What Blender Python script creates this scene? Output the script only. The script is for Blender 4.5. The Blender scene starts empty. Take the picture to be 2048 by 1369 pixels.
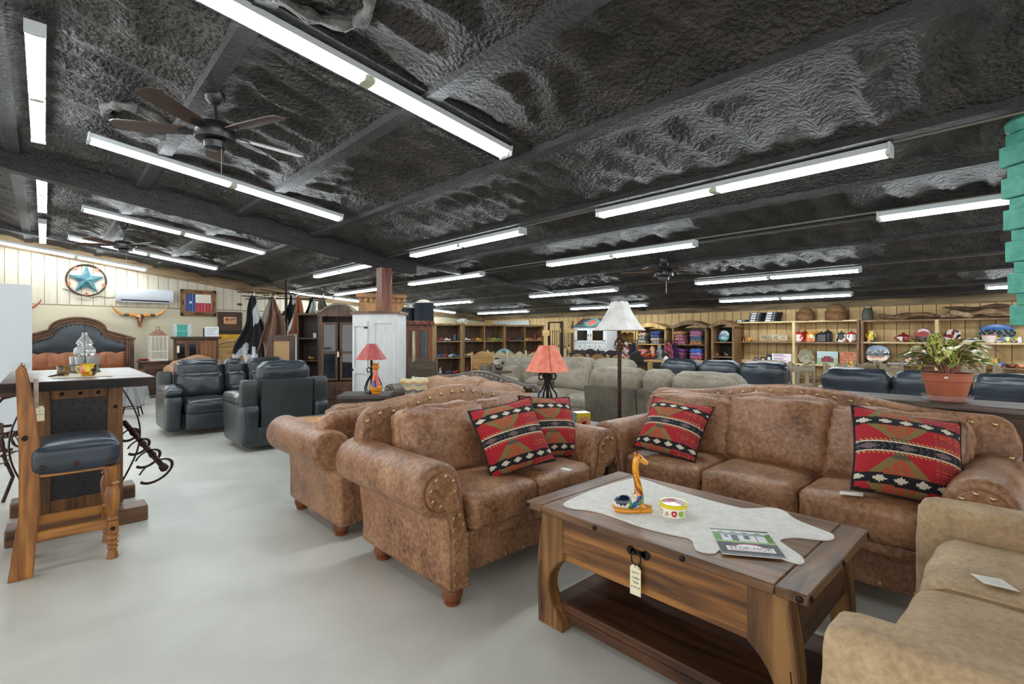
import bpy, bmesh, math, random
import numpy as np
from mathutils import Vector, Matrix, Euler

# ---------------------------------------------------------------- camera, world, exposure
SC = bpy.context.scene
COL = SC.collection
TH = math.radians(46.9)
CT, ST = math.cos(TH), math.sin(TH)
EYE = 1.38
cam_d = bpy.data.cameras.new('camera')
cam = bpy.data.objects.new('camera', cam_d)
COL.objects.link(cam)
cam.location = (0, 0, EYE)
cam.rotation_euler = (math.pi / 2, 0, TH - math.pi / 2)
cam_d.sensor_width = 36
cam_d.lens = 36 * 1000 / 2048
cam_d.shift_y = -12.5 / 2048
cam_d.clip_start = 0.05
SC.camera = cam
w = bpy.data.worlds.new('world'); SC.world = w; w.use_nodes = True
w.node_tree.nodes['Background'].inputs[0].default_value = (1.0, 0.98, 0.95, 1)
w.node_tree.nodes['Background'].inputs[1].default_value = 1.7
SC.view_settings.view_transform = 'Standard'
SC.view_settings.look = 'None'
SC.view_settings.gamma = 1
SC.view_settings.exposure = 0.2
TUBE_POWER = 41.0

# ---------------------------------------------------------------- helpers
R = math.radians
rng = random.Random(7)

def hexc(h):
    h = h.lstrip('#')
    v = [int(h[i:i + 2], 16) / 255 for i in (0, 2, 4)]
    return tuple(((x / 12.92) if x <= 0.04045 else ((x + 0.055) / 1.055) ** 2.4) for x in v)

def site(px, d):
    """a point on the ground plan: column px of the 2048 px frame, depth d metres"""
    u = (px - 1024) / 1000
    return (d * (CT + ST * u), d * (ST - CT * u))

FC = TH - math.pi / 2      # turned to face the camera's viewing direction
AX = -math.pi / 2          # front faces -X

def tag(o, label=None, cat=None, group=None, kind=None):
    if label: o['label'] = label
    if cat: o['category'] = cat
    if group: o['group'] = group
    if kind: o['kind'] = kind
    return o

def thing(name, label, cat, loc=(0, 0, 0), rz=0, group=None):
    o = bpy.data.objects.new(name, None)
    o.empty_display_size = 0.1
    COL.objects.link(o)
    if len(loc) == 2: loc = (loc[0], loc[1], 0)
    o.location = loc; o.rotation_euler = (0, 0, rz)
    return tag(o, label, cat, group)

def copy_tree(o, parent=None):
    c = o.copy(); COL.objects.link(c); c.parent = parent
    for ch in list(o.children): copy_tree(ch, c)
    return c

class MB:
    """collects shapes in one bmesh, then links them as ONE mesh object"""
    def __init__(s): s.bm = bmesh.new(); s.bevs = []
    def _xf(s, vs, loc=(0, 0, 0), rot=(0, 0, 0)):
        M = Matrix.Translation(loc) @ Euler(rot).to_matrix().to_4x4()
        bmesh.ops.transform(s.bm, matrix=M, verts=vs)
    def box(s, cx, cy, cz, sx, sy, sz, rot=(0, 0, 0), bev=0.0, seg=1):
        r = bmesh.ops.create_cube(s.bm, size=1)
        vs = r['verts']
        bmesh.ops.scale(s.bm, vec=(sx, sy, sz), verts=vs)
        if bev > 0:
            n0 = len(s.bm.verts) - 8
            es = list({e for v in vs for e in v.link_edges})
            bmesh.ops.bevel(s.bm, geom=es, offset=min(bev, min(sx, sy, sz) * .45), segments=seg, affect='EDGES', profile=.6)
            s.bm.verts.ensure_lookup_table()
            vs = s.bm.verts[n0:]
        s._xf(vs, (cx, cy, cz), rot)
        return s
    def bb(s, x0, x1, y0, y1, z0, z1, bev=0.0, seg=1):
        return s.box((x0 + x1) / 2, (y0 + y1) / 2, (z0 + z1) / 2, abs(x1 - x0), abs(y1 - y0), abs(z1 - z0), bev=bev, seg=seg)
    def cyl(s, p, q, r0, r1=None, n=12, cap=True):
        p, q = Vector(p), Vector(q); d = q - p
        if r1 is None: r1 = r0
        r = bmesh.ops.create_cone(s.bm, cap_ends=cap, segments=n, radius1=r0, radius2=r1, depth=d.length)
        M = Matrix.Translation((p + q) / 2) @ d.to_track_quat('Z', 'Y').to_matrix().to_4x4()
        bmesh.ops.transform(s.bm, matrix=M, verts=r['verts'])
        return s
    def ball(s, c, r, sub=2, sc=(1, 1, 1), rot=(0, 0, 0)):
        q = bmesh.ops.create_icosphere(s.bm, subdivisions=sub, radius=r)
        bmesh.ops.scale(s.bm, vec=sc, verts=q['verts'])
        s._xf(q['verts'], c, rot)
        return s
    def dome(s, c, r, h=None, axis='z', n=8):
        """a little half ball, e.g. a nail head; axis is the direction it points"""
        q = bmesh.ops.create_icosphere(s.bm, subdivisions=1, radius=r)
        sc = {'z': (1, 1, .6), 'y': (1, .6, 1), 'x': (.6, 1, 1)}[axis]
        bmesh.ops.scale(s.bm, vec=sc, verts=q['verts'])
        s._xf(q['verts'], c)
        return s
    def lathe(s, prof, n=20, c=(0, 0, 0), rot=(0, 0, 0), a0=0, ngon=None):
        rings = []
        allv = []
        for (r, z) in prof:
            if r < 1e-5:
                v = s.bm.verts.new((0, 0, z)); rings.append([v]); allv.append(v)
            else:
                ring = [s.bm.verts.new((r * math.cos(a0 + 2 * math.pi * i / n), r * math.sin(a0 + 2 * math.pi * i / n), z)) for i in range(n)]
                rings.append(ring); allv += ring
        for a, b in zip(rings[:-1], rings[1:]):
            for i in range(n):
                j = (i + 1) % n
                if len(a) == 1 and len(b) == 1: continue
                if len(a) == 1: s.bm.faces.new((a[0], b[j], b[i]))
                elif len(b) == 1: s.bm.faces.new((a[i], a[j], b[0]))
                else: s.bm.faces.new((a[i], a[j], b[j], b[i]))
        for ring, rev in ((rings[0], True), (rings[-1], False)):
            if len(ring) > 2: s.bm.faces.new(ring[::-1] if rev else ring)
        s._xf(allv, c, rot)
        return s
    def tube(s, pts, r, n=8, closed=False, rs=None, flat=None):
        """a bar bent along pts; flat=(wx, wy) scales the section"""
        pts = [Vector(p) for p in pts]; N = len(pts)
        rings = []
        up = Vector((0, 0, 1)); prev = None
        for i, p in enumerate(pts):
            if closed: t = pts[(i + 1) % N] - pts[i - 1]
            else: t = pts[min(i + 1, N - 1)] - pts[max(i - 1, 0)]
            t.normalize()
            if prev is None:
                a = up if abs(t.dot(up)) < .9 else Vector((1, 0, 0))
                x = t.cross(a).normalized()
            else:
                x = (prev - t * prev.dot(t))
                x = x.normalized() if x.length > 1e-6 else t.cross(up).normalized()
            prev = x; y = t.cross(x)
            rr = rs[i] if rs else r
            fx, fy = flat if flat else (1, 1)
            rings.append([s.bm.verts.new(p + x * (rr * fx * math.cos(2 * math.pi * k / n)) + y * (rr * fy * math.sin(2 * math.pi * k / n))) for k in range(n)])
        for i in range(N if closed else N - 1):
            a, b = rings[i], rings[(i + 1) % N]
            for k in range(n):
                s.bm.faces.new((a[k], a[(k + 1) % n], b[(k + 1) % n], b[k]))
        if not closed:
            s.bm.faces.new(rings[0][::-1]); s.bm.faces.new(rings[-1])
        return s
    def prism(s, outline, t, axis='y', off=0, bev=0):
        """outline: list of 2D points; extruded by t along axis starting at off.
        axis y: points are (x, z); axis z: (x, y); axis x: (y, z)"""
        def P(a, b, c):
            return {'y': (a, c, b), 'z': (a, b, c), 'x': (c, a, b)}[axis]
        v0 = [s.bm.verts.new(P(a, b, off)) for a, b in outline]
        v1 = [s.bm.verts.new(P(a, b, off + t)) for a, b in outline]
        fs = [s.bm.faces.new(v0), s.bm.faces.new(v1[::-1])]
        n = len(v0)
        for i in range(n):
            fs.append(s.bm.faces.new((v0[i], v1[i], v1[(i + 1) % n], v0[(i + 1) % n])))
        bmesh.ops.recalc_face_normals(s.bm, faces=fs)
        if bev:
            es = list(set(fs[0].edges) | set(fs[1].edges))
            bmesh.ops.bevel(s.bm, geom=es, offset=bev, segments=2, affect='EDGES')
        return s
    def soft(s, cx, cy, cz, sx, sy, sz, r=.05, puff=.0, puffs=None, rot=(0, 0, 0), n=10, wr=0.0, seed=0, taper=None):
        """upholstered box: rounded edges, faces that swell, light wrinkles"""
        n0 = len(s.bm.verts)
        q = bmesh.ops.create_cube(s.bm, size=2)
        es = list({e for v in q['verts'] for e in v.link_edges})
        r2 = bmesh.ops.subdivide_edges(s.bm, edges=es, cuts=n, use_grid_fill=True)
        s.bm.verts.ensure_lookup_table()
        vs = s.bm.verts[n0:]
        hx, hy, hz = sx / 2, sy / 2, sz / 2
        r = min(r, hx * .98, hy * .98, hz * .98)
        px, py, pz = puffs if puffs else (puff, puff, puff)
        rd = random.Random(seed)
        ph = [rd.uniform(0, 6.28) for _ in range(6)]
        for v in vs:
            a, b, c = v.co
            # denser spacing near the edges
            def w_(t): return math.sin(t * math.pi / 2) * .35 + t * .65
            a2, b2, c2 = w_(a), w_(b), w_(c)
            p = Vector((a2 * hx, b2 * hy, c2 * hz))
            i = Vector((max(-hx + r, min(hx - r, p.x)), max(-hy + r, min(hy - r, p.y)), max(-hz + r, min(hz - r, p.z))))
            d = p - i
            if d.length > 1e-9: p = i + d.normalized() * r
            fa, fb, fc = (1 - a * a), (1 - b * b), (1 - c * c)
            p.x += px * a * fb * fc; p.y += py * b * fa * fc; p.z += pz * c * fa * fb
            if wr:
                k = wr * (math.sin(a * 9 + ph[0] + 2 * c) * math.sin(c * 5 + ph[1]) + .6 * math.sin(b * 11 + ph[2] + 3 * a) + .5 * math.sin(c * 17 + ph[3] + 2 * b + a * 6))
                p += d.normalized() * k if d.length > 1e-9 else Vector((0, 0, 0))
            if taper: p.x *= 1 + taper[0] * c; p.y *= 1 + taper[1] * c
            v.co = p
        s._xf(vs, (cx, cy, cz), rot)
        return s
    def grid(s, P):
        """P[i][j] points -> quads"""
        V = [[s.bm.verts.new(p) for p in row] for row in P]
        for i in range(len(V) - 1):
            for j in range(len(V[0]) - 1):
                s.bm.faces.new((V[i][j], V[i + 1][j], V[i + 1][j + 1], V[i][j + 1]))
        return V
    def build(s, name, mat=None, parent=None, loc=(0, 0, 0), rot=(0, 0, 0), smooth=True, ang=40):
        bmesh.ops.remove_doubles(s.bm, verts=s.bm.verts, dist=1e-6)
        bmesh.ops.recalc_face_normals(s.bm, faces=s.bm.faces)
        me = bpy.data.meshes.new(name)
        s.bm.to_mesh(me); s.bm.free()
        o = bpy.data.objects.new(name, me)
        COL.objects.link(o)
        if mat: me.materials.append(mat)
        o.parent = parent; o.location = loc; o.rotation_euler = rot
        if smooth:
            me.shade_smooth()
            me.set_sharp_from_angle(angle=R(ang))
        return o

_nailm = {}
class Nails:
    """round headed nails, each one an object of its own sharing one small mesh"""
    def __init__(s): s.p = []
    def dome(s, c, r, axis='z'): s.p.append((c, r, axis)); return s
    def build(s, name, mat, parent):
        for c, r, ax in s.p:
            key = (r, ax, mat.name)
            if key not in _nailm:
                o0 = MB().dome((0, 0, 0), r, axis=ax).build(name, mat); _nailm[key] = o0.data; bpy.data.objects.remove(o0)
            o = bpy.data.objects.new(name, _nailm[key]); COL.objects.link(o); o.parent = parent; o.location = c

def paint(o, fn, corner=True):
    """fn(x, y, z, nx, ny, nz) -> linear rgb; one flat colour per face"""
    me = o.data
    at = me.color_attributes.new('Col', 'FLOAT_COLOR', 'CORNER')
    buf = np.ones((len(me.loops), 4), dtype=np.float32)
    for f in me.polygons:
        c, n = f.center, f.normal
        col = fn(c.x, c.y, c.z, n.x, n.y, n.z)
        buf[f.loop_start:f.loop_start + f.loop_total, :3] = col
    at.data.foreach_set('color', buf.ravel())
    return o

def struct(o): o['kind'] = 'structure'; return o

def text_part(txt, size, mat, parent, loc, rot, name='lettering', ext=.0006, align='CENTER', shear=0, sx=1):
    cu = bpy.data.curves.new(name, 'FONT'); cu.body = txt; cu.size = size; cu.extrude = ext
    cu.align_x = align; cu.align_y = 'CENTER'; cu.shear = shear
    to = bpy.data.objects.new(name, cu); COL.objects.link(to)
    dg = bpy.context.evaluated_depsgraph_get()
    me = bpy.data.meshes.new_from_object(to.evaluated_get(dg))
    bpy.data.objects.remove(to)
    o = bpy.data.objects.new(name, me); COL.objects.link(o)
    me.materials.clear(); me.materials.append(mat)
    o.parent = parent; o.location = loc; o.rotation_euler = rot; o.scale = (sx, 1, 1)
    return o

# ---------------------------------------------------------------- materials
def _new(name):
    m = bpy.data.materials.new(name); m.use_nodes = True
    nt = m.node_tree
    return m, nt, nt.nodes['Principled BSDF']

def nmat(name, cols, scale=5, stretch=(1, 1, 1), rough=.6, bump=0.0, bscale=40, detail=5, dist=0.0, metal=0, spec=.5, bstretch=(1, 1, 1), bdist=.01, sharp=None, coat=0, world=False):
    """noise driven colour ramp + noise bump"""
    m, nt, b = _new(name)
    N, L = nt.nodes, nt.links
    tc = N.new('ShaderNodeTexCoord')
    src = N.new('ShaderNodeNewGeometry').outputs['Position'] if world else tc.outputs['Object']
    b.inputs['Roughness'].default_value = rough
    b.inputs['Metallic'].default_value = metal
    b.inputs['Specular IOR Level'].default_value = spec
    if coat: b.inputs['Coat Weight'].default_value = coat; b.inputs['Coat Roughness'].default_value = .12
    if isinstance(cols[0], (float, int)): cols = [cols]
    if len(cols) == 1:
        b.inputs['Base Color'].default_value = (*cols[0], 1)
    else:
        mp = N.new('ShaderNodeMapping'); mp.inputs['Scale'].default_value = stretch
        L.new(src, mp.inputs[0])
        no = N.new('ShaderNodeTexNoise'); no.inputs['Scale'].default_value = scale
        no.inputs['Detail'].default_value = detail; no.inputs['Distortion'].default_value = dist
        L.new(mp.outputs[0], no.inputs['Vector'])
        cr = N.new('ShaderNodeValToRGB'); el = cr.color_ramp.elements
        lo, hi = sharp if sharp else (.3, .7)
        el[0].position = lo; el[1].position = hi
        el[0].color = (*cols[0], 1); el[1].color = (*cols[-1], 1)
        for i, c in enumerate(cols[1:-1]):
            e = el.new(lo + (hi - lo) * (i + 1) / (len(cols) - 1)); e.color = (*c, 1)
        L.new(no.outputs['Fac'], cr.inputs[0]); L.new(cr.outputs[0], b.inputs['Base Color'])
    if bump:
        mp2 = N.new('ShaderNodeMapping'); mp2.inputs['Scale'].default_value = bstretch
        L.new(src, mp2.inputs[0])
        n2 = N.new('ShaderNodeTexNoise'); n2.inputs['Scale'].default_value = bscale; n2.inputs['Detail'].default_value = 4
        L.new(mp2.outputs[0], n2.inputs['Vector'])
        bp = N.new('ShaderNodeBump'); bp.inputs['Strength'].default_value = bump; bp.inputs['Distance'].default_value = bdist
        L.new(n2.outputs['Fac'], bp.inputs['Height']); L.new(bp.outputs[0], b.inputs['Normal'])
    return m

_wc = {}
def wood(dark, light, axis='z', scale=1.0, rough=.5, mid=None, knots=True):
    """boards with long grain running along axis"""
    key = (dark, light, axis, scale, rough, mid)
    if key in _wc: return _wc[key]
    m, nt, b = _new('wood_' + axis)
    N, L = nt.nodes, nt.links
    tc = N.new('ShaderNodeTexCoord'); mp = N.new('ShaderNodeMapping')
    st = {'x': (.07, 1, 1), 'y': (1, .07, 1), 'z': (1, 1, .07)}[axis]
    mp.inputs['Scale'].default_value = st
    L.new(tc.outputs['Object'], mp.inputs[0])
    no = N.new('ShaderNodeTexNoise'); no.inputs['Scale'].default_value = 38 * scale; no.inputs['Detail'].default_value = 6
    no.inputs['Distortion'].default_value = .6
    L.new(mp.outputs[0], no.inputs['Vector'])
    n2 = N.new('ShaderNodeTexNoise'); n2.inputs['Scale'].default_value = 7 * scale; n2.inputs['Detail'].default_value = 3
    n2.inputs['Distortion'].default_value = 1.5
    mp3 = N.new('ShaderNodeMapping'); mp3.inputs['Scale'].default_value = tuple(.25 if a == .07 else 1 for a in st)
    L.new(tc.outputs['Object'], mp3.inputs[0]); L.new(mp3.outputs[0], n2.inputs['Vector'])
    mx = N.new('ShaderNodeMath'); mx.operation = 'ADD'
    h = N.new('ShaderNodeMath'); h.operation = 'MULTIPLY'; h.inputs[1].default_value = .55
    h2 = N.new('ShaderNodeMath'); h2.operation = 'MULTIPLY'; h2.inputs[1].default_value = .45
    L.new(no.outputs['Fac'], h.inputs[0]); L.new(n2.outputs['Fac'], h2.inputs[0])
    L.new(h.outputs[0], mx.inputs[0]); L.new(h2.outputs[0], mx.inputs[1])
    cr = N.new('ShaderNodeValToRGB'); el = cr.color_ramp.elements
    d, l = hexc(dark), hexc(light)
    el[0].position = .38; el[1].position = .62
    el[0].color = (*d, 1); el[1].color = (*l, 1)
    if mid: e = el.new(.5); e.color = (*hexc(mid), 1)
    L.new(mx.outputs[0], cr.inputs[0]); L.new(cr.outputs[0], b.inputs['Base Color'])
    b.inputs['Roughness'].default_value = rough
    bp = N.new('ShaderNodeBump'); bp.inputs['Strength'].default_value = .25; bp.inputs['Distance'].default_value = .003
    L.new(no.outputs['Fac'], bp.inputs['Height']); L.new(bp.outputs[0], b.inputs['Normal'])
    _wc[key] = m
    return m

def painted_mat(name, rough=.5, coat=0, bump=0):
    m, nt, b = _new(name)
    a = nt.nodes.new('ShaderNodeAttribute'); a.attribute_name = 'Col'
    nt.links.new(a.outputs['Color'], b.inputs['Base Color'])
    b.inputs['Roughness'].default_value = rough
    if coat: b.inputs['Coat Weight'].default_value = coat; b.inputs['Coat Roughness'].default_value = .1
    if bump:
        n2 = nt.nodes.new('ShaderNodeTexNoise'); n2.inputs['Scale'].default_value = 300
        bp = nt.nodes.new('ShaderNodeBump'); bp.inputs['Strength'].default_value = bump; bp.inputs['Distance'].default_value = .004
        nt.links.new(n2.outputs['Fac'], bp.inputs['Height']); nt.links.new(bp.outputs[0], b.inputs['Normal'])
    return m

_pc = {}
def plain(h, rough=.5, metal=0, coat=0, emit=0, alpha=1, trans=0):
    key = (h, rough, metal, coat, emit, alpha, trans)
    if key in _pc: return _pc[key]
    m, nt, b = _new('paint_' + h.strip('#'))
    c = hexc(h)
    b.inputs['Base Color'].default_value = (*c, 1)
    b.inputs['Roughness'].default_value = rough; b.inputs['Metallic'].default_value = metal
    b.inputs['Coat Weight'].default_value = coat
    if emit:
        b.inputs['Emission Color'].default_value = (*c, 1); b.inputs['Emission Strength'].default_value = emit
    if trans: b.inputs['Transmission Weight'].default_value = trans
    if alpha < 1: b.inputs['Alpha'].default_value = alpha
    _pc[key] = m
    return m

M = {}
def suede(name, dark, mid, light, fine=55, rough=.5, big=.35, bump=.3):
    """rubbed suede: fine mottling over slow changes of tone"""
    m, nt, b = _new(name); N, L = nt.nodes, nt.links
    tc = N.new('ShaderNodeTexCoord')
    a = N.new('ShaderNodeTexNoise'); a.inputs['Scale'].default_value = fine; a.inputs['Detail'].default_value = 8; a.inputs['Roughness'].default_value = .7
    c = N.new('ShaderNodeTexNoise'); c.inputs['Scale'].default_value = fine * .13; c.inputs['Detail'].default_value = 3
    for q in (a, c): L.new(tc.outputs['Object'], q.inputs['Vector'])
    mx = N.new('ShaderNodeMix'); mx.data_type = 'FLOAT'; mx.inputs[0].default_value = big
    L.new(a.outputs['Fac'], mx.inputs[2]); L.new(c.outputs['Fac'], mx.inputs[3])
    cr = N.new('ShaderNodeValToRGB'); el = cr.color_ramp.elements
    el[0].position = .36; el[0].color = (*hexc(dark), 1); el[1].position = .62; el[1].color = (*hexc(light), 1)
    e = el.new(.49); e.color = (*hexc(mid), 1)
    L.new(mx.outputs[0], cr.inputs[0]); L.new(cr.outputs[0], b.inputs['Base Color'])
    b.inputs['Roughness'].default_value = rough
    bp = N.new('ShaderNodeBump'); bp.inputs['Strength'].default_value = bump; bp.inputs['Distance'].default_value = .004
    L.new(mx.outputs[0], bp.inputs['Height']); L.new(bp.outputs[0], b.inputs['Normal'])
    return m
M['brown'] = suede('suede_brown', '#573923', '#896144', '#a98160', 40, .46)
M['brown_dark'] = nmat('suede_brown_dark', [hexc('#4a2e1c'), hexc('#6f4830'), hexc('#8b6045')], 9, rough=.45, bump=.25, bscale=60, detail=9, bdist=.004)
M['tan'] = suede('suede_tan', '#9b8363', '#b39977', '#c3aa87', 45, .85, .4, .15)
M['tan_brown'] = suede('pillow_tan_brown', '#7f5e47', '#9c775b', '#ad8a6d', 38, .6)
M['taupe'] = suede('suede_taupe', '#6b6353', '#867d6c', '#989080', 40, .6)
M['taupe_dark'] = nmat('taupe_back', [hexc('#4b463b'), hexc('#5d574a'), hexc('#6b6556')], 8, rough=.6, bump=.1, bscale=120, detail=9)
M['bleather'] = nmat('leather_blue_black', [hexc('#24292e'), hexc('#31373d')], 5, rough=.27, bump=.12, bscale=160, detail=6)
M['bleather_back'] = nmat('vinyl_back', [hexc('#2b3031'), hexc('#363c3d')], 5, rough=.4, bump=.12, bscale=160, detail=6)
M['kleather'] = nmat('leather_black', [hexc('#262b31'), hexc('#363e46')], 5, rough=.28, bump=.12, bscale=160, detail=6)
M['iron'] = nmat('wrought_iron', [hexc('#17120f'), hexc('#2b211b')], 30, rough=.45, metal=.6, bump=.2, bscale=80)
M['rust_iron'] = nmat('rusty_iron', [hexc('#241611'), hexc('#4a2f22')], 20, rough=.5, metal=.5, bump=.2, bscale=80)
M['brass'] = plain('#b9a47a', .3, .85)
M['black'] = plain('#121212', .5)
M['white'] = plain('#e9e9e6', .45)
M['paper'] = plain('#ece9e0', .7)
M['cloth_pat'] = painted_mat('woven_pattern', .9, bump=.35)
M['glaze'] = painted_mat('glazed_ceramic', .18, coat=.6)
M['paintwork'] = painted_mat('painted_surface', .6)
M['hidehair'] = painted_mat('cowhide_hair', .75, bump=.3)
W_TABLE = ('#3c2415', '#7a5230')
# ---------------------------------------------------------------- the building
YL, XB = 14.6, 12.2          # left wall plane (runs along X), back wall plane (runs along Y)
X0, Y0 = -2.8, -3.2
def zc(x):                   # height of the sloping ceiling
    return 3.36 - .145 * x if x < 4.1 else 2.7655 - .075 * (x - 4.1)

fm = nmat('concrete_floor', [hexc('#b4b3aa'), hexc('#c2c2b9'), hexc('#cdcdc5')], 1.3, rough=.38, bump=.05, bscale=60, detail=9, dist=.6, bdist=.004)
struct(MB().bb(X0, XB + .1, Y0, YL + .1, -.1, 0).build('floor', fm, smooth=False))

def wall_mat(name, base, groove, axis, step, zsplit=None, low=None, rough=.7):
    m, nt, b = _new(name); N, L = nt.nodes, nt.links
    g = N.new('ShaderNodeNewGeometry'); sp = N.new('ShaderNodeSeparateXYZ'); L.new(g.outputs['Position'], sp.inputs[0])
    def mth(op, a, v=None, c=None):
        n = N.new('ShaderNodeMath'); n.operation = op
        for i, q in enumerate((a, v, c)):
            if q is None: continue
            if isinstance(q, (int, float)): n.inputs[i].default_value = q
            else: L.new(q, n.inputs[i])
        return n.outputs[0]
    t = mth('MODULO', mth('ADD', sp.outputs[axis], 50.0), step)
    line = mth('LESS_THAN', t, .012)
    no = N.new('ShaderNodeTexNoise'); no.inputs['Scale'].default_value = 9; no.inputs['Detail'].default_value = 8
    mp = N.new('ShaderNodeMapping'); mp.inputs['Scale'].default_value = (1, 1, .15); L.new(g.outputs['Position'], mp.inputs[0]); L.new(mp.outputs[0], no.inputs['Vector'])
    cr = N.new('ShaderNodeValToRGB'); cr.color_ramp.elements[0].position = .3; cr.color_ramp.elements[1].position = .7
    cr.color_ramp.elements[0].color = (*hexc(base[0]), 1); cr.color_ramp.elements[1].color = (*hexc(base[1]), 1)
    L.new(no.outputs['Fac'], cr.inputs[0]); col = cr.outputs[0]
    if zsplit:
        lowm = mth('LESS_THAN', sp.outputs['Z'], zsplit)
        line = mth('MULTIPLY', line, mth('SUBTRACT', 1.0, lowm))
        edge = mth('LESS_THAN', mth('ABSOLUTE', mth('SUBTRACT', sp.outputs['Z'], zsplit)), .012)
        line = mth('MAXIMUM', line, edge)
        mx = N.new('ShaderNodeMix'); mx.data_type = 'RGBA'; L.new(lowm, mx.inputs[0]); L.new(col, mx.inputs[6])
        mx.inputs[7].default_value = (*hexc(low), 1); col = mx.outputs[2]
    m2 = N.new('ShaderNodeMix'); m2.data_type = 'RGBA'; L.new(line, m2.inputs[0]); L.new(col, m2.inputs[6])
    m2.inputs[7].default_value = (*hexc(groove), 1)
    L.new(m2.outputs[2], b.inputs['Base Color'])
    b.inputs['Roughness'].default_value = rough
    bp = N.new('ShaderNodeBump'); bp.invert = True; bp.inputs['Strength'].default_value = .6; bp.inputs['Distance'].default_value = .006
    L.new(line, bp.inputs['Height']); L.new(bp.outputs[0], b.inputs['Normal'])
    return m
wl = wall_mat('cream_boards', ('#b9b19d', '#c8c1b0'), '#7d745d', 'X', .2, 2.05, '#c0b79d')
wb = wall_mat('tan_boards', ('#b0905f', '#c7ab78'), '#4d3c24', 'Y', .2)
xs = [X0 + i * .3 for i in range(int((XB - X0) / .3) + 1)] + [XB]
ob = [(x, zc(x) + .05) for x in xs]
struct(MB().prism([(X0, 0)] + ob + [(XB, 0)], .12, 'y', YL).build('wall_left', wl, smooth=False))
struct(MB().bb(XB, XB + .12, Y0, YL + .12, 0, zc(XB) + .05).build('wall_back', wb, smooth=False))
# board trims under the ceiling
tw = nmat('weathered_trim', [hexc('#5b4a38'), hexc('#8a7456'), hexc('#a08a69')], 5, stretch=(.3, 3, 3), rough=.8, detail=9, bump=.2, bscale=50)
twb = nmat('weathered_trim_back', [hexc('#4b3e30'), hexc('#77664e'), hexc('#94805f')], 5, stretch=(3, .3, 3), rough=.8, detail=9, bump=.2, bscale=50)
n = 1
for a, b_ in ((X0, .55), (.55, 2.0), (2.0, 3.55), (3.55, 6.2), (6.2, 9.3), (9.3, XB)):
    pts = [(a, zc(a) - .25), (b_, zc(b_) - .25), (b_, zc(b_)), (a, zc(a))]
    if a < 4.1 < b_: pts = [(a, zc(a) - .25), (4.1, zc(4.1) - .25), (b_, zc(b_) - .25), (b_, zc(b_)), (4.1, zc(4.1)), (a, zc(a))]
    struct(MB().prism(pts, .03 + .006 * (n % 2), 'y', YL - .03 - .006 * (n % 2)).build('trim_%d' % n, tw, smooth=False)); n += 1
for a, b_ in ((Y0, 1.6), (1.6, 3.6), (3.6, 7.4), (7.4, 10.6), (10.6, YL - .05)):
    z = zc(XB)
    struct(MB().bb(XB - .035 - .005 * (n % 2), XB, a, b_, z - .19, z + .04).build('trim_%d' % n, twb, smooth=False)); n += 1

# sprayed foam ceiling
def vnoise(x, y, seed):
    rs = np.random.RandomState(seed); T = rs.rand(256, 256)
    xi = np.floor(x).astype(int); yi = np.floor(y).astype(int); fx = x - xi; fy = y - yi
    fx = fx * fx * (3 - 2 * fx); fy = fy * fy * (3 - 2 * fy)
    a = T[xi % 256, yi % 256]; b = T[(xi + 1) % 256, yi % 256]; c = T[xi % 256, (yi + 1) % 256]; d = T[(xi + 1) % 256, (yi + 1) % 256]
    return (a * (1 - fx) + b * fx) * (1 - fy) + (c * (1 - fx) + d * fx) * fy
gx = np.arange(X0, XB + .05, .045); gy = np.arange(Y0, YL + .05, .05)
GX, GY = np.meshgrid(gx, gy, indexing='ij')
base = np.where(GX < 4.1, 3.36 - .145 * GX, 2.7655 - .075 * (GX - 4.1))
PUR = [-1.1, -.24, .87, 1.95, 2.95, 4.1, 5.0, 6.0, 7.1, 8.3, 9.5, 10.7, 11.8]
dist = np.min(np.abs(GX[..., None] - np.array(PUR)), axis=-1)
bay = np.clip(dist / .35, 0, 1); bay = bay * bay * (3 - 2 * bay)
ribs = np.abs(np.sin((GY * 5.2 + 2.2 * vnoise(GX * .9, GY * .8, 3) + 1.5 * vnoise(GX * 2.2, GY * 1.3, 5)) * 1.9)) ** .6
lum = vnoise(GX * 5, GY * 7, 11) * .5 + vnoise(GX * 11, GY * 15, 12) * .3 + vnoise(GX * 22, GY * 26, 13) * .22
z = base - .035 + .085 * bay - .055 * bay * (1 - ribs) - .06 * lum * (.35 + .65 * bay)
co = np.stack([GX, GY, z], -1).reshape(-1, 3)
nx_, ny_ = GX.shape
idx = np.arange(nx_ * ny_).reshape(nx_, ny_)
fc = np.stack([idx[:-1, :-1], idx[:-1, 1:], idx[1:, 1:], idx[1:, :-1]], -1).reshape(-1, 4)
me = bpy.data.meshes.new('ceiling')
me.vertices.add(len(co)); me.vertices.foreach_set('co', co.ravel().astype(np.float32))
me.loops.add(fc.size); me.loops.foreach_set('vertex_index', fc.ravel().astype(np.int32))
me.polygons.add(len(fc)); me.polygons.foreach_set('loop_start', np.arange(0, fc.size, 4, dtype=np.int32))
me.update(); me.validate(); me.shade_smooth()
ceil = bpy.data.objects.new('ceiling', me); COL.objects.link(ceil); struct(ceil)
foam = nmat('sprayed_foam', [hexc('#1c1c1c'), hexc('#2e2d2b'), hexc('#474441')], 3.5, rough=.55, bump=1.0, bscale=30, detail=9, bdist=.09, spec=.5)
me.materials.append(foam)
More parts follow.
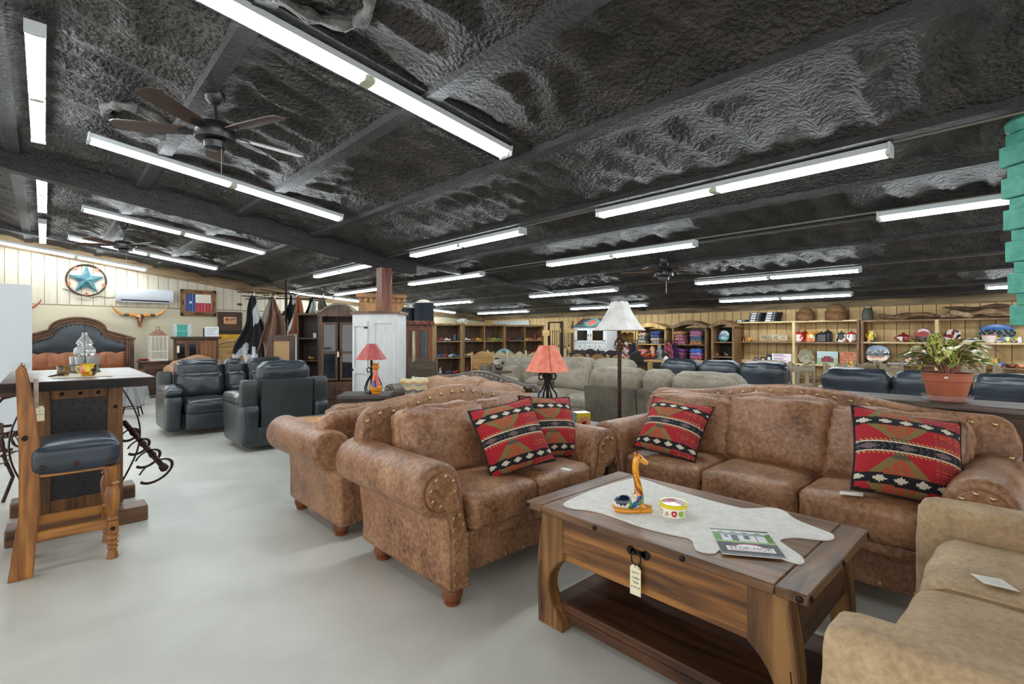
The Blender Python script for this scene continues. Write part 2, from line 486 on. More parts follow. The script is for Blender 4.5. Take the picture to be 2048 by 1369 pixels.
# roof skin above the foam so that no sky shows through the edges
struct(MB().prism([(X0, zc(X0) + .12), (4.1, zc(4.1) + .12), (XB, zc(XB) + .12), (XB, zc(XB) + .2), (4.1, zc(4.1) + .2), (X0, zc(X0) + .2)], YL - Y0, 'y', Y0).build('roof', plain('#222222'), smooth=False))
beamm = nmat('foamed_beam', [hexc('#1a1a1b'), hexc('#2c2c2d')], 6, rough=.65, bump=.9, bscale=34, bdist=.03)
for i, px_ in enumerate(PUR):
    zz = zc(px_)
    w_ = .11
    h_ = .075
    pts = [(px_ - w_ * .9, zz + .05), (px_ - w_ / 2, zz - h_), (px_ + w_ / 2, zz - h_), (px_ + w_ * .9, zz + .05)]
    struct(MB().prism(pts, YL - Y0 - .1, 'y', Y0, bev=.0).build('beam', beamm, smooth=False))
def rafter(y, xa, xb, h, w_):
    m_ = MB(); n_ = 12
    for xa_, xb_ in ((xa, min(xb, 4.1)), (4.1, xb)):
        if xb_ <= xa_: continue
        m_.prism([(xa_, zc(xa_) - h), (xb_, zc(xb_) - h), (xb_, zc(xb_) + .04), (xa_, zc(xa_) + .04)], w_, 'y', y - w_ / 2)
    struct(m_.build('beam', beamm, smooth=False))
rafter(7.6, X0, 4.75, .25, .17)
rafter(3.02, X0, 3.0, .06, .34)
rafter(7.6, 4.75, XB - .1, .1, .12)
rafter(13.0, X0, 4.1, .12, .12)
for x_, ya_, yb_ in ((4.2, Y0, 12.5), (5.85, Y0, 14.3), (8.45, Y0, 14.3), (10.8, Y0, 14.3)):
    struct(MB().cyl((x_, ya_, zc(x_) - .062), (x_, yb_, zc(x_) - .062), .011, n=8).build('conduit', plain('#77736a', .5, .3)))
# post
pm = wood('#4a2010', '#8a4a26', 'z', .5, .4)
post = MB().box(4.17, 7.6, 1.27, .19, .19, 2.50, bev=.006).build('post', pm, smooth=False); struct(post)
# foam rings round old roof vents
for i, (x, y, rr) in enumerate(((1.02, 2.55, .27), (.62, 5.35, .25))):
    m_ = MB(); pts = []
    for k in range(28):
        a = k / 28 * 2 * math.pi
        pts.append((x + rr * math.cos(a) * (1 + .05 * math.sin(3 * a)), y + rr * math.sin(a), zc(x + rr * math.cos(a)) - .035))
    m_.tube(pts, .04, 8, True, rs=[.035 + .014 * math.sin(k * 2.3) for k in range(28)])
    struct(m_.build('vent_collar', nmat('pale_foam', [hexc('#3a3a39'), hexc('#6a6966')], 12, rough=.8, bump=.8, bscale=40, bdist=.02)))
# thin conduit lines on the ceiling

# ---------------------------------------------------------------- fluorescent strip lights
tube_m = plain('#f4fbff', .4, emit=TUBE_POWER)
body_m = plain('#b9c0c2', .4)
fix_proto = None
def fixture(c, length, direction, wide=.0):
    global fix_proto
    if fix_proto is None:
        t = thing('strip_light', 'x', 'ceiling light')
        b = MB()
        b.prism([(-.062, .0), (-.055, .045), (.055, .045), (.062, .0)], 2.44, 'y', -1.22)
        for s_ in (-.9, .9): b.cyl((0, s_, .03), (0, s_, .055), .012, n=8)
        for s_ in (-1.225, 1.212): b.bb(-.066, .066, s_, s_ + .013, -.035, .047)
        b.build('housing', body_m, t, smooth=False)
        for y_, l_ in ((-1.203, .02), (0, .07), (1.203, .02)):
            e = MB(); e.box(0, y_, -.018, .1, l_, .03); e.build('lamp_holder', plain('#a9ad98', .5), t, smooth=False)
        for x_ in (-.034, .034):
            for (a, b_) in ((-1.195, -.035), (.035, 1.195)):
                MB().cyl((x_, a, -.02), (x_, b_, -.02), .0155, n=10).build('fluorescent_tube', tube_m, t)
        fix_proto = t; return t
    return copy_tree(fix_proto)
FX = []   # (x, y, along, label)
zl = .12
def fy(x, ya, yb, label, drop=0):
    o = fixture(None, None, None)
    o.location = (x, (ya + yb) / 2, zc(x) - zl - drop); o.rotation_euler = (0, 0, 0)
    o.scale = (.78 if x < 1 else 1, (yb - ya) / 2.44, 1)
    tag(o, label, 'ceiling light', 'fluorescent strip lights')
    return o
def fx(y, xa, xb, label, drop=0):
    o = fixture(None, None, None)
    xm = (xa + xb) / 2; sl = (zc(xb) - zc(xa)) / (xb - xa)
    o.location = (xm, y, (zc(xa) + zc(xb)) / 2 - zl - drop)
    # local y runs along world +X, tilted with the roof
    o.rotation_euler = (math.atan(sl), 0, -math.pi / 2)
    tag(o, label, 'ceiling light', 'fluorescent strip lights')
    return o
fx(2.97, .29, 2.73, 'nearest and largest strip light, running down from the top edge of the photo')
fx(6.03, .28, 2.72, 'strip light passing just behind the near ceiling fan')
fx(9.33, .38, 2.82, 'strip light on the left ceiling just beyond the long dark beam')
fx(12.3, .31, 2.75, 'strip light crossing behind the far left ceiling fan')
fx(14.1, -.72, 1.72, 'strip light along the top of the cream left wall above the metal star', .1)
fx(13.9, 4.8, 7.24, 'strip light seen behind the hanging cowhides', .03)
fx(13.9, 7.9, 10.3, 'far strip light near the room corner above the toy shelves', .0)
fy(-.04, 4.2, 6.55, 'double tube strip light at the upper left, nearest of the three in line')
fy(-.02, 7.75, 10.2, 'double tube strip light at the left, middle of the three in line')
fy(-.02, 11.2, 13.6, 'double tube strip light at the left, farthest of the three in line')
fy(4.2, .72, 3.16, 'nearest strip light on the right half of the ceiling, above the brown sofa')
fy(4.2, 4.3, 6.74, 'strip light just right of the top of the wooden post')
fy(4.2, 8.1, 10.54, 'strip light just left of the top of the wooden post')
fy(5.85, -1.34, 1.1, 'strip light running out to the right edge beside the teal ornament')
fy(5.85, 2.95, 5.39, 'strip light above and left of the far right ceiling fan')
fy(5.85, 7.05, 9.5, 'strip light above the big blue pot on the wardrobe')
fy(5.85, 10.9, 13.3, 'short looking strip light beyond the pine armoire crown')
fy(8.45, 1.8, 4.24, 'strip light just right of the far right ceiling fan')
fy(8.45, 5.93, 8.37, 'strip light above the white lampshade, on its left')
fy(8.45, 10.6, 13.04, 'strip light just right of the big blue pot')
fy(10.8, -1.8, .65, 'small strip light at the right edge near the back wall')
fy(10.8, 2.43, 4.87, 'strip light over the back wall shelves and baskets')
fy(10.8, 6.7, 9.1, 'strip light half hidden behind the white lampshade')
fy(10.8, 10.8, 13.2, 'strip light over the toy shelves by the back wall')
# ---------------------------------------------------------------- western sofas with rolled arms and nail heads
def arm_outline(cx, side, zr, r, z0):
    """arm seen from the front: a roll of radius r leaning out over a slimmer body; side=+1 faces +x outside"""
    P = [(-.18, z0), (-.18, .32), (-.165, .42), (-.142, zr - .06)]
    n = 20
    for k in range(n + 1):
        a = math.pi - .05 - (math.pi * 1.56 - .05) * k / n
        P.append((r * math.cos(a), zr + r * math.sin(a)))
    P += [(-.035, zr - r - .03), (-.042, .36), (-.045, .26), (-.045, z0)]
    return [(cx + side * s_, z_) for s_, z_ in P]

def western_sofa(W, nc, label, cat, loc, rz, m=None, mc=None, mframe=None, bump=.09, hb=.95, nails=True, group=None, name='sofa', backc=True, sag=0, tilt=.16, ext=0, spread=1.06):
    m = m or M['brown']; mc = mc or m; mf = mframe or m
    t = thing(name, label, cat, loc, rz, group)
    D = .95; yf = -D / 2; hw = W / 2; r = .135; zr = .62
    # base and front rail
    b = MB()
    b.soft(0, .04, .235, W - .54, D - .12, .26, r=.015, n=4)
    b.soft(0, yf + .065, .335, W - .64, .10, .075, r=.03, n=6)
    b.build('base', mf, t)
    # arms
    for sd in (-1, 1):
        a = MB()
        cx = sd * (hw - r)
        o = arm_outline(cx, sd, zr, r, .09)
        a.prism(o, D - .02, 'y', yf)
        # rear end of the roll keeps going, front edge rounded
        ar = a.build('arm', mf, t, ang=50)
        md = ar.modifiers.new('round', 'BEVEL'); md.width = .03; md.segments = 4; md.limit_method = 'ANGLE'; md.angle_limit = R(50)
        # padded front panel
        p = MB(); ri = r * .70
        q = [(-.166, .105), (-.166, .33), (-.14, .43), (-.107, zr - .06)]
        for k in range(17):
            an = math.pi + .1 - (math.pi * 1.62) * k / 16
            q.append((ri * math.cos(an), zr - .005 + ri * math.sin(an)))
        q += [(-.05, .44), (-.058, .36), (-.06, .28), (-.06, .105)]
        q = [(cx + sd * a_, b_) for a_, b_ in q]
        p.prism(q, .024, 'y', yf - .014)
        pp = p.build('arm_front_panel', mf, ar, ang=50)
        md = pp.modifiers.new('round', 'BEVEL'); md.width = .009; md.segments = 2; md.limit_method = 'ANGLE'
        MB().tube([(a_, yf - .006, b_) for a_, b_ in q], .0045, 6, True).build('piping', M['brown_dark'], pp)
        if nails:
            nm = Nails() if nails == 'each' else MB()
            for k in range(7):
                an = math.pi + .2 - (math.pi * 1.5) * k / 6
                nm.dome((cx + sd * ri * .76 * math.cos(an), yf - .017, zr + ri * .76 * math.sin(an)), .012, axis='y')
            for k in range(7):
                z_ = .47 - k * .055; e_ = -.085 - .06 * min(1, max(0, (.5 - z_) / .14)); f_ = -.060 - .016 * min(1, max(0, (.5 - z_) / .16))
                nm.dome((cx + sd * (e_ - .004), yf - .017, z_ + .012), .0115, axis='y')
                nm.dome((cx + sd * (f_ + .0), yf - .017, z_), .0115, axis='y')
            nm.build('nailhead' if nails == 'each' else 'nailhead_trim', M['brass'], ar)
    if nails:
        nm = Nails() if nails == 'each' else MB(); k = -hw + .36
        while k < hw - .33:
            nm.dome((k, yf + .088, .135), .0115, axis='y'); k += .14
        nm.build('nailhead' if nails == 'each' else 'nailhead_trim', M['brass'], t)
    # back frame: camel shaped padded band rolling over backwards
    bw = hw - .085 + ext
    def top(x):
        s = abs(x) / bw
        z = hb + bump * (.5 + .5 * math.cos(min(1, s * 1.25) * math.pi))
        e = max(0, (abs(x) - (bw - .13)) / .13)
        return z - .13 * (1 - math.sqrt(max(0, 1 - e * e)))
    P = []; nx = 44
    for i in range(nx + 1):
        s = -1 + 2 * i / nx; x = bw * math.sin(s * math.pi / 2) * .3 + bw * s * .7
        zt = top(x); row = []
        y0 = yf + .63
        zr2 = zt - .055
        lean = lambda z: y0 + (z - .4) * tilt * 1.6
        for z_ in (.3, .5, .65, .8):
            z2 = min(z_, zr2 - .02 * (1 - z_)); row.append((x * (1 if z_ > .7 else (.93 if z_ > .6 else (hw - .2) / bw)), lean(z2), z2))
        yc = lean(zr2) + .055
        for k in range(9):
            an = math.pi - k / 8 * math.pi * 1.25
            row.append((x, yc + .058 * math.cos(an), zr2 + .055 * math.sin(an)))
        yb = max(yc + .0, .36)
        row.append((x * (hw - .2) / bw, yf + D - .05, min(.5, zr2 - .08))); row.append((x * (hw - .2) / bw, yf + D - .03, .12))
        P.append(row)
    bk = MB(); V = bk.grid(P)
    for row in (V[0], V[-1]): bk.bm.faces.new(row)
    bk.build('backrest', mf, t, ang=70)
    if nails:
        nm = Nails() if nails == 'each' else MB(); path = []
        k = -bw + .055
        for i in range(400):
            x = -bw + .04 + (2 * bw - .08) * i / 399
            path.append((x, top(x) - .045))
        # down the sides
        path = [(-bw + .04, .62 + .03 * j) for j in range(5)] + path + [(bw - .04, .74 - .03 * j) for j in range(5)]
        last = None
        for x, z_ in path:
            if last is None or math.hypot(x - last[0], z_ - last[1]) > .092:
                z2 = min(z_, top(x) - .045)
                nm.dome((x, yf + .63 + (z2 - .4) * tilt * 1.6 - .006, z2), .014, axis='y'); last = (x, z_)
        nm.build('nailhead' if nails == 'each' else 'nailhead_trim', M['brass'], t)
    # cushions
    iw = W - .63; cw = iw / nc
    for i in range(nc):
        x = -iw / 2 + cw * (i + .5)
        c = MB().soft(x, yf + .33, .46, cw - .004, .70, .19, r=.042, puffs=(.003, .01, .022), n=12, wr=.003, seed=i + 3)
        c.build('seat_cushion', mc, t)
    if backc:
        for i in range(nc):
            x = -iw / 2 + cw * (i + .5)
            big = .035 if (i == 1 and nc == 3) else 0
            c = MB().soft(x * spread, yf + .565, .722 + big / 2 + (hb - .95), cw + .13, .22, .44 + big, r=.065, puffs=(.004, .06, .012), rot=(-.26, rng.uniform(-.02, .02), 0), n=16, wr=.007, seed=i + int(W * 10), taper=(-.04, 0))
            c.build('back_cushion', mc, t)
    for x_ in (-1, 1):
        for y_ in (yf + .07, yf + D - .16):
            f = MB().lathe([(.028, 0), (.04, .004), (.044, .018), (.036, .024), (.05, .034), (.056, .06), (.05, .085), (.04, .1)], 16)
            f.build('bun_foot', wood('#4a2411', '#8a4d24', 'z', 2), t, (x_ * (hw - .255), y_, 0))
    return t

loveseat = western_sofa(1.62, 2, 'brown suede loveseat with nailhead trim, two red pillows at its right end', 'loveseat', (2.09, 2.495, 0), 0, name='loveseat', nails='each')
sofa = western_sofa(2.27, 3, 'long brown suede three seat sofa with nailhead trim behind the coffee table', 'sofa', (3.45, 1.195, 0), AX, nails='each', ext=.06, spread=1.09)
western_sofa(1.66, 2, 'brown suede loveseat standing back to back with the nearer one, only its end showing', 'loveseat', (2.08, 3.66, 0), math.pi, name='loveseat', hb=.86, bump=.07)
western_sofa(2.2, 3, 'tan cushioned sofa in a dark nailheaded leather frame, behind the brown loveseats', 'sofa', (3.72, 4.85, 0), AX, mc=M['tan_brown'], mframe=nmat('dark_leather_frame', [hexc('#2c1f18'), hexc('#4a382c')], 6, rough=.4, detail=6), hb=.84, bump=.1)
# tan armchair sofa back far left behind the grey loveseat
x, y = site(402, 10.9)
western_sofa(1.25, 1, 'tan suede armchair, only the curved top showing behind the grey leather loveseat', 'armchair', (x, y, 0), .0, m=M['tan_brown'], hb=.84, bump=.12, nails=False, name='armchair')

# tan loveseat at the lower right corner
def tan_loveseat():
    t = thing('loveseat', 'tan microfibre loveseat cut off by the lower right corner of the photo', 'loveseat', (2.175, -.09, 0), math.pi)
    m = M['tan']; W, D = 1.54, .95; yf = -D / 2
    MB().soft(0, .04, .22, W - .3, D - .1, .3, r=.03, n=5).build('base', m, t)
    for sd in (-1, 1):
        a = MB().soft(sd * (W / 2 - .09), 0.0, .37, .18, D, .58, r=.045, puffs=(.004, .012, .006), n=12, wr=.003, seed=sd + 5)
        o = a.build('arm', m, t)
    cw = (W - .37) / 2
    for i in (0, 1):
        MB().soft((i - .5) * cw, yf + .46, .45, cw - .004, .74, .2, r=.05, puffs=(.003, .02, .02), n=12, wr=.003, seed=i + 9).build('seat_cushion', m, t)
        MB().soft((i - .5) * cw, yf + .8, .72, cw, .24, .5, r=.09, puffs=(.01, .05, .02), rot=(-.2, 0, 0), n=12, wr=.006, seed=i).build('back_cushion', m, t)
    MB().tube([(0, yf + .1, .52), (0, yf + .16, .548), (0, yf + .4, .55), (0, yf + .65, .55)], .006, 6).build('welt', m, t)
    MB().soft(0, yf + .88, .45, W - .1, .16, .8, r=.07, puffs=(.01, .02, .02), n=8).build('backrest', m, t)
    return t
tan = tan_loveseat()

# ---------------------------------------------------------------- leather reclining sofas
def recliner(secs, label, cat, loc, rz, m, mback, H=1.0, consoles=(), group=None, name='sofa', arms=True, D=.98, seatz=.47):
    """secs: widths of the sections; consoles: indexes that are centre consoles"""
    t = thing(name, label, cat, loc, rz, group)
    W = sum(secs) + (.44 if arms else 0); yf = -D / 2; x = -W / 2 + (.22 if arms else 0)
    MB().soft(0, .08, .17, W - .1, D - .28, .24, r=.03, n=4).build('base', mback, t)
    for i, w_ in enumerate(secs):
        xc = x + w_ / 2
        if i in consoles:
            MB().soft(xc, -.02, .33, w_ - .01, D - .42, .5, r=.03, puff=.004, n=6).build('console', m, t)
            MB().soft(xc, .02, .6, w_ - .02, D - .5, .07, r=.03, puffs=(0, 0, .01), n=6).build('console_lid', m, t)
        else:
            MB().soft(xc, yf + .3, seatz - .09, w_ - .012, .68, .2, r=.07, puffs=(.003, .02, .03), n=12, wr=.003, seed=i).build('seat_cushion', m, t)
            MB().soft(xc, yf + .035, .2, w_ - .02, .1, .25, r=.035, puffs=(0, .015, 0), n=8).build('footrest_panel', m, t)
        MB().soft(xc, .16, seatz + .17, w_ - .015, .26, .4, r=.09, puffs=(.006, .05, .02), rot=(-.2, 0, 0), n=12, wr=.006, seed=i + 20).build('lumbar_cushion', m, t)
        MB().soft(xc, .255, H - .14, w_ - .008, .27, .30, r=.11, puffs=(.006, .012, .02), rot=(-.12, 0, 0), n=12, wr=.005, seed=i + 40).build('headrest', m, t)
        # flat back shell
        p = MB(); p.prism([(.30, .14), (.40, .14), (.45, H - .2), (.33, H - .18)], w_ - .012, 'x', xc - w_ / 2 + .006)
        o = p.build('back_panel', mback, t, ang=30)
        x += w_
    if arms:
        for sd in (-1, 1):
            xa = sd * (W / 2 - .11)
            a = MB()
            a.soft(xa, .0, .31, .2, D - .12, .5, r=.05, puffs=(.015, .03, .0), n=8, taper=(.03, .06))
            ar = a.build('arm', m, t)
            MB().soft(xa, -.06, .6, .23, D - .26, .12, r=.055, puffs=(.0, .03, .03), n=10, wr=.004, seed=sd + 3).build('arm_pad', m, ar)
            w2 = MB(); w2.soft(xa, .33, .58, .19, .13, .54, r=.03, puffs=(.004, .004, .004), n=6, rot=(-.1, 0, 0)); w2.build('back_wing', mback, t)
    return t

recliner([.62, .32, .62], 'blue grey leather reclining loveseat with a centre console, facing the aisle', 'loveseat', (2.18, 8.5, 0), 0, M['bleather'], M['bleather_back'], H=1.0, consoles=(1,), name='loveseat')
recliner([.62], 'dark grey leather recliner seen from behind, in front of the grey loveseat', 'recliner', (2.2, 6.83, 0), math.pi, M['bleather'], M['bleather_back'], H=1.04, name='recliner')
recliner([.74, .36, .74], 'taupe reclining loveseat seen from behind, just beyond the floor lamp', 'loveseat', (5.13, 2.85, 0), math.pi / 2 - .04, M['taupe'], M['taupe_dark'], H=.99, consoles=(1,), arms=False, name='loveseat')
recliner([.75, .75], 'taupe reclining sofa facing the camera, right half of the far taupe group', 'sofa', (6.35, 5.05, 0), AX, M['taupe'], M['taupe_dark'], H=.99)
recliner([.5, .45], 'taupe reclining sofa turned sideways, left half of the far taupe group', 'sofa', (6.42, 6.58, 0), 0, M['taupe'], M['taupe_dark'], H=.93)
recliner([.62, .6, .62], 'black leather sofa seen from behind, left one of the two beyond the taupe loveseat', 'sofa', (7.38, 3.22, 0), math.pi / 2, M['kleather'], M['kleather'], H=1.0, arms=False)
recliner([.62, .62, .66], 'black leather sofa seen from behind, right behind the potted plant', 'sofa', (6.95, .85, 0), math.pi / 2, M['kleather'], M['kleather'], H=.99, arms=False)

# ---------------------------------------------------------------- red woven pillows
def pat(u, v):
    """south western weave, u and v in 0..1"""
    red = hexc('#a31a25'); dk = hexc('#15141a'); cr = hexc('#cfc7b2'); ol = hexc('#7d6a3d'); gr = hexc('#55503f'); bl = hexc('#5a3238')
    if v < .03 or v > .975 or u < .02: return dk
    def band(c, hgt):
        return abs(v - c) < hgt
    for c, hgt in ((.14, .05), (.48, .058), (.79, .05)):
        if abs(v - c) < hgt:
            e = abs(v - c) / hgt
            if c == .48:
                if e > .86: return cr
                k = (u * 3.2 + .1) % 1; 
                if abs(k - .5) * 2.2 + e < .62: return hexc('#6e5a5c')
                if abs(k - .5) * 2.2 + e < .85: return dk
                if (u * 16 + e * .6) % 1 < .22: return hexc('#4d4d55')
                return dk
            k = (u * 5.5 + (.3 if c < .5 else 0)) % 1
            if abs(k - .5) * 1.7 + e * .9 < .62: return cr
            return dk
        if c == .48 and hgt < abs(v - c) < hgt + .03:
            if (u * 26 + (v - c) * 16) % 1 < .3: return hexc('#b79a5a')
    # big diamond centred on the outer bands
    for c in (.14, .79):
        dd = abs(u - .38) * .95 + abs(v - c)
        if dd < .30:
            if abs(v - c) > .21: return gr
            if dd > .22: return ol
            if (dd * 26 + u * 3) % 1 < .5: return ol
            return hexc('#b8382c')
    if u > .68 and (v * 30) % 1 < .4 and ((u * 14) % 1 > .25): return hexc('#7a4a4a') if (v * 15) % 2 > 1 else hexc('#a5663f')
    return red
def pillow_mesh(name, S, T, fn, mat_, n=72, parent=None, loc=(0, 0, 0), rot=(0, 0, 0)):
    b = MB()
    for sgn in (-1, 1):
        P = []
        for i in range(n + 1):
            row = []
            for j in range(n + 1):
                u, v = i / n * 2 - 1, j / n * 2 - 1
                k = (1 - u ** 4) * (1 - v ** 4)
                # corners stay pointed, edges draw in
                x = u * S[0] / 2 * (1 - .07 * (1 - v * v)) ; z_ = v * S[1] / 2 * (1 - .07 * (1 - u * u))
                y = sgn * (T / 2 * (k ** .6) * (1 - .28 * (u * u + v * v)) + .002)
                row.append((x, y, z_))
            P.append(row)
        b.grid(P)
    bmesh.ops.remove_doubles(b.bm, verts=b.bm.verts, dist=.0045)
    o = b.build(name, mat_, parent, loc, rot, ang=80)
    paint(o, lambda x, y, z_, *a: fn(min(1, max(0, x / S[0] + .5)), min(1, max(0, z_ / S[1] + .5))))
    return o
proto_cover = pillow_mesh('cover', (.435, .435), .19, pat, M['cloth_pat'])
cord = MB()
pts = []
for k in range(4 * 14):
    s, f = divmod(k, 14); f = f / 14 * 2 - 1
    q = 1 - .07 * (1 - f * f)
    a = .2175
    pts.append([(f * a, -a * q), (a * q, f * a), (-f * a, a * q), (-a * q, -f * a)][s])
cord.tube([(x, 0, z_) for x, z_ in pts], .006, 6, True)
cord = cord.build('piping', plain('#1d1a1c', .9))
def red_pillow(label, loc, rot, first=False):
    t = thing('throw_pillow', label, 'pillow', loc, 0, 'red woven throw pillows')
    t.rotation_euler = rot
    c = proto_cover if first else proto_cover.copy(); k = cord if first else cord.copy()
    if not first: COL.objects.link(c); COL.objects.link(k)
    c.parent = t; k.parent = t
    return t
red_pillow('red patterned pillow in front, at the middle of the near loveseat', (2.09, 2.235, .765), (R(-30), R(-9), R(-16)), True)
red_pillow('red patterned pillow tucked behind another, against the right arm of the near loveseat', (2.54, 2.33, .755), (R(-26), R(5), R(-12)))
red_pillow('red patterned pillow at the left end of the long brown sofa', (3.17, 1.76, .745), (R(-40), R(5), R(-84)))
red_pillow('red patterned pillow at the right end of the long brown sofa', (3.22, .49, .765), (R(-34), R(8), R(-66))).scale = (1.1, 1.1, 1.1)

# ---------------------------------------------------------------- coffee table
def coffee_table():
    t = thing('coffee_table', 'rustic brown wooden coffee table with a drawer, under a white hide runner', 'coffee table', (2.095, 1.113, 0))
    wt = wood('#4e3420', '#8f6c48', 'y', .8, .42, '#705035')
    wy = wood('#4a2e17', '#a27039', 'y', .7, .45, '#7a5028')
    wz = wood('#4f331b', '#98703f', 'z', .7, .5, '#75512c')
    wd = wood('#2c1a10', '#5e3a22', 'y', .7, .5)
    hx, hy, zt = .385, .615, .58
    top = MB().bb(-hx, hx, -hy + .1, hy - .1, zt - .035, zt, bev=.004).build('tabletop', wt, t)
    for s in (-1, 1):
        MB().bb(-hx, hx, s * hy, s * (hy - .098), zt - .035, zt, bev=.004).build('breadboard_end', wood('#472d1a', '#80603f', 'x', .8, .42), top)
    # apron
    for s in (-1, 1):
        MB().bb(s * .3, s * .325, -.5, .5, .335, zt - .035).build('apron', wy, t, smooth=False)
        MB().bb(-.27, .27, s * .53, s * .555, .335, zt - .035).build('apron', wood('#3b2517', '#6e4a2e', 'x', .7), t, smooth=False)
    dr = MB().bb(-.338, -.322, -.42, .455, .37, zt - .045, bev=.003).build('drawer', wy, t)
    h = MB()
    h.bb(-.342, -.338, -.02, .05, .49, .512); h.cyl((-.342, -.02, .501), (-.338, -.02, .501), .019); h.cyl((-.342, .05, .501), (-.338, .05, .501), .019)
    h.ball((-.345, .003, .5), .009, 1); h.ball((-.345, .033, .5), .009, 1)
    h.tube([(-.348, .033, .5), (-.352, .04, .485), (-.352, .037, .462), (-.352, .018, .452), (-.352, -.001, .462), (-.352, -.004, .485), (-.348, .003, .5)], .003, 6)
    h.build('handle', M['iron'], dr)
    # shaped legs: outward bow with a scooped inner edge
    for sx in (-1, 1):
        for sy in (-1, 1):
            # outline in (y, z), inner edge concave
            yo = .57; out = []
            for k in range(13):
                f = k / 12; z_ = f * (zt - .035)
                o_ = .0 + .028 * math.sin(min(1, f * 1.1) * math.pi * 1.0) + (.022 * (1 - f) ** 4)
                out.append((yo + o_ - .02, z_))
            inn = []
            for k in range(17):
                f = k / 16; z_ = (zt - .035) * (1 - f)
                if z_ > .335: wdt = .155
                elif z_ < .06: wdt = .15
                else:
                    g = (z_ - .06) / .275; wdt = .15 - .085 * math.sin(g * math.pi) ** .8
                inn.append((yo - wdt, z_))
            pts = [(sy * a, b) for a, b in out + inn]
            l = MB().prism(pts, .07, 'x', -.035, bev=.004)
            MBo = l.build('leg', wz, t, (sx * .31, 0, 0), ang=35)
            g = MB().tube([(sx * .0352, sy * (.545 + .012 * math.sin(q * 2.6)), .06 + q * .24) for q in [i / 10 for i in range(11)]], .0022, 5)
            g.build('carved_line', plain('#1d120b', .8), MBo)
    MB().bb(-.3, .3, -.53, .53, .075, .115, bev=.004).build('shelf', wd, t)
    for s in (-1, 1): MB().bb(s * .27, s * .3, -.5, .5, .03, .075).build('shelf_rail', wd, t, smooth=False)
    nl = Nails()
    for y_ in (-.59, -.2, .2, .60): nl.dome((-hx - .001, y_, zt - .018), .013, axis='x'); nl.dome((hx + .001, y_, zt - .018), .013, axis='x')
    for x_ in (-.36, 0, .36): nl.dome((x_, -hy - .001, zt - .018), .013, axis='y'); nl.dome((x_, hy + .001, zt - .018), .013, axis='y')
    nl.build('clavo', M['iron'], t)
    return t
ct = coffee_table()

def Zp(px, py, z):
    d = (EYE - z) / ((py - 672) / 1000); x, y = site(px, d); return (x, y, z)

# white hide runner
hide_px = [(1121, 1010), (1150, 996), (1200, 975), (1262, 958), (1278, 956), (1330, 975), (1400, 997), (1480, 1018), (1500, 1019), (1545, 1016), (1572, 1024), (1588, 1040), (1640, 1060), (1668, 1070),
           (1669, 1081), (1645, 1082), (1590, 1075), (1555, 1080), (1570, 1092), (1605, 1115), (1611, 1127), (1598, 1130), (1560, 1118), (1525, 1100), (1470, 1092), (1437, 1102), (1430, 1109), (1400, 1105), (1388, 1098), (1385, 1078), (1350, 1072), (1290, 1058), (1230, 1036), (1185, 1022), (1140, 1018)]
pts = [Zp(a, b, .583) for a, b in hide_px]
def smoothloop(p, it=2):
    for _ in range(it):
        q = []
        for i in range(len(p)):
            a, b = Vector(p[i]), Vector(p[(i + 1) % len(p)])
            q += [tuple(a * .75 + b * .25), tuple(a * .25 + b * .75)]
        p = q
    return p
pts = smoothloop(pts)
b = MB().prism([(p[0], p[1]) for p in pts], .005, 'z', .581)
o = b.build('hide_runner', nmat('white_hide', [hexc('#dcdad0'), hexc('#eeece5')], 30, rough=.95, bump=.5, bscale=400, bdist=.004), smooth=False)
tag(o, 'white felt runner cut like a hide, lying on the coffee table', 'table runner')

# glazed pattern colours
def blotch(cols, s, seed):
    rd = random.Random(seed); P = [(rd.uniform(-1, 1), rd.uniform(-1, 1), rd.uniform(-1, 1), rd.choice(cols)) for _ in range(int(60))]
    def f(x, y, z, *a):
        bst = 9; c = cols[0]
        for (p, q, r_, cc) in P:
            d = (x / s - p) ** 2 + (y / s - q) ** 2 + (z / s - r_) ** 2
            if d < bst: bst = d; c = cc
        return c
    return f
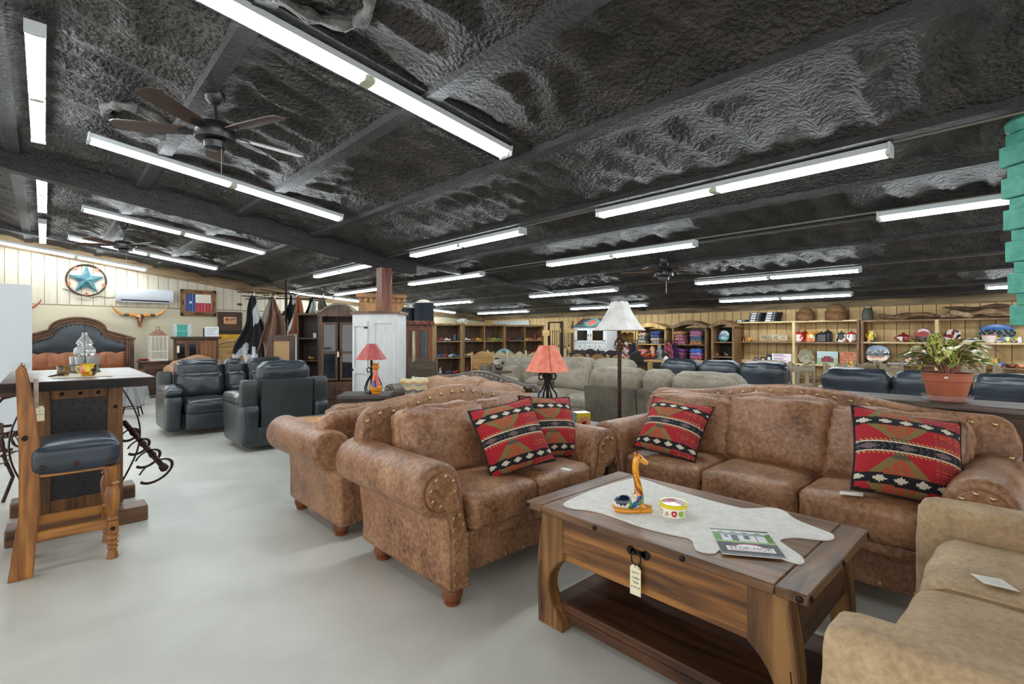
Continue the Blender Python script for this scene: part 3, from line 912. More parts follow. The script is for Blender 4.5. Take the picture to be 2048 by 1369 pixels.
# giraffe figurine
def giraffe():
    x, y, z_ = Zp(1268, 1022, .586)
    t = thing('giraffe_figurine', 'painted ceramic giraffe figurine lying with its neck up, on the white runner', 'figurine', (x, y, z_), FC)
    b = MB()
    b.ball((-.035, 0, .032), .034, 3, (1.35, .75, .9)); b.ball((.0, 0, .036), .03, 3, (1.1, .75, 1.05)); b.ball((.018, 0, .05), .026, 3, (.8, .75, 1.3))
    body = b.build('body', M['glaze'], t)
    fb = blotch([hexc('#14306e'), hexc('#1c5f8f'), hexc('#3f8f5a'), hexc('#101a3a'), hexc('#8a2b2b'), hexc('#e0ddd0'), hexc('#2f7fb8'), hexc('#14306e'), hexc('#d8d6cc'), hexc('#4f9f6a')], .045, 8)
    paint(body, fb)
    n_ = MB()
    path = [(.018, 0, .045), (.018, 0, .075), (.014, 0, .105), (.009, 0, .13), (.006, 0, .155), (.005, 0, .175), (.008, 0, .193), (.015, 0, .203)]
    n_.tube(path, .012, 16, rs=[.02, .0165, .0135, .0125, .0125, .0125, .0135, .014])
    neck = n_.build('neck', M['glaze'], t)
    def fn(x, y, z, *a):
        v = math.sin(z * 95 + 3 * math.atan2(y, x - .005)) * math.cos(math.atan2(y, x - .005) * 2 + z * 60)
        return hexc('#8a3a14') if v > .35 else hexc('#e39a1e')
    sub = neck.modifiers.new('s', 'SUBSURF'); sub.levels = 0; sub.render_levels = 0
    # finer rings for the spots
    neck.data.clear_geometry()
    b2 = MB(); P2 = []
    for i in range(len(path) - 1):
        for k in range(8):
            f = k / 8; P2.append(tuple(Vector(path[i]).lerp(Vector(path[i + 1]), f)))
    P2.append(path[-1])
    rr = [.02, .0165, .0135, .0125, .0125, .0125, .0135, .014]
    R2 = [rr[i // 8] * (1 - (i % 8) / 8) + rr[min(7, i // 8 + 1)] * ((i % 8) / 8) for i in range(len(P2))]
    b2.tube(P2, .012, 24, rs=R2); b2.bm.to_mesh(neck.data); b2.bm.free(); neck.data.shade_smooth(); neck.modifiers.clear()
    if not neck.data.materials: neck.data.materials.append(M['glaze'])
    paint(neck, fn)
    h = MB()
    h.ball((.018, 0, .205), .016, 3, (1.15, .8, 1.0)); h.tube([(.02, 0, .205), (.034, 0, .196), (.048, 0, .187)], .01, 14, rs=[.0135, .0105, .008]); h.ball((.048, 0, .187), .0082, 2)
    hd = h.build('head', plain('#e39a1e', .18, 0, .6), t)
    e = MB(); e.ball((.022, -.0125, .209), .0035, 2, (1, .6, 1)); e.ball((.022, .0125, .209), .0035, 2, (1, .6, 1)); e.build('eye', plain('#16161c', .2), hd)
    for s in (-1, 1):
        MB().ball((.005, s * .009, .221), .006, 2, (.6, .5, 1.4)).build('ear', plain('#c87a18', .2), hd)
        MB().cyl((.013, s * .004, .217), (.011, s * .005, .23), .0022, .003, 8).build('horn', plain('#6b2c12', .2), hd)
    L = MB(); L.tube([(-.078, -.02, .012), (-.04, -.03, .009), (.0, -.028, .008), (.02, -.02, .008)], .009, 10); L.tube([(.02, -.016, .03), (.04, -.018, .012), (.062, -.02, .008), (.02, -.026, .007)], .009, 10)
    L.tube([(-.078, .02, .012), (-.04, .03, .009), (.0, .028, .008)], .009, 10); L.tube([(.02, .016, .03), (.045, .018, .012), (.072, .012, .008)], .009, 10)
    L.build('folded_legs', plain('#dd9220', .2, 0, .6), t)
    return t
g_ = giraffe(); g_.scale = (1.16, 1.16, 1.16)

def trinket_box():
    x, y, z_ = Zp(1347, 1030, .586)
    t = thing('trinket_box', 'small round yellow and white ceramic box with painted flowers, on the white runner', 'box', (x, y, z_), FC); t.scale = (1.14, 1.14, 1.02)
    b = MB().lathe([(.049, 0), (.053, .004)] + [(.053, .004 + .038 * k / 14) for k in range(1, 15)], 96)
    o = b.build('bowl', M['glaze'], t)
    def f(x, y, z, *n):
        a = math.degrees(math.atan2(y, x)) % 360; u = a / 30; k = u % 1 - .5; v = (z - .022) / .02
        i = int(u) % 4
        if abs(z - .042) < .003: return hexc('#e3d51c')
        rr = math.hypot(k * 1.25, v * .75)
        if i == 0: 
            if rr < .14: return hexc('#e8e2cc')
            if rr < .5: return hexc('#b01824')
        if i == 1:
            if rr < .5: return hexc('#8fbf3a') if k > -.2 else hexc('#4c7a25')
        if i == 2:
            if rr < .5 and rr > .42: return hexc('#303030')
            if rr < .42: return hexc('#ded8b6') if (a * .4 + z * 500) % 2 > .5 else hexc('#8a8a6a')
        if i == 3:
            if rr < .16: return hexc('#a08040')
            if rr < .5: return hexc('#f0efe8') if (math.atan2(v, k) * 2) % 1 > .3 else hexc('#a02030')
        return hexc('#eceade')
    paint(o, f)
    l = MB().lathe([(.054, .042), (.0555, .045), (.0555, .052), (.052, .055)] + [(.052 * (1 - k / 16), .0545 + .002 * (k / 16)) for k in range(1, 17)], 72)
    lo = l.build('lid', M['glaze'], t)
    fl = blotch([hexc('#f0efe8'), hexc('#f0efe8'), hexc('#f0efe8'), hexc('#b8d080'), hexc('#d08088'), hexc('#b01824'), hexc('#c8ccc0')], .06, 9)
    paint(lo, lambda x, y, z, *n: hexc('#e3d51c') if math.hypot(x, y) > .047 else fl(x, y, z))
trinket_box()

# brochure
def brochure():
    c = [Zp(1417, 1056, .588), Zp(1534, 1062, .588), Zp(1580, 1124, .588), Zp(1442, 1112, .588)]
    cx = sum(p[0] for p in c) / 4; cy = sum(p[1] for p in c) / 4
    ux = Vector((c[2][0] - c[3][0], c[2][1] - c[3][1], 0)); rz = math.atan2(ux.y, ux.x)
    Wd = .215; Hd = .245
    t = thing('brochure', 'glossy brochure with a green photo of a white shed, on the coffee table', 'brochure', (cx, cy, .5875), rz)
    n = 60; b = MB()
    b.grid([[(-Wd / 2 + Wd * i / n, -Hd / 2 + Hd * j / n, .003) for j in range(n + 1)] for i in range(n + 1)])
    def f(x, y, z, *a):
        u = x / Wd + .5; v = y / Hd + .5
        if v > .955: return hexc('#3d3f3d')
        if v < .46: return hexc('#35383b') if v > .06 else hexc('#7b8086')
        if v < .53: return hexc('#93bf6a')
        if v > .85: return hexc('#dfe6e2') if (math.sin(u * 30) * .03 + v) > .87 else hexc('#7d9a74')
        if u < .13 or u > .88: return hexc('#4d7c3c') if math.sin(u * 90) * math.sin(v * 70) > -.2 else hexc('#85b35a')
        if v > .76: return hexc('#9aa3a4')
        if .3 < u < .42: return hexc('#4a4f58')
        if .52 < u < .62 and v > .62: return hexc('#5a5f66')
        if .18 < u < .25 and v > .65: return hexc('#7a8088')
        if abs(u - .72) < .008: return hexc('#555a60')
        return hexc('#e6e8ea')
    o = b.build('cover', painted_mat('glossy_print', .25, .5), t); paint(o, f)
    MB().bb(-Wd / 2, Wd / 2, -Hd / 2, Hd / 2, 0, .0026).build('pages', M['paper'], t, smooth=False)
    lg = []
    for k in range(13):
        a = math.pi * k / 12; lg.append((.045 * math.cos(a) + .002, -.045 + .02 * math.sin(a)))
    m_ = MB().prism([(-.08, -.085), (.085, -.085), (.085, -.047)] + lg + [(-.08, -.047)], .0004, 'z', .0031)
    m_.build('title_panel', plain('#f1eeee', .3), t, smooth=False)
    arc = MB(); 
    arc.tube([(.052 * math.cos(a) + .002, -.046 + .024 * math.sin(a), .0036) for a in [math.pi * k / 14 for k in range(15)]], .001, 5)
    arc.build('red_arch', plain('#c8525a'), t)
    text_part('STOR-MOR', .030, plain('#2e2e2e'), t, (.003, -.062, .0037), (0, 0, 0), ext=.0002, sx=.98)
    ln = MB().bb(-.07, .075, -.0805, -.0775, .0034, .0038).build('red_line', plain('#c8525a'), t, smooth=False)
brochure()

# price tag on the drawer pull
def hang_tag(loc, rz, label, lines, w=.045, h=.085, name='price_tag', tilt=0, colr='#e9e2c2'):
    t = thing(name, label, 'price tag', loc, rz)
    t.rotation_euler = (tilt, 0, rz)
    MB().prism([(-w / 2, -h), (w / 2, -h), (w / 2, -.012), (w / 2 - .010, 0), (-w / 2 + .010, 0), (-w / 2, -.012)], .0012, 'y', 0).build('card', plain(colr, .8), t, smooth=False)
    for i, (s, sz, z_) in enumerate(lines):
        text_part(s, sz, plain('#2c2c3a', .8), t, (0, -.0004, z_), (math.pi / 2, 0, 0), ext=.0002, shear=.3)
    MB().tube([(0, -.001, -.008), (-.006, -.004, .012), (.004, -.002, .022), (.012, -.004, .008), (.02, -.005, -.012)], .0012, 5).build('string', plain('#a88a62', .9), t)
    return t
hang_tag((2.095 - .358, 1.13, .455), AX, 'cream price tag hanging from the coffee table drawer pull', [('RUSTIC', .011, -.03), ('Coffee', .013, -.05), ('Table', .013, -.068), ('$ 975.99', .0115, -.088)], w=.05, h=.12)

def flat_card(label, corners_px, z, lines=0, col='#ece9de', name='price_card'):
    c = [Zp(a, b, z) for a, b in corners_px]
    cx = sum(p[0] for p in c) / len(c); cy = sum(p[1] for p in c) / len(c)
    t = thing(name, label, 'price tag', (cx, cy, z))
    MB().prism([(p[0] - cx, p[1] - cy) for p in c], .0012, 'z', 0).build('card', plain(col, .8), t, smooth=False)
    if lines:
        a, b_, d_ = [Vector((p[0] - cx, p[1] - cy, .0014)) for p in (c[0], c[1], c[3])]
        u = b_ - a; v = d_ - a
        for k in range(lines):
            p = a + v * (.25 + .5 * k / max(1, lines - 1)) + u * .3
            MB().tube([p, p + u * .5], .0008, 4, flat=(1, .3)).build('printed_line', plain('#8a8a86', .9), t)
    return t
flat_card('white price card lying on the left front seat of the nearest loveseat, below the pillows', [(1128, 936), (1146, 940), (1138, 943), (1119, 938)], .572)
flat_card('white price card lying on the right seat cushion of the long brown sofa', [(1680, 983), (1727, 987), (1726, 994), (1679, 989)], .577)
flat_card('white printed price card lying on the tan loveseat at the lower right', [(1940, 1148), (2004, 1160), (2040, 1185), (1968, 1168)], .567, 3)
MB_ = None
# ---------------------------------------------------------------- pub table with iron scrolls, stool
def pub_table():
    t = thing('pub_table', 'tall rustic pub table with a studded black panel base and iron scroll sides', 'table', (.19, 5.06, 0))
    wx = wood('#2a1b12', '#6d4a28', 'x', .8, .4); wz = wood('#3f2814', '#84592c', 'z', .8, .5)
    top = MB().bb(-.39, .39, -.72, .72, 1.03, 1.09, bev=.01, seg=2).build('tabletop', wood('#4d443b', '#857a6c', 'x', .7, .35), t)
    MB().bb(-.392, .392, -.726, -.712, 1.026, 1.085, bev=.003).build('front_edge', wood('#0f0c0a', '#2e2016', 'x', 1, .75), top)
    b = MB(); b.bb(-.24, .24, -.28, .28, .12, 1.03); b.build('pedestal', wz, t, smooth=False)
    y = -.28
    for x0, x1, z0, z1 in ((-.245, -.155, .12, 1.0), (.155, .245, .12, 1.0), (-.155, .155, .93, 1.0), (-.155, .155, .12, .22), (-.155, .155, .55, .60)):
        MB().bb(x0, x1, y - .022, y, z0, z1, bev=.004).build('panel_frame', wz, t)
    for z0, z1 in ((.22, .55), (.60, .93)):
        p = MB().bb(-.155, .155, y - .006, y, z0, z1).build('leather_panel', nmat('black_tooled_leather', [hexc('#0d0e12'), hexc('#1c1d22')], 14, rough=.45, bump=.2, bscale=60), t, smooth=False)
        n = Nails()
        for i in range(5):
            for j in range(6):
                n.dome((-.125 + i * .0625 + (.03 if j % 2 else 0) - .01, y - .007, z0 + .03 + j * .053), .006, axis='y')
        n.build('stud', M['iron'], p)
    n = Nails()
    for x_ in (-.1, 0, .1): n.dome((x_, y - .024, .965), .015, axis='y')
    for z_ in (.85, .4): n.dome((-.2, y - .024, z_), .015, axis='y'); n.dome((.2, y - .024, z_), .015, axis='y')
    n.build('clavo', M['iron'], t)
    for s in (-1, 1):
        MB().bb(-.38, .38, s * .36 - .1, s * .36 + .1, 0, .11, bev=.008).build('foot', wood('#38251a', '#7a5636', 'x', .8, .45), t)
    # iron straps and the ringed bars at either side
    for s in (-1, 1):
        i = MB()
        pts = [(s * (.25 + .12 * math.sin(k / 16 * math.pi)), -.12, .98 - .75 * k / 16) for k in range(17)]
        i.tube(pts, .012, 8, flat=(1.6, .5)); i.build('iron_strap', M['rust_iron'], t)
        bar = MB(); a = Vector((s * .27, -.1, .70)); b_ = Vector((s * .46, -.52, .40)) if s > 0 else Vector((s * .47, .25, .62))
        bar.cyl(a, b_, .019, n=14); bar.cyl(b_, b_ + (b_ - a).normalized() * .03, .028, .03, 16); bar.cyl(b_ + (b_ - a).normalized() * .03, b_ + (b_ - a).normalized() * .045, .03, .014, 16)
        for f in (.25, .5, .75): q = a.lerp(b_, f); bar.cyl(q - (b_ - a) * .02, q + (b_ - a) * .02, .024, n=14)
        bo = bar.build('ringed_bar', M['rust_iron'], t)
        for f, rr in ((.2, .06), (.45, .075), (.7, .085), (.93, .115)):
            q = a.lerp(b_, f); rg = MB()
            dirn = (b_ - a).normalized()
            side = dirn.cross(Vector((0, 0, 1))).normalized(); up = side.cross(dirn)
            rg.tube([q + side * (rr * math.cos(k / 24 * 6.283)) + up * (rr * math.sin(k / 24 * 6.283) - rr * .7) for k in range(22)], .007, 8, flat=(1.5, .5))
            rg.build('iron_ring', M['rust_iron'], bo)
    return t
pub_table()

def stool():
    t = thing('bar_stool', 'tall wooden bar stool with a blue black leather seat and turned front leg', 'bar stool', (.11, 4.14, 0))
    wz = wood('#6a3c16', '#b27a3a', 'z', .8, .4, '#8e5a28'); wx = wood('#70401a', '#b27a3a', 'x', .8, .4)
    for sy in (-1, 1):
        y = sy * .17
        out = [(-.26, 0), (-.215, .35), (-.215, .7), (-.222, .98), (-.228, 1.185), (-.212, 1.21), (-.19, 1.18), (-.145, .95), (-.125, .7), (-.13, .4), (-.155, 0)]
        l = MB().prism(out, .055, 'y', y - .0275, bev=.006).build('back_leg', wz, t, ang=30)
        MB().dome((-.19, y + sy * -.0 - .03, .8), .017, axis='y').build('clavo', M['iron'], l)
        f = MB()
        f.lathe([(.018, 0), (.03, .004), (.026, .035), (.021, .06), (.03, .075), (.022, .09), (.033, .105), (.022, .12), (.034, .14), (.028, .155), (.024, .165)], 20)
        f.box(0, 0, .21, .06, .06, .09, bev=.006)
        f.lathe([(.024, .255), (.03, .27), (.022, .285), (.03, .33), (.036, .40), (.038, .45), (.03, .485), (.023, .5), (.036, .515), (.025, .53), (.034, .55), (.038, .6), (.038, .64)], 20)
        lo = f.build('front_leg', wz, t, (.2, y, 0), ang=30); lo.scale = (1, 1, .9)
        MB().dome((0, -.031, .21), .015, axis='y').build('clavo', M['iron'], lo)
        MB().bb(-.15, .18, y - .013, y + .013, .19, .25, bev=.004).build('stretcher', wx, t)
        MB().bb(-.14, .18, y - .016, y + .016, .56, .60, bev=.004).build('seat_rail', wx, t)
    MB().bb(.188, .212, -.15, .15, .16, .21).build('foot_rail', wx, t, smooth=False)
    MB().bb(-.155, -.135, -.15, .15, .96, 1.13, bev=.004).build('back_slat', wood('#8a8172', '#b3a894', 'y', .8, .5), t)
    MB().bb(-.165, -.14, -.15, .15, .80, .86, bev=.004).build('back_slat', wood('#6a3c16', '#a87034', 'y', .8, .5), t)
    s = MB().soft(.035, 0, .66, .405, .44, .16, r=.045, puffs=(.01, .0, .03), n=12).build('seat', nmat('seat_leather', [hexc('#222a33'), hexc('#323d49')], 5, rough=.3, bump=.1, bscale=100), t)
    n = Nails()
    for x_ in (-.12, .03, .19): n.dome((x_, -.226, .625), .015, axis='y')
    n.build('clavo', M['rust_iron'], s)
    hang_tag((-.02, 4.06, .965), R(15), 'cream price tag tied to the back of the bar stool', [('$', .012, -.03), ('Bar Stool', .009, -.05)], w=.045, h=.09)
stool()
# things on the pub table
def on_table(name, label, cat, px, py, z=1.092, rz=FC): x, y, _ = Zp(px, py, z); return thing(name, label, cat, (x, y, z), rz)
t = thing('place_mat', 'striped cream place mat on the tall pub table', 'place mat', (.2, 4.78, 1.091), 0)
b = MB(); b.grid([[(-.16 + .32 * i / 6, -.24 + .48 * j / 26, .003 + (.001 if j % 2 else 0)) for j in range(27)] for i in range(7)]); b.bb(-.16, .16, -.24, .24, 0, .0025)
o = b.build('mat', M['paintwork'], t); paint(o, lambda x, y, z, *n: hexc('#d9d2bf') if int((y + 1) * 27) % 2 else hexc('#a99c82'))
def mug(label, loc, cols, r=.04, h=.085, rz=0, seed=1, cat='mug', name='mug', group=None):
    t = thing(name, label, cat, loc, rz, group)
    o = MB().lathe([(r * .75, 0), (r * .95, h * .12), (r, h * .35), (r, h * .6), (r * .97, h * .85), (r * 1.05, h), (r * .93, h), (r * .85, h * .15), (0, h * .12)], 32).build('cup', M['glaze'], t)
    paint(o, blotch([hexc(c) for c in cols], r * 1.2, seed))
    MB().tube([(r * .95, 0, h * .8), (r * 1.5, 0, h * .75), (r * 1.6, 0, h * .45), (r * 1.3, 0, h * .25), (r * .95, 0, h * .25)], r * .13, 8).build('handle', plain(cols[0], .2, 0, .5), t)
    return t
mug('bright yellow painted mug at the front of the striped place mat', (.23, 4.66, 1.097), ['#d8b91c', '#d8b91c', '#2a1a14', '#c0601c'], .046, .085, R(150))
mug('small dark and yellow painted cup at the left of the striped place mat', (.10, 4.79, 1.097), ['#2c2a26', '#d8c070', '#7a5a2a', '#3a3a34'], .036, .07, R(120), 5)
t = thing('wire_ring', 'thin iron ring lying on the striped place mat', 'iron ring', (.07, 4.66, 1.098), 0)
MB().tube([(.05 * math.cos(k / 20 * 6.283), .05 * math.sin(k / 20 * 6.283), .012 + .01 * math.cos(k / 20 * 6.283)) for k in range(20)], .003, 6, True).build('ring', M['iron'], t)
def glass_caddy():
    x, y = .235, 5.2
    t = thing('glass_caddy', 'stacked clear tumblers in a wire caddy standing on the pub table', 'glass caddy', (x, y, 1.092))
    gl = plain('#dfe6e6', .05, trans=.75)
    for k in range(6):
        a = k / 6 * 6.283
        MB().lathe([(.022, .008), (.03, .1), (.031, .125), (.028, .125), (.02, .014), (0, .012)], 16).build('tumbler', gl, t, (.062 * math.cos(a), .062 * math.sin(a), 0))
    MB().lathe([(.05, .13), (.07, .15), (.066, .185), (.04, .21), (.055, .225), (.045, .25), (.022, .28), (.015, .31), (.0, .315)], 20).build('decanter', gl, t)
    w = MB(); w.cyl((0, 0, 0), (0, 0, .43), .0035, n=8); w.tube([(.1 * math.cos(k / 24 * 6.283), .1 * math.sin(k / 24 * 6.283), .06) for k in range(24)], .003, 6, True)
    w.tube([(.1 * math.cos(k / 24 * 6.283), .1 * math.sin(k / 24 * 6.283), .006) for k in range(24)], .003, 6, True)
    w.bb(-.1, .1, -.003, .003, .003, .009); w.bb(-.003, .003, -.1, .1, .003, .009)
    for k in range(6):
        a = (k + .5) / 6 * 6.283; w.cyl((.1 * math.cos(a), .1 * math.sin(a), .006), (.1 * math.cos(a), .1 * math.sin(a), .06), .0025, n=6)
    w.build('wire_frame', M['rust_iron'], t)
glass_caddy()

# ---------------------------------------------------------------- white door slab at the left edge, iron cart behind the stool
t = thing('white_door', 'plain white door standing open at the left edge with a silver knob', 'door', (-.56, 8.7, 0))
MB().bb(-.45, .45, -.02, .02, 0, 2.02, bev=.003).build('door_leaf', plain('#c3c9cd', .5), t)
k = MB(); k.cyl((.36, -.02, 1.02), (.36, -.05, 1.02), .012, n=14); k.ball((.36, -.075, 1.02), .03, 3, (1, .8, 1)); k.cyl((.36, -.02, 1.02), (.36, -.026, 1.02), .03, n=18); k.build('knob', plain('#b9b9b6', .2, 1), t)
def iron_cart():
    x, y = -.55, 5.9
    t = thing('iron_stand', 'dark iron stand with curved bars, half hidden behind the bar stool', 'iron stand', (x, y, 0))
    b = MB()
    b.tube([(.32, 0, .3), (.3, 0, .5), (.22, 0, .75), (.3, 0, .86), (.42, 0, .89)], .011, 8)
    b.tube([(-.32, 0, .3), (-.3, 0, .5), (-.22, 0, .75), (-.3, 0, .86), (-.42, 0, .89)], .011, 8)
    b.build('frame', M['rust_iron'], t)
    for z_ in (.42, .62): MB().bb(-.36, .36, -.012, .012, z_, z_ + .02).build('crossbar', M['rust_iron'], t, smooth=False)
    for s in (-1, 1):
        MB().tube([(s * .3, 0, .4), (s * .36, 0, .2), (s * .3, 0, 0)], .013, 8).build('leg', M['rust_iron'], t)
        MB().box(s * .28, .0, .6, .05, .05, .12, bev=.01).build('wood_block', wood('#3a2a20', '#6a5442', 'z'), t)
    MB().bb(.22, .42, -.03, .03, .87, .93, bev=.01).build('handle', wood('#3a2a20', '#6a5442', 'x'), t)
iron_cart()

# ---------------------------------------------------------------- left wall decoration
WY = YL - .001
def wallx(px, y=YL - .05):
    u = (px - 1024) / 1000; d = y / (ST - CT * u); return d * (CT + ST * u), d
def wz_(px, py, y=YL - .05):
    x, d = wallx(px, y); return x, EYE - (py - 672) / 1000 * d
# metal star
x, z_ = wz_(173, 561, YL - .06); 
t = thing('metal_star', 'round turquoise metal star ornament high on the cream wall', 'wall ornament', (x, YL - .06, z_))
s = MB(); rr = .33
P = []
for k in range(10):
    a = math.pi / 2 + k * math.pi / 5; q = rr if k % 2 == 0 else rr * .4; P.append((q * math.cos(a), q * math.sin(a)))
c0 = s.bm.verts.new((0, -.07, 0)); c1 = s.bm.verts.new((0, 0.01, 0)); vs = [s.bm.verts.new((a, 0, b_)) for a, b_ in P]
for k in range(10): s.bm.faces.new((c0, vs[k], vs[(k + 1) % 10])); s.bm.faces.new((c1, vs[(k + 1) % 10], vs[k]))
s.build('star', nmat('turquoise_metal', [hexc('#1f424c'), hexc('#33636c'), hexc('#527a78')], 12, rough=.5, detail=8), t, smooth=False)
MB().tube([(rr * 1.03 * math.cos(k / 40 * 6.283), 0, rr * 1.03 * math.sin(k / 40 * 6.283)) for k in range(40)], .018, 8, True).build('ring', M['rust_iron'], t)
for k in range(5):
    a = math.pi / 2 + (k + .5) * 2 * math.pi / 5
    m_ = MB()
    o8 = [( (.055 if j % 2 == 0 else .025) * math.cos(j * math.pi / 5 + .3), (.055 if j % 2 == 0 else .025) * math.sin(j * math.pi / 5 + .3)) for j in range(10)]
    m_.prism(o8, .012, 'y', -.02); m_.build('maple_leaf', nmat('copper_leaf', [hexc('#7a3a22'), hexc('#b0603a')], 20, rough=.5), t, (rr * .93 * math.cos(a), 0, rr * .93 * math.sin(a)), smooth=False)
# split air conditioner
xa, za = wz_(231, 590); xb_, _ = wz_(345, 590)
t = thing('air_conditioner', 'white wall mounted air conditioner unit on the cream wall', 'air conditioner', ((xa + xb_) / 2, YL, za))
wd = xb_ - xa
MB().prism([(0, -.15), (0, .16), (-.16, .16), (-.2, .12), (-.2, -.07), (-.14, -.15)], wd, 'x', -wd / 2, bev=.012).build('housing', plain('#c9cdd4', .35), t)
MB().box(-.0, -.175, -.118, wd * .84, .012, .03, rot=(R(40), 0, 0)).build('vent_slot', plain('#20242a', .5), t, smooth=False)
MB().box(-.0, -.165, -.15, wd * .84, .05, .008, rot=(R(12), 0, 0)).build('louvre', plain('#d8dce2', .35), t, smooth=False)
tag(MB().tube([(xa - .9 + .9 * k / 20, YL - .012, za + .08 - .14 * min(1, k / 9) + .012 * math.sin(k)) for k in range(21)] , .008, 6).build('power_cord', plain('#6b6660', .6)), 'thin grey cord running along the wall from the air conditioner to an outlet', 'cord')
# steer skulls with long horns
def skull(px, py, cols, label, sc=1.0):
    x, z_ = wz_(px, py)
    t = thing('longhorn_skull', label, 'wall ornament', (x, YL - .1, z_)); t.scale = (sc, sc, sc)
    h = MB(); h.ball((0, 0, 0), .085, 3, (1, .7, .8)); h.tube([(0, 0, -.02), (0, -.015, -.12), (0, -.02, -.2), (0, -.015, -.24)], .05, 14, rs=[.08, .058, .042, .04], flat=(1, .8)); 
    o = h.build('skull', M['glaze'], t); paint(o, blotch([hexc('#2a1a14'), hexc('#b06a30'), hexc('#8a3a22'), hexc('#3a2a20'), hexc('#c8894a')], .12, 6))
    for s in (-1, 1):
        hn = MB(); pts = [(s * .07, 0, .03), (s * .17, 0, .045), (s * .3, -.01, .04), (s * .42, -.03, .1), (s * .5, -.05, .19), (s * .53, -.06, .26)]
        P2 = []
        for i in range(5):
            for k in range(4): P2.append(tuple(Vector(pts[i]).lerp(Vector(pts[i + 1]), k / 4)))
        P2.append(pts[-1]); rs = [.04 * (1 - .85 * (i / 20) ** 1.4) for i in range(21)]
        hn.tube(P2, .04, 12, rs=rs); ho = hn.build('horn', M['glaze'], t)
        paint(ho, lambda x, y, z, *n: hexc(cols[1]) if .2 < abs(x) < .3 else hexc(cols[0]))
        MB().ball((s * .05, -.05, -.03), .022, 2, (1, .5, 1)).build('eye_socket', plain('#140e0c', .6), o)
skull(279, 634, ('#c8812f', '#2c2620'), 'painted longhorn steer skull with orange horns below the air conditioner')
skull(12, 622, ('#a3502f', '#8a3a2a'), 'longhorn skull mostly hidden by the white door, one reddish horn tip showing')
# framed Texas flag
def framed(px0, px1, py0, py1, name, label, cat, frame_m, fw, fn, res=60, depth=.05, ywall=YL, mat_=None):
    x0, z0 = wz_(px0, (py0 + py1) / 2); x1, _ = wz_(px1, (py0 + py1) / 2)
    xm, d = wallx((px0 + px1) / 2); W_ = x1 - x0; H_ = (py1 - py0) / 1000 * d
    t = thing(name, label, cat, ((x0 + x1) / 2, ywall - depth, z0))
    b = MB(); n = res; m_ = int(res * H_ / W_)
    iw, ih = W_ - 2 * fw, H_ - 2 * fw
    b.grid([[(-iw / 2 + iw * i / n, .0, -ih / 2 + ih * j / m_) for j in range(m_ + 1)] for i in range(n + 1)])
    o = b.build('picture', mat_ or M['paintwork'], t); paint(o, lambda x, y, z, *q: fn(x / iw + .5, z / ih + .5))
    for bx in ((-W_ / 2, W_ / 2, H_ / 2 - fw, H_ / 2), (-W_ / 2, W_ / 2, -H_ / 2, -H_ / 2 + fw)):
        MB().bb(bx[0], bx[1], -.012, depth - .002, bx[2], bx[3], bev=.006).build('frame_rail', frame_m('x'), t)
    for bx in ((-W_ / 2, -W_ / 2 + fw), (W_ / 2 - fw, W_ / 2)):
        MB().bb(bx[0], bx[1], -.011, depth - .003, -H_ / 2 + fw, H_ / 2 - fw, bev=.006).build('frame_rail', frame_m('z'), t)
    return t, W_, H_
def flagf(u, v):
    if u < .37:
        a = math.atan2(v - .52, (u - .19) * 1.35); r_ = math.hypot(v - .52, (u - .19) * 1.35)
        k = (a - math.pi / 2) % (2 * math.pi / 5); k = min(k, 2 * math.pi / 5 - k)
        if r_ < .085 * (.42 + .58 * max(0, 1 - k / .62)): return hexc('#e8e8e8')
        if (u * 8.1) % 1 < .1: return hexc('#7f93b4')
        return hexc('#1e3f7c')
    if (u * 8.1) % 1 < .08: return hexc('#c9a9a6') if v < .5 else hexc('#b9b6ab')
    return hexc('#d8d5cb') if v > .5 else hexc('#a3232f')
t, W_, H_ = framed(361, 432, 579, 631, 'flag_picture', 'lone star state flag of painted boards in a rustic carved frame', 'picture', lambda a: wood('#4d3019', '#9a6a38', a, 1), .11, flagf, 110)
for sx in (-1, 1):
    for sz in (-1, 1):
        MB().prism([(0, 0), (-sx * .1, 0), (0, -sz * .1)], .006, 'y', -.019).build('corner_iron', M['iron'], t, (sx * W_ / 2, 0, sz * H_ / 2), smooth=False)
for sz in (-1, 1): MB().box(0, -.014, sz * (H_ / 2 - .05), .2, .008, .02).build('iron_strap', M['iron'], t, smooth=False)
for sx in (-1, 1): MB().box(sx * (W_ / 2 - .05), -.014, 0, .02, .008, .12).build('iron_strap', M['iron'], t, smooth=False)
def horsef(u, v):
    for cx, cy in ((.2, .68), (.36, .6), (.62, .66), (.84, .7)):
        for dx, dy, rx, ry in ((0, 0, .08, .09), (.08, .12, .035, .09), (-.05, -.15, .018, .12), (.05, -.14, .018, .13), (.0, -.2, .014, .08), (-.1, .04, .04, .03)):
            if ((u - cx - dx) / rx) ** 2 + ((v - cy - dy) / ry) ** 2 < 1: return hexc('#4a1c1c')
    return hexc('#cf9c78') if v > .4 else hexc('#c08a62')
framed(436, 484, 624, 658, 'horse_picture', 'small picture of dark galloping horses in a wide brown frame', 'picture', lambda a: wood('#2c1a10', '#4f3420', a, 1), .13, horsef, 60)
def yellowf(u, v):
    if v > .88: return hexc('#2a1c12')
    a = math.hypot((u - .5) * 1.6, v - .5)
    if .16 < a < .19 and v > .5: return hexc('#3a3020')
    if a < .1: return hexc('#9a8440')
    return hexc('#cf9a1a') if math.sin(u * 11) * math.sin(v * 9) > -.4 else hexc('#d8ae2c')
framed(424, 486, 660, 712, 'yellow_picture', 'big yellow picture below the horse picture, partly hidden by furniture', 'picture', lambda a: wood('#1f130c', '#3a281a', a, 1), .05, yellowf, 50, depth=.04)
x, z_ = wz_(480, 609)
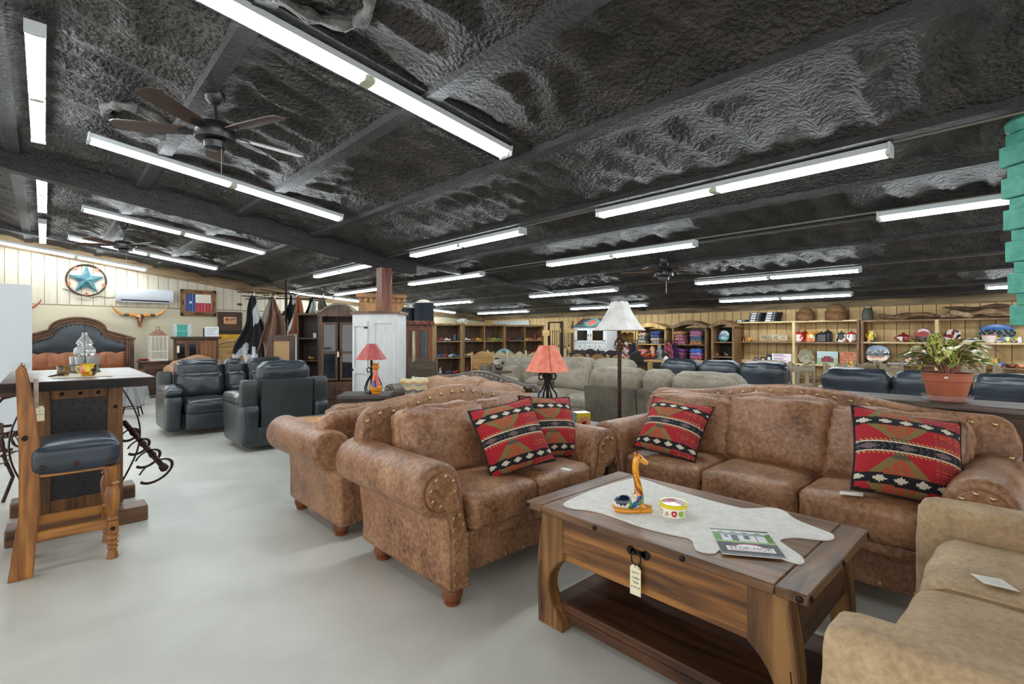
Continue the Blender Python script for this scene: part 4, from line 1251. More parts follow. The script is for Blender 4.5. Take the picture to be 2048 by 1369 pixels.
tag(MB().box(x, YL - .02, z_, .1, .03, .05, bev=.004).build('junction_box', plain('#2a2620', .5)), 'small dark box high on the cream wall beside the hanging cowhides', 'junction box')

# bed with tall arched headboard
def bed():
    xc, d = wallx(157, 14.2)
    t = thing('bed', 'carved king bed headboard with black and orange leather panels and nailheads', 'bed', (xc, 14.2, 0)); t.scale = (.9, 1, 1)
    dk = wood('#33200f', '#6b4526', 'x', .8, .4); dz = wood('#33200f', '#6b4526', 'z', .8, .4)
    hw = 1.02
    def top(x, k=0):
        s = abs(x) / hw
        if s > .62: z = 1.33 + (1 - s) / .38 * .12
        elif s > .5: z = 1.45 + .04 * (.62 - s) / .12
        else: z = 1.49 + .27 * math.sqrt(max(0, 1 - (s / .5) ** 2)) ** 1.0
        return z - k
    n = 80
    arch = [(-hw + 2 * hw * i / n, top(-hw + 2 * hw * i / n)) for i in range(n + 1)]
    inner = [(a * .87, top(a, .12)) for a, b_ in arch][::-1]
    MB().prism(arch + [(hw, 1.21)] + [(.87 * hw, 1.21)] + inner + [(-.87 * hw, 1.21), (-hw, 1.21)], .07, 'y', -.02).build('arched_frame', dk, t, smooth=False)
    cr = MB(); cr.tube([(a * 1.01, -.01, b_ + .0) for a, b_ in arch], .03, 8); cr.tube([(a * .93, -.03, b_ - .06) for a, b_ in arch], .016, 6); cr.build('crown_moulding', dk, t)
    # black upper and orange lower leather
    N = 64
    def seam(x): return .98 + .05 * abs(math.cos((x + .87 * hw) / (2 * .87 * hw) * math.pi * 5)) ** .5 * 1.0 - .0
    P = []
    for i in range(N + 1):
        x_ = -.87 * hw + 2 * .87 * hw * i / N; zt = top(x_ / .87, .11); zb = seam(x_)
        P.append([(x_, -.0 - .035 * math.sin(math.pi * j / 10) ** .6, zb + (zt - zb) * j / 10) for j in range(11)])
    b = MB(); b.grid(P); b.build('black_leather_panel', M['kleather'], t)
    P = []
    for i in range(N + 1):
        x_ = -.87 * hw + 2 * .87 * hw * i / N; zt = seam(x_)
        q = abs(math.sin((x_ + .87 * hw) / (2 * .87 * hw) * math.pi * 5)) ** .4
        P.append([(x_, -.005 - .05 * q * math.sin(math.pi * j / 8) ** .5, .66 + (zt - .66) * j / 8) for j in range(9)])
    b = MB(); b.grid(P); b.build('orange_leather_panel', nmat('orange_leather', [hexc('#7f4a2e'), hexc('#a0643f')], 5, rough=.45), t)
    MB().bb(-hw, hw, 0, .05, .3, 1.3).build('back_board', dk, t, smooth=False)
    MB().bb(-hw, hw, -.05, .04, .58, .65).build('lower_rail', dk, t, smooth=False)
    nl = Nails()
    for i in range(25):
        x_ = -.85 * hw + 1.7 * hw * i / 24; nl.dome((x_, -.045, .635), .014, axis='y'); nl.dome((x_ * .98, -.03, top(x_ / .87, .145)), .015, axis='y')
    for k in range(8): nl.dome((-.84 * hw, -.04, .7 + k * .07), .014, axis='y'); nl.dome((.84 * hw, -.04, .7 + k * .07), .014, axis='y')
    nl.build('nailhead', M['iron'], t)
    for s in (-1, 1):
        p = MB(); p.bb(s * .9, s * 1.06, -.07, .05, .0, 1.30, bev=.01); p.bb(s * .875, s * 1.09, -.09, .05, 1.29, 1.34, bev=.01)
        po = p.build('bed_post', dz if s > 0 else wood('#8a6a38', '#b8975c', 'z', .8), t)
        nn = Nails()
        for i in range(3):
            for k in range(8): nn.dome((s * (.935 + i * .045), -.072, .75 + k * .06), .012, axis='y')
        nn.build('stud', M['iron'], po)
        MB().bb(s * .88, s * .95, -1.9, -.05, .28, .48).build('side_rail', wood('#33200f', '#6b4526', 'y', .8, .4), t, smooth=False)
    MB().soft(0, -1.0, .5, 1.7, 1.85, .3, r=.08, n=6).build('mattress', plain('#8e7a62', .8), t)
    f = MB(); f.bb(-1.02, 1.02, -2.0, -1.92, 0, .72, bev=.01); f.build('footboard', dk, t)
bed()
# dresser with lantern
def dresser(loc, rz, W_, D_, H_, cols, rows, label, m1, m2, name='dresser', knob=None):
    t = thing(name, label, 'dresser', loc, rz)
    MB().bb(-W_ / 2, W_ / 2, -D_ / 2, D_ / 2, .06, H_ - .04).build('body', m1, t, smooth=False)
    MB().bb(-W_ / 2 - .03, W_ / 2 + .03, -D_ / 2 - .03, D_ / 2, H_ - .04, H_, bev=.008).build('top', m2, t)
    for sx in (-1, 1):
        for sy in (-1, 1): MB().box(sx * (W_ / 2 - .05), sy * (D_ / 2 - .05), .03, .07, .07, .06).build('foot', m1, t, smooth=False)
    for i in range(cols):
        for j in range(rows):
            w_ = (W_ - .06) / cols; h_ = (H_ - .16) / rows
            xc = -W_ / 2 + .03 + w_ * (i + .5); zc2 = .1 + h_ * (j + .5)
            d_ = MB().box(xc, -D_ / 2 - .01, zc2, w_ - .03, .03, h_ - .03, bev=.006).build('drawer', m2, t)
            k = MB(); k.tube([(xc - .05, -D_ / 2 - .03, zc2 + .01), (xc - .045, -D_ / 2 - .05, zc2 - .02), (xc, -D_ / 2 - .055, zc2 - .035), (xc + .045, -D_ / 2 - .05, zc2 - .02), (xc + .05, -D_ / 2 - .03, zc2 + .01)], .005, 6)
            k.build('handle', M['iron'], d_)
    return t
xd, dd = wallx(312, 13.9)
dk1 = wood('#241409', '#4b2e1a', 'x', .8, .45); dk2 = wood('#301c0f', '#5b3a22', 'x', .8, .4)
dresser((1.84, 13.75, 0), 0, .58, .5, .82, 1, 3, 'dark carved dresser against the cream wall below the white lantern', dk1, dk2)
def lantern():
    x, z_ = wz_(316, 736, 13.7)
    t = thing('lantern', 'white wire lantern with a rusty pointed roof standing on the dark dresser', 'lantern', (x, 13.7, .82))
    w_ = .15; fr = MB()
    wm = plain('#cfccc4', .6)
    for sx in (-1, 1):
        for sy in (-1, 1): fr.bb(sx * w_ - .01, sx * w_ + .01, sy * w_ - .01, sy * w_ + .01, .02, .56)
    for z0 in (.02, .2, .54):
        for s in (-1, 1): fr.bb(-w_, w_, s * w_ - .008, s * w_ + .008, z0, z0 + .018); fr.bb(s * w_ - .008, s * w_ + .008, -w_, w_, z0, z0 + .018)
    for k in (-1, 0, 1):
        for s in (-1, 1): fr.bb(k * .075 - .004, k * .075 + .004, s * w_ - .004, s * w_ + .004, .02, .56)
    fr.build('frame', wm, t, smooth=False)
    MB().bb(-.17, .17, -.17, .17, 0, .02).build('base', wm, t, smooth=False)
    MB().lathe([(.23, .56), (.08, .68), (.06, .69), (.0, .7)], 4, a0=math.pi / 4).build('roof', nmat('rusty_roof', [hexc('#6b4a38'), hexc('#8e6a52')], 10, rough=.7), t, smooth=False)
    MB().tube([(.035 * math.cos(k / 12 * 6.283), 0, .73 + .035 * math.sin(k / 12 * 6.283)) for k in range(12)], .006, 6, True).build('ring', M['rust_iron'], t)
lantern()
x, z_ = wz_(287, 739, 13.6)
t = thing('red_bowl', 'small red dish on the dark dresser left of the lantern', 'dish', (x, 13.6, .82)); MB().lathe([(.03, 0), (.08, .02), (.1, .05), (.09, .05), (.03, .015), (0, .012)], 16).build('bowl', plain('#a03a30', .3), t)
# bottles wrapped in plastic / iron stool between dresser and table
x, y = site(262, 8.6)
t = thing('iron_stool', 'black iron stool wrapped in clear plastic, beyond the pub table', 'stool', (x, y, 0))
b = MB()
for k in range(4):
    a = k * math.pi / 2 + .5; b.tube([(.05 * math.cos(a), .05 * math.sin(a), .52), (.12 * math.cos(a), .12 * math.sin(a), .3), (.2 * math.cos(a), .2 * math.sin(a), 0)], .012, 6)
b.tube([(.15 * math.cos(k / 16 * 6.283), .15 * math.sin(k / 16 * 6.283), .14) for k in range(16)], .008, 6, True)
b.build('frame', M['iron'], t)
MB().lathe([(.0, .5), (.17, .5), (.18, .53), (.15, .58), (0, .6)], 20).build('seat', M['kleather'], t)
pl = MB().lathe([(.27, .2), (.25, .35), (.22, .5), (.2, .62), (.0, .66)], 18)
for v in pl.bm.verts: a = math.atan2(v.co.y, v.co.x); v.co *= 1 + .08 * math.sin(a * 7 + v.co.z * 9)
pl.build('plastic_wrap', plain('#cdd6dc', .15, alpha=.3), t)
# cabinet on the left wall with signs
def low_cabinet():
    x, y = site(392, 11.9)
    t = thing('corner_cabinet', 'brown wooden cabinet with glazed doors, turquoise sign and paper on top', 'cabinet', (x, y, 0), -.1)
    m1 = wood('#3e2614', '#6f4a2a', 'z', .8, .5)
    W_, H_ = 1.02, 1.30; t.scale = (.86, 1, 1)
    MB().bb(-W_ / 2, W_ / 2, -.22, .22, 0, H_).build('body', m1, t, smooth=False)
    MB().bb(-W_ / 2 - .06, W_ / 2 + .06, -.28, .24, H_, H_ + .06, bev=.01).build('top', wood('#2a1a10', '#4c3422', 'x'), t)
    for x0, gl in ((-.36, 1), (-.1, 1)):
        d = MB(); 
        d.bb(x0 - .12, x0 + .12, -.245, -.22, .8, .86); d.bb(x0 - .12, x0 + .12, -.245, -.22, 1.2, 1.26); d.bb(x0 - .12, x0 - .08, -.245, -.22, .86, 1.2); d.bb(x0 + .08, x0 + .12, -.245, -.22, .86, 1.2)
        do = d.build('door', m1, t, smooth=False)
        MB().bb(x0 - .08, x0 + .08, -.232, -.228, .86, 1.2).build('glass', plain('#15181c', .08), do, smooth=False)
    MB().bb(.08, .46, -.245, -.22, .12, 1.26, bev=.006).build('door', wood('#553318', '#8a5e34', 'z', .8, .5), t)
    MB().bb(-.48, .02, -.245, -.22, .12, .76, bev=.006).build('door', m1, t)
    hang_tag((x - .40, y - .26, 1.15), 0, 'cream price tag hanging from the cabinet below the turquoise sign', [], w=.05, h=.16)
    # turquoise sign: panel between two pale side shapes
    x2, z2 = x - .27, H_ + .06
    s = thing('turquoise_sign', 'turquoise and pale grey cut out sign leaning on the brown cabinet', 'sign', (x2, y + .05, z2))
    MB().prism([(-.16, 0), (.16, 0), (.17, .1), (.155, .28), (-.155, .28), (-.17, .1)], .02, 'y', 0).build('panel', plain('#3d9a8c', .5), s, smooth=False)
    for k in (-1, 1): MB().prism([(k * .11, 0), (k * .16, .0), (k * .165, .05), (k * .2, .09), (k * .2, .17), (k * .165, .2), (k * .19, .3), (k * .12, .3), (k * .1, .2)], .012, 'y', -.012).build('side_shape', plain('#b8c4c4', .5), s, smooth=False)
    MB().bb(-.14, .14, -.004, 0, .13, .137).build('white_line', plain('#d9e2de', .5), s, smooth=False)
    s = thing('paper_sign', 'sheet of white paper with grey printed lines standing on the brown cabinet', 'sign', (x + .33, y, z2))
    MB().bb(-.15, .15, 0, .006, 0, .24).build('sheet', plain('#e8eaee', .7), s, smooth=False)
    for k, (a, b_) in enumerate(((-.1, .12), (-.1, .08), (-.1, .03), (-.1, .06))): MB().bb(a, b_, -.001, 0, .19 - k * .045, .2 - k * .045).build('printed_line', plain('#8a8f98', .7), s, smooth=False)
    MB().bb(-.18, -.155, 0, .02, 0, .2).build('stand', M['black'], s, smooth=False)
low_cabinet()
# pine bed end
x, y = site(470, 12.95)
t = thing('pine_headboard', 'pale pine carved bed headboard standing behind the grey loveseat', 'headboard', (x, y, 0))
m1 = wood('#9a7440', '#c9a468', 'x', .8, .5)
o = [(-.75, .3), (.75, .3), (.75, 1.1)] + [(.75 - 1.5 * k / 20, 1.1 + .22 * math.sin(math.pi * k / 20)) for k in range(21)] + [(-.75, 1.1)]
MB().prism(o, .05, 'y', 0).build('panel', m1, t, smooth=False)
MB().tube([(.75 - 1.5 * k / 20, -.01, 1.02 + .2 * math.sin(math.pi * k / 20)) for k in range(21)], .014, 6).build('carved_rail', wood('#7a5428', '#a8803f', 'x'), t)
for s in (-1, 1): MB().bb(s * .7, s * .8, -.03, .06, 0, 1.1, bev=.01).build('post', wood('#9a7440', '#c9a468', 'z', .8, .5), t)
# ---------------------------------------------------------------- cabinets in the middle of the left side
def shelfcase(name, label, cat, loc, rz, W_, D_, H_, rows, cols, m, mb=None, crown=.05, arch=0, z0=.08, t_=.03, back=True, shelf_m=None, base=True, group=None, zs=None):
    t = thing(name, label, cat, loc, rz, group)
    for k in range(cols + 1):
        x_ = -W_ / 2 + (W_ - t_) * k / cols
        MB().bb(x_, x_ + t_, -D_ / 2, D_ / 2, 0, H_, bev=.003).build('side_panel' if k in (0, cols) else 'divider', m, t)
    zz = zs or [z0 + (H_ - z0) * j / rows for j in range(rows)]
    for z_ in zz:
        for k in range(cols):
            xa = -W_ / 2 + t_ + (W_ - t_) * k / cols; xb = -W_ / 2 + (W_ - t_) * (k + 1) / cols
            MB().bb(xa, xb, -D_ / 2 + .004, D_ / 2 - .02, z_ - .025, z_).build('shelf', shelf_m or m, t, smooth=False)
    if back: MB().bb(-W_ / 2 + .005, W_ / 2 - .005, D_ / 2 - .02, D_ / 2, .02, H_ - .002).build('back_panel', mb or m, t, smooth=False)
    if arch:
        n = 24
        o = [(-W_ / 2 - .03, H_)] + [(-W_ / 2 - .03 + (W_ + .06) * k / n, H_ + .03 + arch * math.sin(math.pi * k / n) ** 1.3) for k in range(n + 1)] + [(W_ / 2 + .03, H_)]
        MB().prism(o + [(W_ / 2 - .0, H_ - .02)] + [(W_ / 2 - W_ * k / n, H_ - .03 + (arch - .04) * math.sin(math.pi * k / n) ** 1.3) for k in range(n + 1)], D_ + .06, 'y', -D_ / 2 - .04).build('crown', m, t, smooth=False)
    else:
        c = MB(); c.bb(-W_ / 2 - crown, W_ / 2 + crown, -D_ / 2 - crown, D_ / 2, H_, H_ + .045, bev=.01); c.build('crown', m, t)
    return t
DKZ = wood('#28180e', '#563a24', 'z', .8, .45)
GREYT = wood('#4a3d33', '#7b6a5c', 'x', .8, .6)
# open bookcase
x, y = site(621, 9.55)
shelfcase('bookcase', 'tall narrow dark bookcase with open shelves beside the glazed hutch', 'bookcase', (x, y, 0), FC + .15, .4, .36, 1.76, 4, 1, DKZ, wood('#1a0f09', '#38241a', 'z'))
t = thing('toy_vehicle', 'small yellow and black toy lying on the low shelf of the dark narrow bookcase', 'toy', (x, y - .05, .922), FC)
b = MB(); b.box(0, 0, .03, .12, .05, .03, bev=.01); b.ball((-.04, 0, .05), .022, 2); b.build('body', plain('#c9a318', .4), t)
for q in (-.04, .04): MB().cyl((q, -.03, .015), (q, .03, .015), .016, n=12).build('wheel', M['black'], t)
t = thing('white_card', 'small white card standing on the upper shelf of the dark narrow bookcase', 'card', (x + .08, y + .0, 1.342), FC)
MB().bb(-.03, .03, 0, .003, 0, .09).build('card', M['paper'], t, smooth=False)
# hutch
def hutch():
    x, y = site(681, 8.5)
    t = thing('glazed_hutch', 'tall dark wooden hutch with an arched top and four glass panes', 'hutch', (x, y, 0), FC + .22)
    W_, D_, H_ = .58, .45, 1.76
    m = wood('#2f1d11', '#5f422b', 'z', .8, .45)
    for s in (-1, 1): MB().bb(s * (W_ / 2 - .025), s * W_ / 2, -D_ / 2, D_ / 2, 0, H_).build('side_panel', m, t, smooth=False)
    MB().bb(-W_ / 2 + .02, W_ / 2 - .02, D_ / 2 - .02, D_ / 2, 0, H_).build('back_panel', m, t, smooth=False)
    n = 24
    def arch(k): return H_ + .0 + .13 * max(0, math.sin(math.pi * min(1, max(0, (k / n - .12) / .76)))) ** .8
    o = [(-W_ / 2 - .05, H_ - .06)] + [(-W_ / 2 - .05 + (W_ + .1) * k / n, arch(k)) for k in range(n + 1)] + [(W_ / 2 + .05, H_ - .06)]
    MB().prism(o, .05, 'y', -D_ / 2 - .01).build('arched_front', m, t, smooth=False)
    P = [[(-W_ / 2 - .07 + (W_ + .14) * k / n, yy, arch(k) + zz) for yy, zz in ((-D_ / 2 - .04, 0), (-D_ / 2 - .04, .035), (D_ / 2, .035), (D_ / 2, 0))] for k in range(n + 1)]
    b = MB(); V = b.grid(P)
    for i in range(n): b.bm.faces.new((V[i][3], V[i + 1][3], V[i + 1][0], V[i][0]))
    b.bm.faces.new(V[0]); b.bm.faces.new(V[-1]); b.build('crown', wood('#5b5048', '#8b8178', 'y', .8, .6), t, smooth=False)
    MB().bb(-W_ / 2, W_ / 2, -D_ / 2, D_ / 2 - .02, .0, .62).build('lower_case', m, t, smooth=False)
    for j in range(2):
        d = MB().bb(-W_ / 2 + .03, W_ / 2 - .03, -D_ / 2 - .02, -D_ / 2, .08 + j * .26, .30 + j * .26, bev=.005).build('drawer', m, t)
        MB().ball((0, -D_ / 2 - .035, .2 + j * .26), .014, 2).build('knob', M['iron'], d)
    for s in (-1, 1):
        xc = s * W_ / 4; w_ = W_ / 2 - .03
        d = MB()
        d.bb(xc - w_ / 2, xc - w_ / 2 + .04, -D_ / 2 - .02, -D_ / 2, .64, 1.6); d.bb(xc + w_ / 2 - .04, xc + w_ / 2, -D_ / 2 - .02, -D_ / 2, .64, 1.6)
        for z0 in (.64, 1.08, 1.56): d.bb(xc - w_ / 2 + .04, xc + w_ / 2 - .04, -D_ / 2 - .02, -D_ / 2, z0, z0 + .045)
        do = d.build('door', m, t, smooth=False)
        for z0, z1 in ((.685, 1.08), (1.125, 1.56)): MB().bb(xc - w_ / 2 + .04, xc + w_ / 2 - .04, -D_ / 2 - .012, -D_ / 2 - .008, z0, z1).build('glass', plain('#20242a', .06, coat=1), do, smooth=False)
        MB().tube([(xc - s * (w_ / 2 - .02), -D_ / 2 - .03, 1.05), (xc - s * (w_ / 2 - .02), -D_ / 2 - .045, 1.1), (xc - s * (w_ / 2 - .02), -D_ / 2 - .03, 1.16)], .006, 6).build('handle', M['iron'], do)
    x2, y2 = x - .06, y - .24
    hang_tag((x2 - .09, y2 + .0, 1.12), FC + .22, 'cream price tag hanging from the door handle of the dark glazed hutch', [], w=.03, h=.09)
hutch()
# white cabinet
def white_cabinet():
    x, y = site(756, 7.55)
    t = thing('white_cabinet', 'tall distressed white cabinet with a brown top, between hutch and wardrobe', 'cabinet', (x, y, 0), FC)
    m = nmat('distressed_white', [hexc('#bfc3c2'), hexc('#cbcecd'), hexc('#d2d5d4')], 14, stretch=(3, 3, .4), rough=.5, detail=8)
    H_ = 1.70
    o = [(-.38, -.02), (-.06, -.24), (.36, -.24), (.36, .3), (-.38, .3)]
    MB().prism(o, H_, 'z', 0).build('body', m, t, smooth=False)
    MB().prism([(a * 1.08, b_ * 1.12) for a, b_ in o], .04, 'z', H_).build('top', wood('#4a3322', '#7b5e44', 'x'), t, smooth=False)
    ang = math.atan2(-.22, .32)
    cx, cy = -.22, -.13
    d = MB(); L = .34
    for a, b_, z0, z1 in ((-L / 2, -L / 2 + .05, .1, 1.6), (L / 2 - .05, L / 2, .1, 1.6), (-L / 2 + .05, L / 2 - .05, .1, .18), (-L / 2 + .05, L / 2 - .05, .82, .9), (-L / 2 + .05, L / 2 - .05, 1.52, 1.6)): d.bb(a, b_, -.02, 0, z0, z1)
    do = d.build('door', m, t, (cx, cy, 0), (0, 0, ang), smooth=False)
    for z0 in (.25, 1.5): MB().box(L / 2 - .03, -.024, z0, .07, .008, .03).build('hinge', M['iron'], do, smooth=False)
    MB().ball((-L / 2 + .02, -.03, .87), .012, 2, (.6, 1, 1.6)).build('latch', M['iron'], do)
    f = MB(); X0_, X1_ = -.03, .33
    for a, b_, z0, z1 in ((X0_, X0_ + .05, .1, 1.62), (X1_ - .05, X1_, .1, 1.62), (X0_ + .05, X1_ - .05, .1, .16), (X0_ + .05, X1_ - .05, 1.56, 1.62)): f.bb(a, b_, -.255, -.24, z0, z1)
    f.build('side_panel', m, t, smooth=False)
white_cabinet()
# cat lamp box table
x, y = site(733, 5.9)
t = thing('box_table', 'small dark wooden chest table under the orange cat lamp', 'side table', (x, y, 0), FC + .12)
MB().bb(-.24, .24, -.2, .2, 0, .66).build('body', wood('#2b241f', '#4d4239', 'x'), t, smooth=False)
MB().bb(-.285, .285, -.245, .245, .66, .7, bev=.004).build('top', wood('#2b2724', '#504a44', 'x', .8, .55), t)
d_ = MB().bb(-.2, .2, -.22, -.2, .2, .6, bev=.006).build('drawer', wood('#332a24', '#5a4c42', 'x'), t)
MB().ball((0, -.235, .45), .014, 2).build('knob', M['iron'], d_)
def cat_lamp():
    x, y = site(742, 5.87)
    t = thing('cat_lamp', 'table lamp with an orange ceramic cat on its base and a faded red shade', 'lamp', (x, y, .7), FC)
    b = MB()
    b.ball((.055, 0, .07), .075, 3, (1, .8, 1)); b.lathe([(.05, 0), (.055, .01), (.045, .02), (.04, .03)], 20, c=(.055, 0, 0))
    b.tube([(.055, 0, .08), (.052, 0, .16), (.05, 0, .22), (.055, 0, .28)], .04, 18, rs=[.065, .045, .03, .024])
    bo = b.build('cat_body', M['glaze'], t)
    fb = blotch([hexc('#c9622c'), hexc('#17457a'), hexc('#8a2f2a'), hexc('#1c1c22'), hexc('#c4543a')], .1, 3)
    paint(bo, lambda x, y, z, *n: hexc('#d98a1c') if z < .1 else (fb(x * 1.5, y, z - .18) if z < .27 else hexc('#22201c')))
    h = MB(); h.ball((.055, 0, .315), .042, 3, (1.05, .9, .95))
    h.cyl((.03, 0, .34), (.022, 0, .372), .014, .002, 10); h.cyl((.08, 0, .34), (.088, 0, .372), .014, .002, 10)
    ho = h.build('cat_head', plain('#d98a1c', .2, 0, .6), t)
    e = MB(); e.ball((.04, -.036, .322), .006, 2); e.ball((.07, -.036, .322), .006, 2); e.ball((.055, -.041, .308), .004, 2); e.build('face_marks', M['black'], ho)
    i = MB(); i.cyl((0, .02, 0), (0, .02, .42), .014, n=12)
    i.tube([(0, .0, .28), (-.03, .0, .31), (-.05, .0, .29), (-.04, .0, .25), (-.01, 0, .26)], .007, 8)
    i.tube([(0, .0, .22), (-.05, .0, .14), (-.075, .0, .06), (-.055, .0, .005), (-.02, .0, .01), (-.015, 0, .04)], .008, 8)
    i.tube([(0, .0, .2), (-.04, .0, .13), (-.055, .0, .06), (-.045, 0, .03)], .007, 8)
    i.tube([(.08, .01, .2), (.12, .01, .12), (.13, .01, .06), (.1, .01, .02)], .006, 8)
    i.lathe([(.06, 0), (.06, .01), (.014, .02)], 20, c=(0, .02, 0))
    i.build('scroll_stand', M['iron'], t)
    s = MB().lathe([(.185, .40), (.183, .402), (.055, .585), (.055, .58), (.181, .4)], 6, c=(0, .02, 0), a0=.5)
    so = s.build('lamp_shade', nmat('faded_red_hide', [hexc('#933f40'), hexc('#a9514d'), hexc('#b8665c')], 14, rough=.7, detail=8), t, smooth=False)
    return t
cat_lamp()
# reclaimed wardrobe with big pots
def wardrobe():
    x, y = 5.5, 8.95
    t = thing('reclaimed_wardrobe', 'reddish wardrobe with a striped reclaimed wood door, two pots on top', 'wardrobe', (x, y, 0), -.05)
    m = wood('#3f1f12', '#7a4326', 'z', .7, .5)
    W_, D_, H_ = .66, .66, 1.6
    MB().bb(-W_ / 2, W_ / 2, -D_ / 2, D_ / 2, 0, H_).build('body', m, t, smooth=False)
    MB().bb(-W_ / 2 - .03, W_ / 2 + .03, -D_ / 2 - .05, D_ / 2, H_, H_ + .08, bev=.008).build('crown', m, t)
    d = MB()
    for a, b_, z0, z1 in ((-.28, -.21, .2, 1.55), (.21, .28, .2, 1.55), (-.21, .21, .2, .26), (-.21, .21, .72, .84), (-.21, .21, 1.48, 1.55)): d.bb(a, b_, -D_ / 2 - .03, -D_ / 2, z0, z1)
    do = d.build('door', m, t, smooth=False)
    for k, c in enumerate(('#4a3424', '#cdbf9c', '#8a4c2a', '#5a3a24', '#2f5468', '#6a6250')):
        MB().bb(-.21 + k * .07, -.142 + k * .07, -D_ / 2 - .018, -D_ / 2, .26, 1.48).build('plank', wood('#%02x%02x%02x' % tuple(int(int(c[i:i + 2], 16) * .65) for i in (1, 3, 5)), c, 'z'), do, smooth=False)
    nn = Nails()
    for k in range(4): nn.dome((-.25 + k * .16, -D_ / 2 - .052, H_ + .04), .018, axis='y')
    nn.build('clavo', M['iron'], t)
    for px, r_, h_, lab, dy in ((848, .2, .36, 'big dark blue enamel pot with a lid and bail handle, on top of the wardrobe', -.05), (819, .15, .27, 'smaller black enamel pot behind the big one, on top of the wardrobe', .16)):
        xx, yy = site(px, 10.35 + dy)
        p = thing('enamel_pot', lab, 'pot', (xx, yy, H_ + .08))
        MB().lathe([(r_ * .96, 0), (r_, .02), (r_, h_), (r_ * 1.04, h_ + .01), (r_ * .97, h_ + .015), (0, h_ + .015)], 32).build('pot_body', nmat('dark_enamel', [hexc('#1c242b'), hexc('#27313a')], 20, rough=.35), p)
        MB().lathe([(r_ * 1.0, h_ + .012), (r_ * .8, h_ + .04), (r_ * .4, h_ + .075), (0, h_ + .085)], 28).build('lid', nmat('worn_lid', [hexc('#4d4638'), hexc('#6d6450')], 12, rough=.6), p)
        for a in (-.6, 2.5): MB().tube([(r_ * math.cos(a - .2), r_ * math.sin(a - .2), h_ - .02), (r_ * 1.18 * math.cos(a - .1), r_ * 1.18 * math.sin(a - .1), h_ - .07), (r_ * 1.18 * math.cos(a + .1), r_ * 1.18 * math.sin(a + .1), h_ - .07), (r_ * math.cos(a + .2), r_ * math.sin(a + .2), h_ - .02)], .008, 6).build('handle', M['iron'], p)
wardrobe()
# pine armoire behind the post
def armoire():
    x, y = site(764, 11.6)
    t = thing('pine_armoire', 'very tall honey pine armoire with a dentil crown, behind the wooden post', 'armoire', (x, y, 0), FC + .25)
    m = wood('#6a4520', '#a87a44', 'z', .7, .5)
    MB().bb(-.5, .5, -.32, .32, 0, 2.22).build('body', m, t, smooth=False)
    c = MB(); c.bb(-.56, .56, -.4, .32, 2.22, 2.34, bev=.02)
    c.build('crown', wood('#5a3a1c', '#93683a', 'x'), t)
    for k in range(9): MB().bb(-.5 + k * .12, -.44 + k * .12, -.37, -.32, 2.14, 2.22).build('dentil', m, t, smooth=False)
    for s in (-1, 1): MB().bb(s * .02, s * .47, -.34, -.32, .2, 2.1, bev=.006).build('door', m, t)
armoire()
# leaning framed mirror back
x, y = site(562, 9.0)
t = thing('framed_mirror', 'back of a dark framed mirror with tan backing, in front of the cowhides', 'mirror', (x, y, 0), FC + .05)
W_, H_ = .46, 1.39
m = wood('#2a1a12', '#523828', 'z', .9, .5)
for s in (-1, 1): MB().bb(s * W_ / 2, s * (W_ / 2 - .085), 0, .05, 0, H_, bev=.004).build('frame_stile', m, t)
MB().bb(-W_ / 2 + .085, W_ / 2 - .085, .002, .048, H_ - .1, H_, bev=.004).build('frame_rail', wood('#2a1a12', '#523828', 'x', .9, .5), t)
MB().bb(-W_ / 2 + .085, W_ / 2 - .085, .002, .048, 0, .1, bev=.004).build('frame_rail', wood('#2a1a12', '#523828', 'x', .9, .5), t)
MB().bb(-W_ / 2 + .085, W_ / 2 - .085, .02, .03, .1, H_ - .1).build('backing', plain('#a5875c', .7), t, smooth=False)
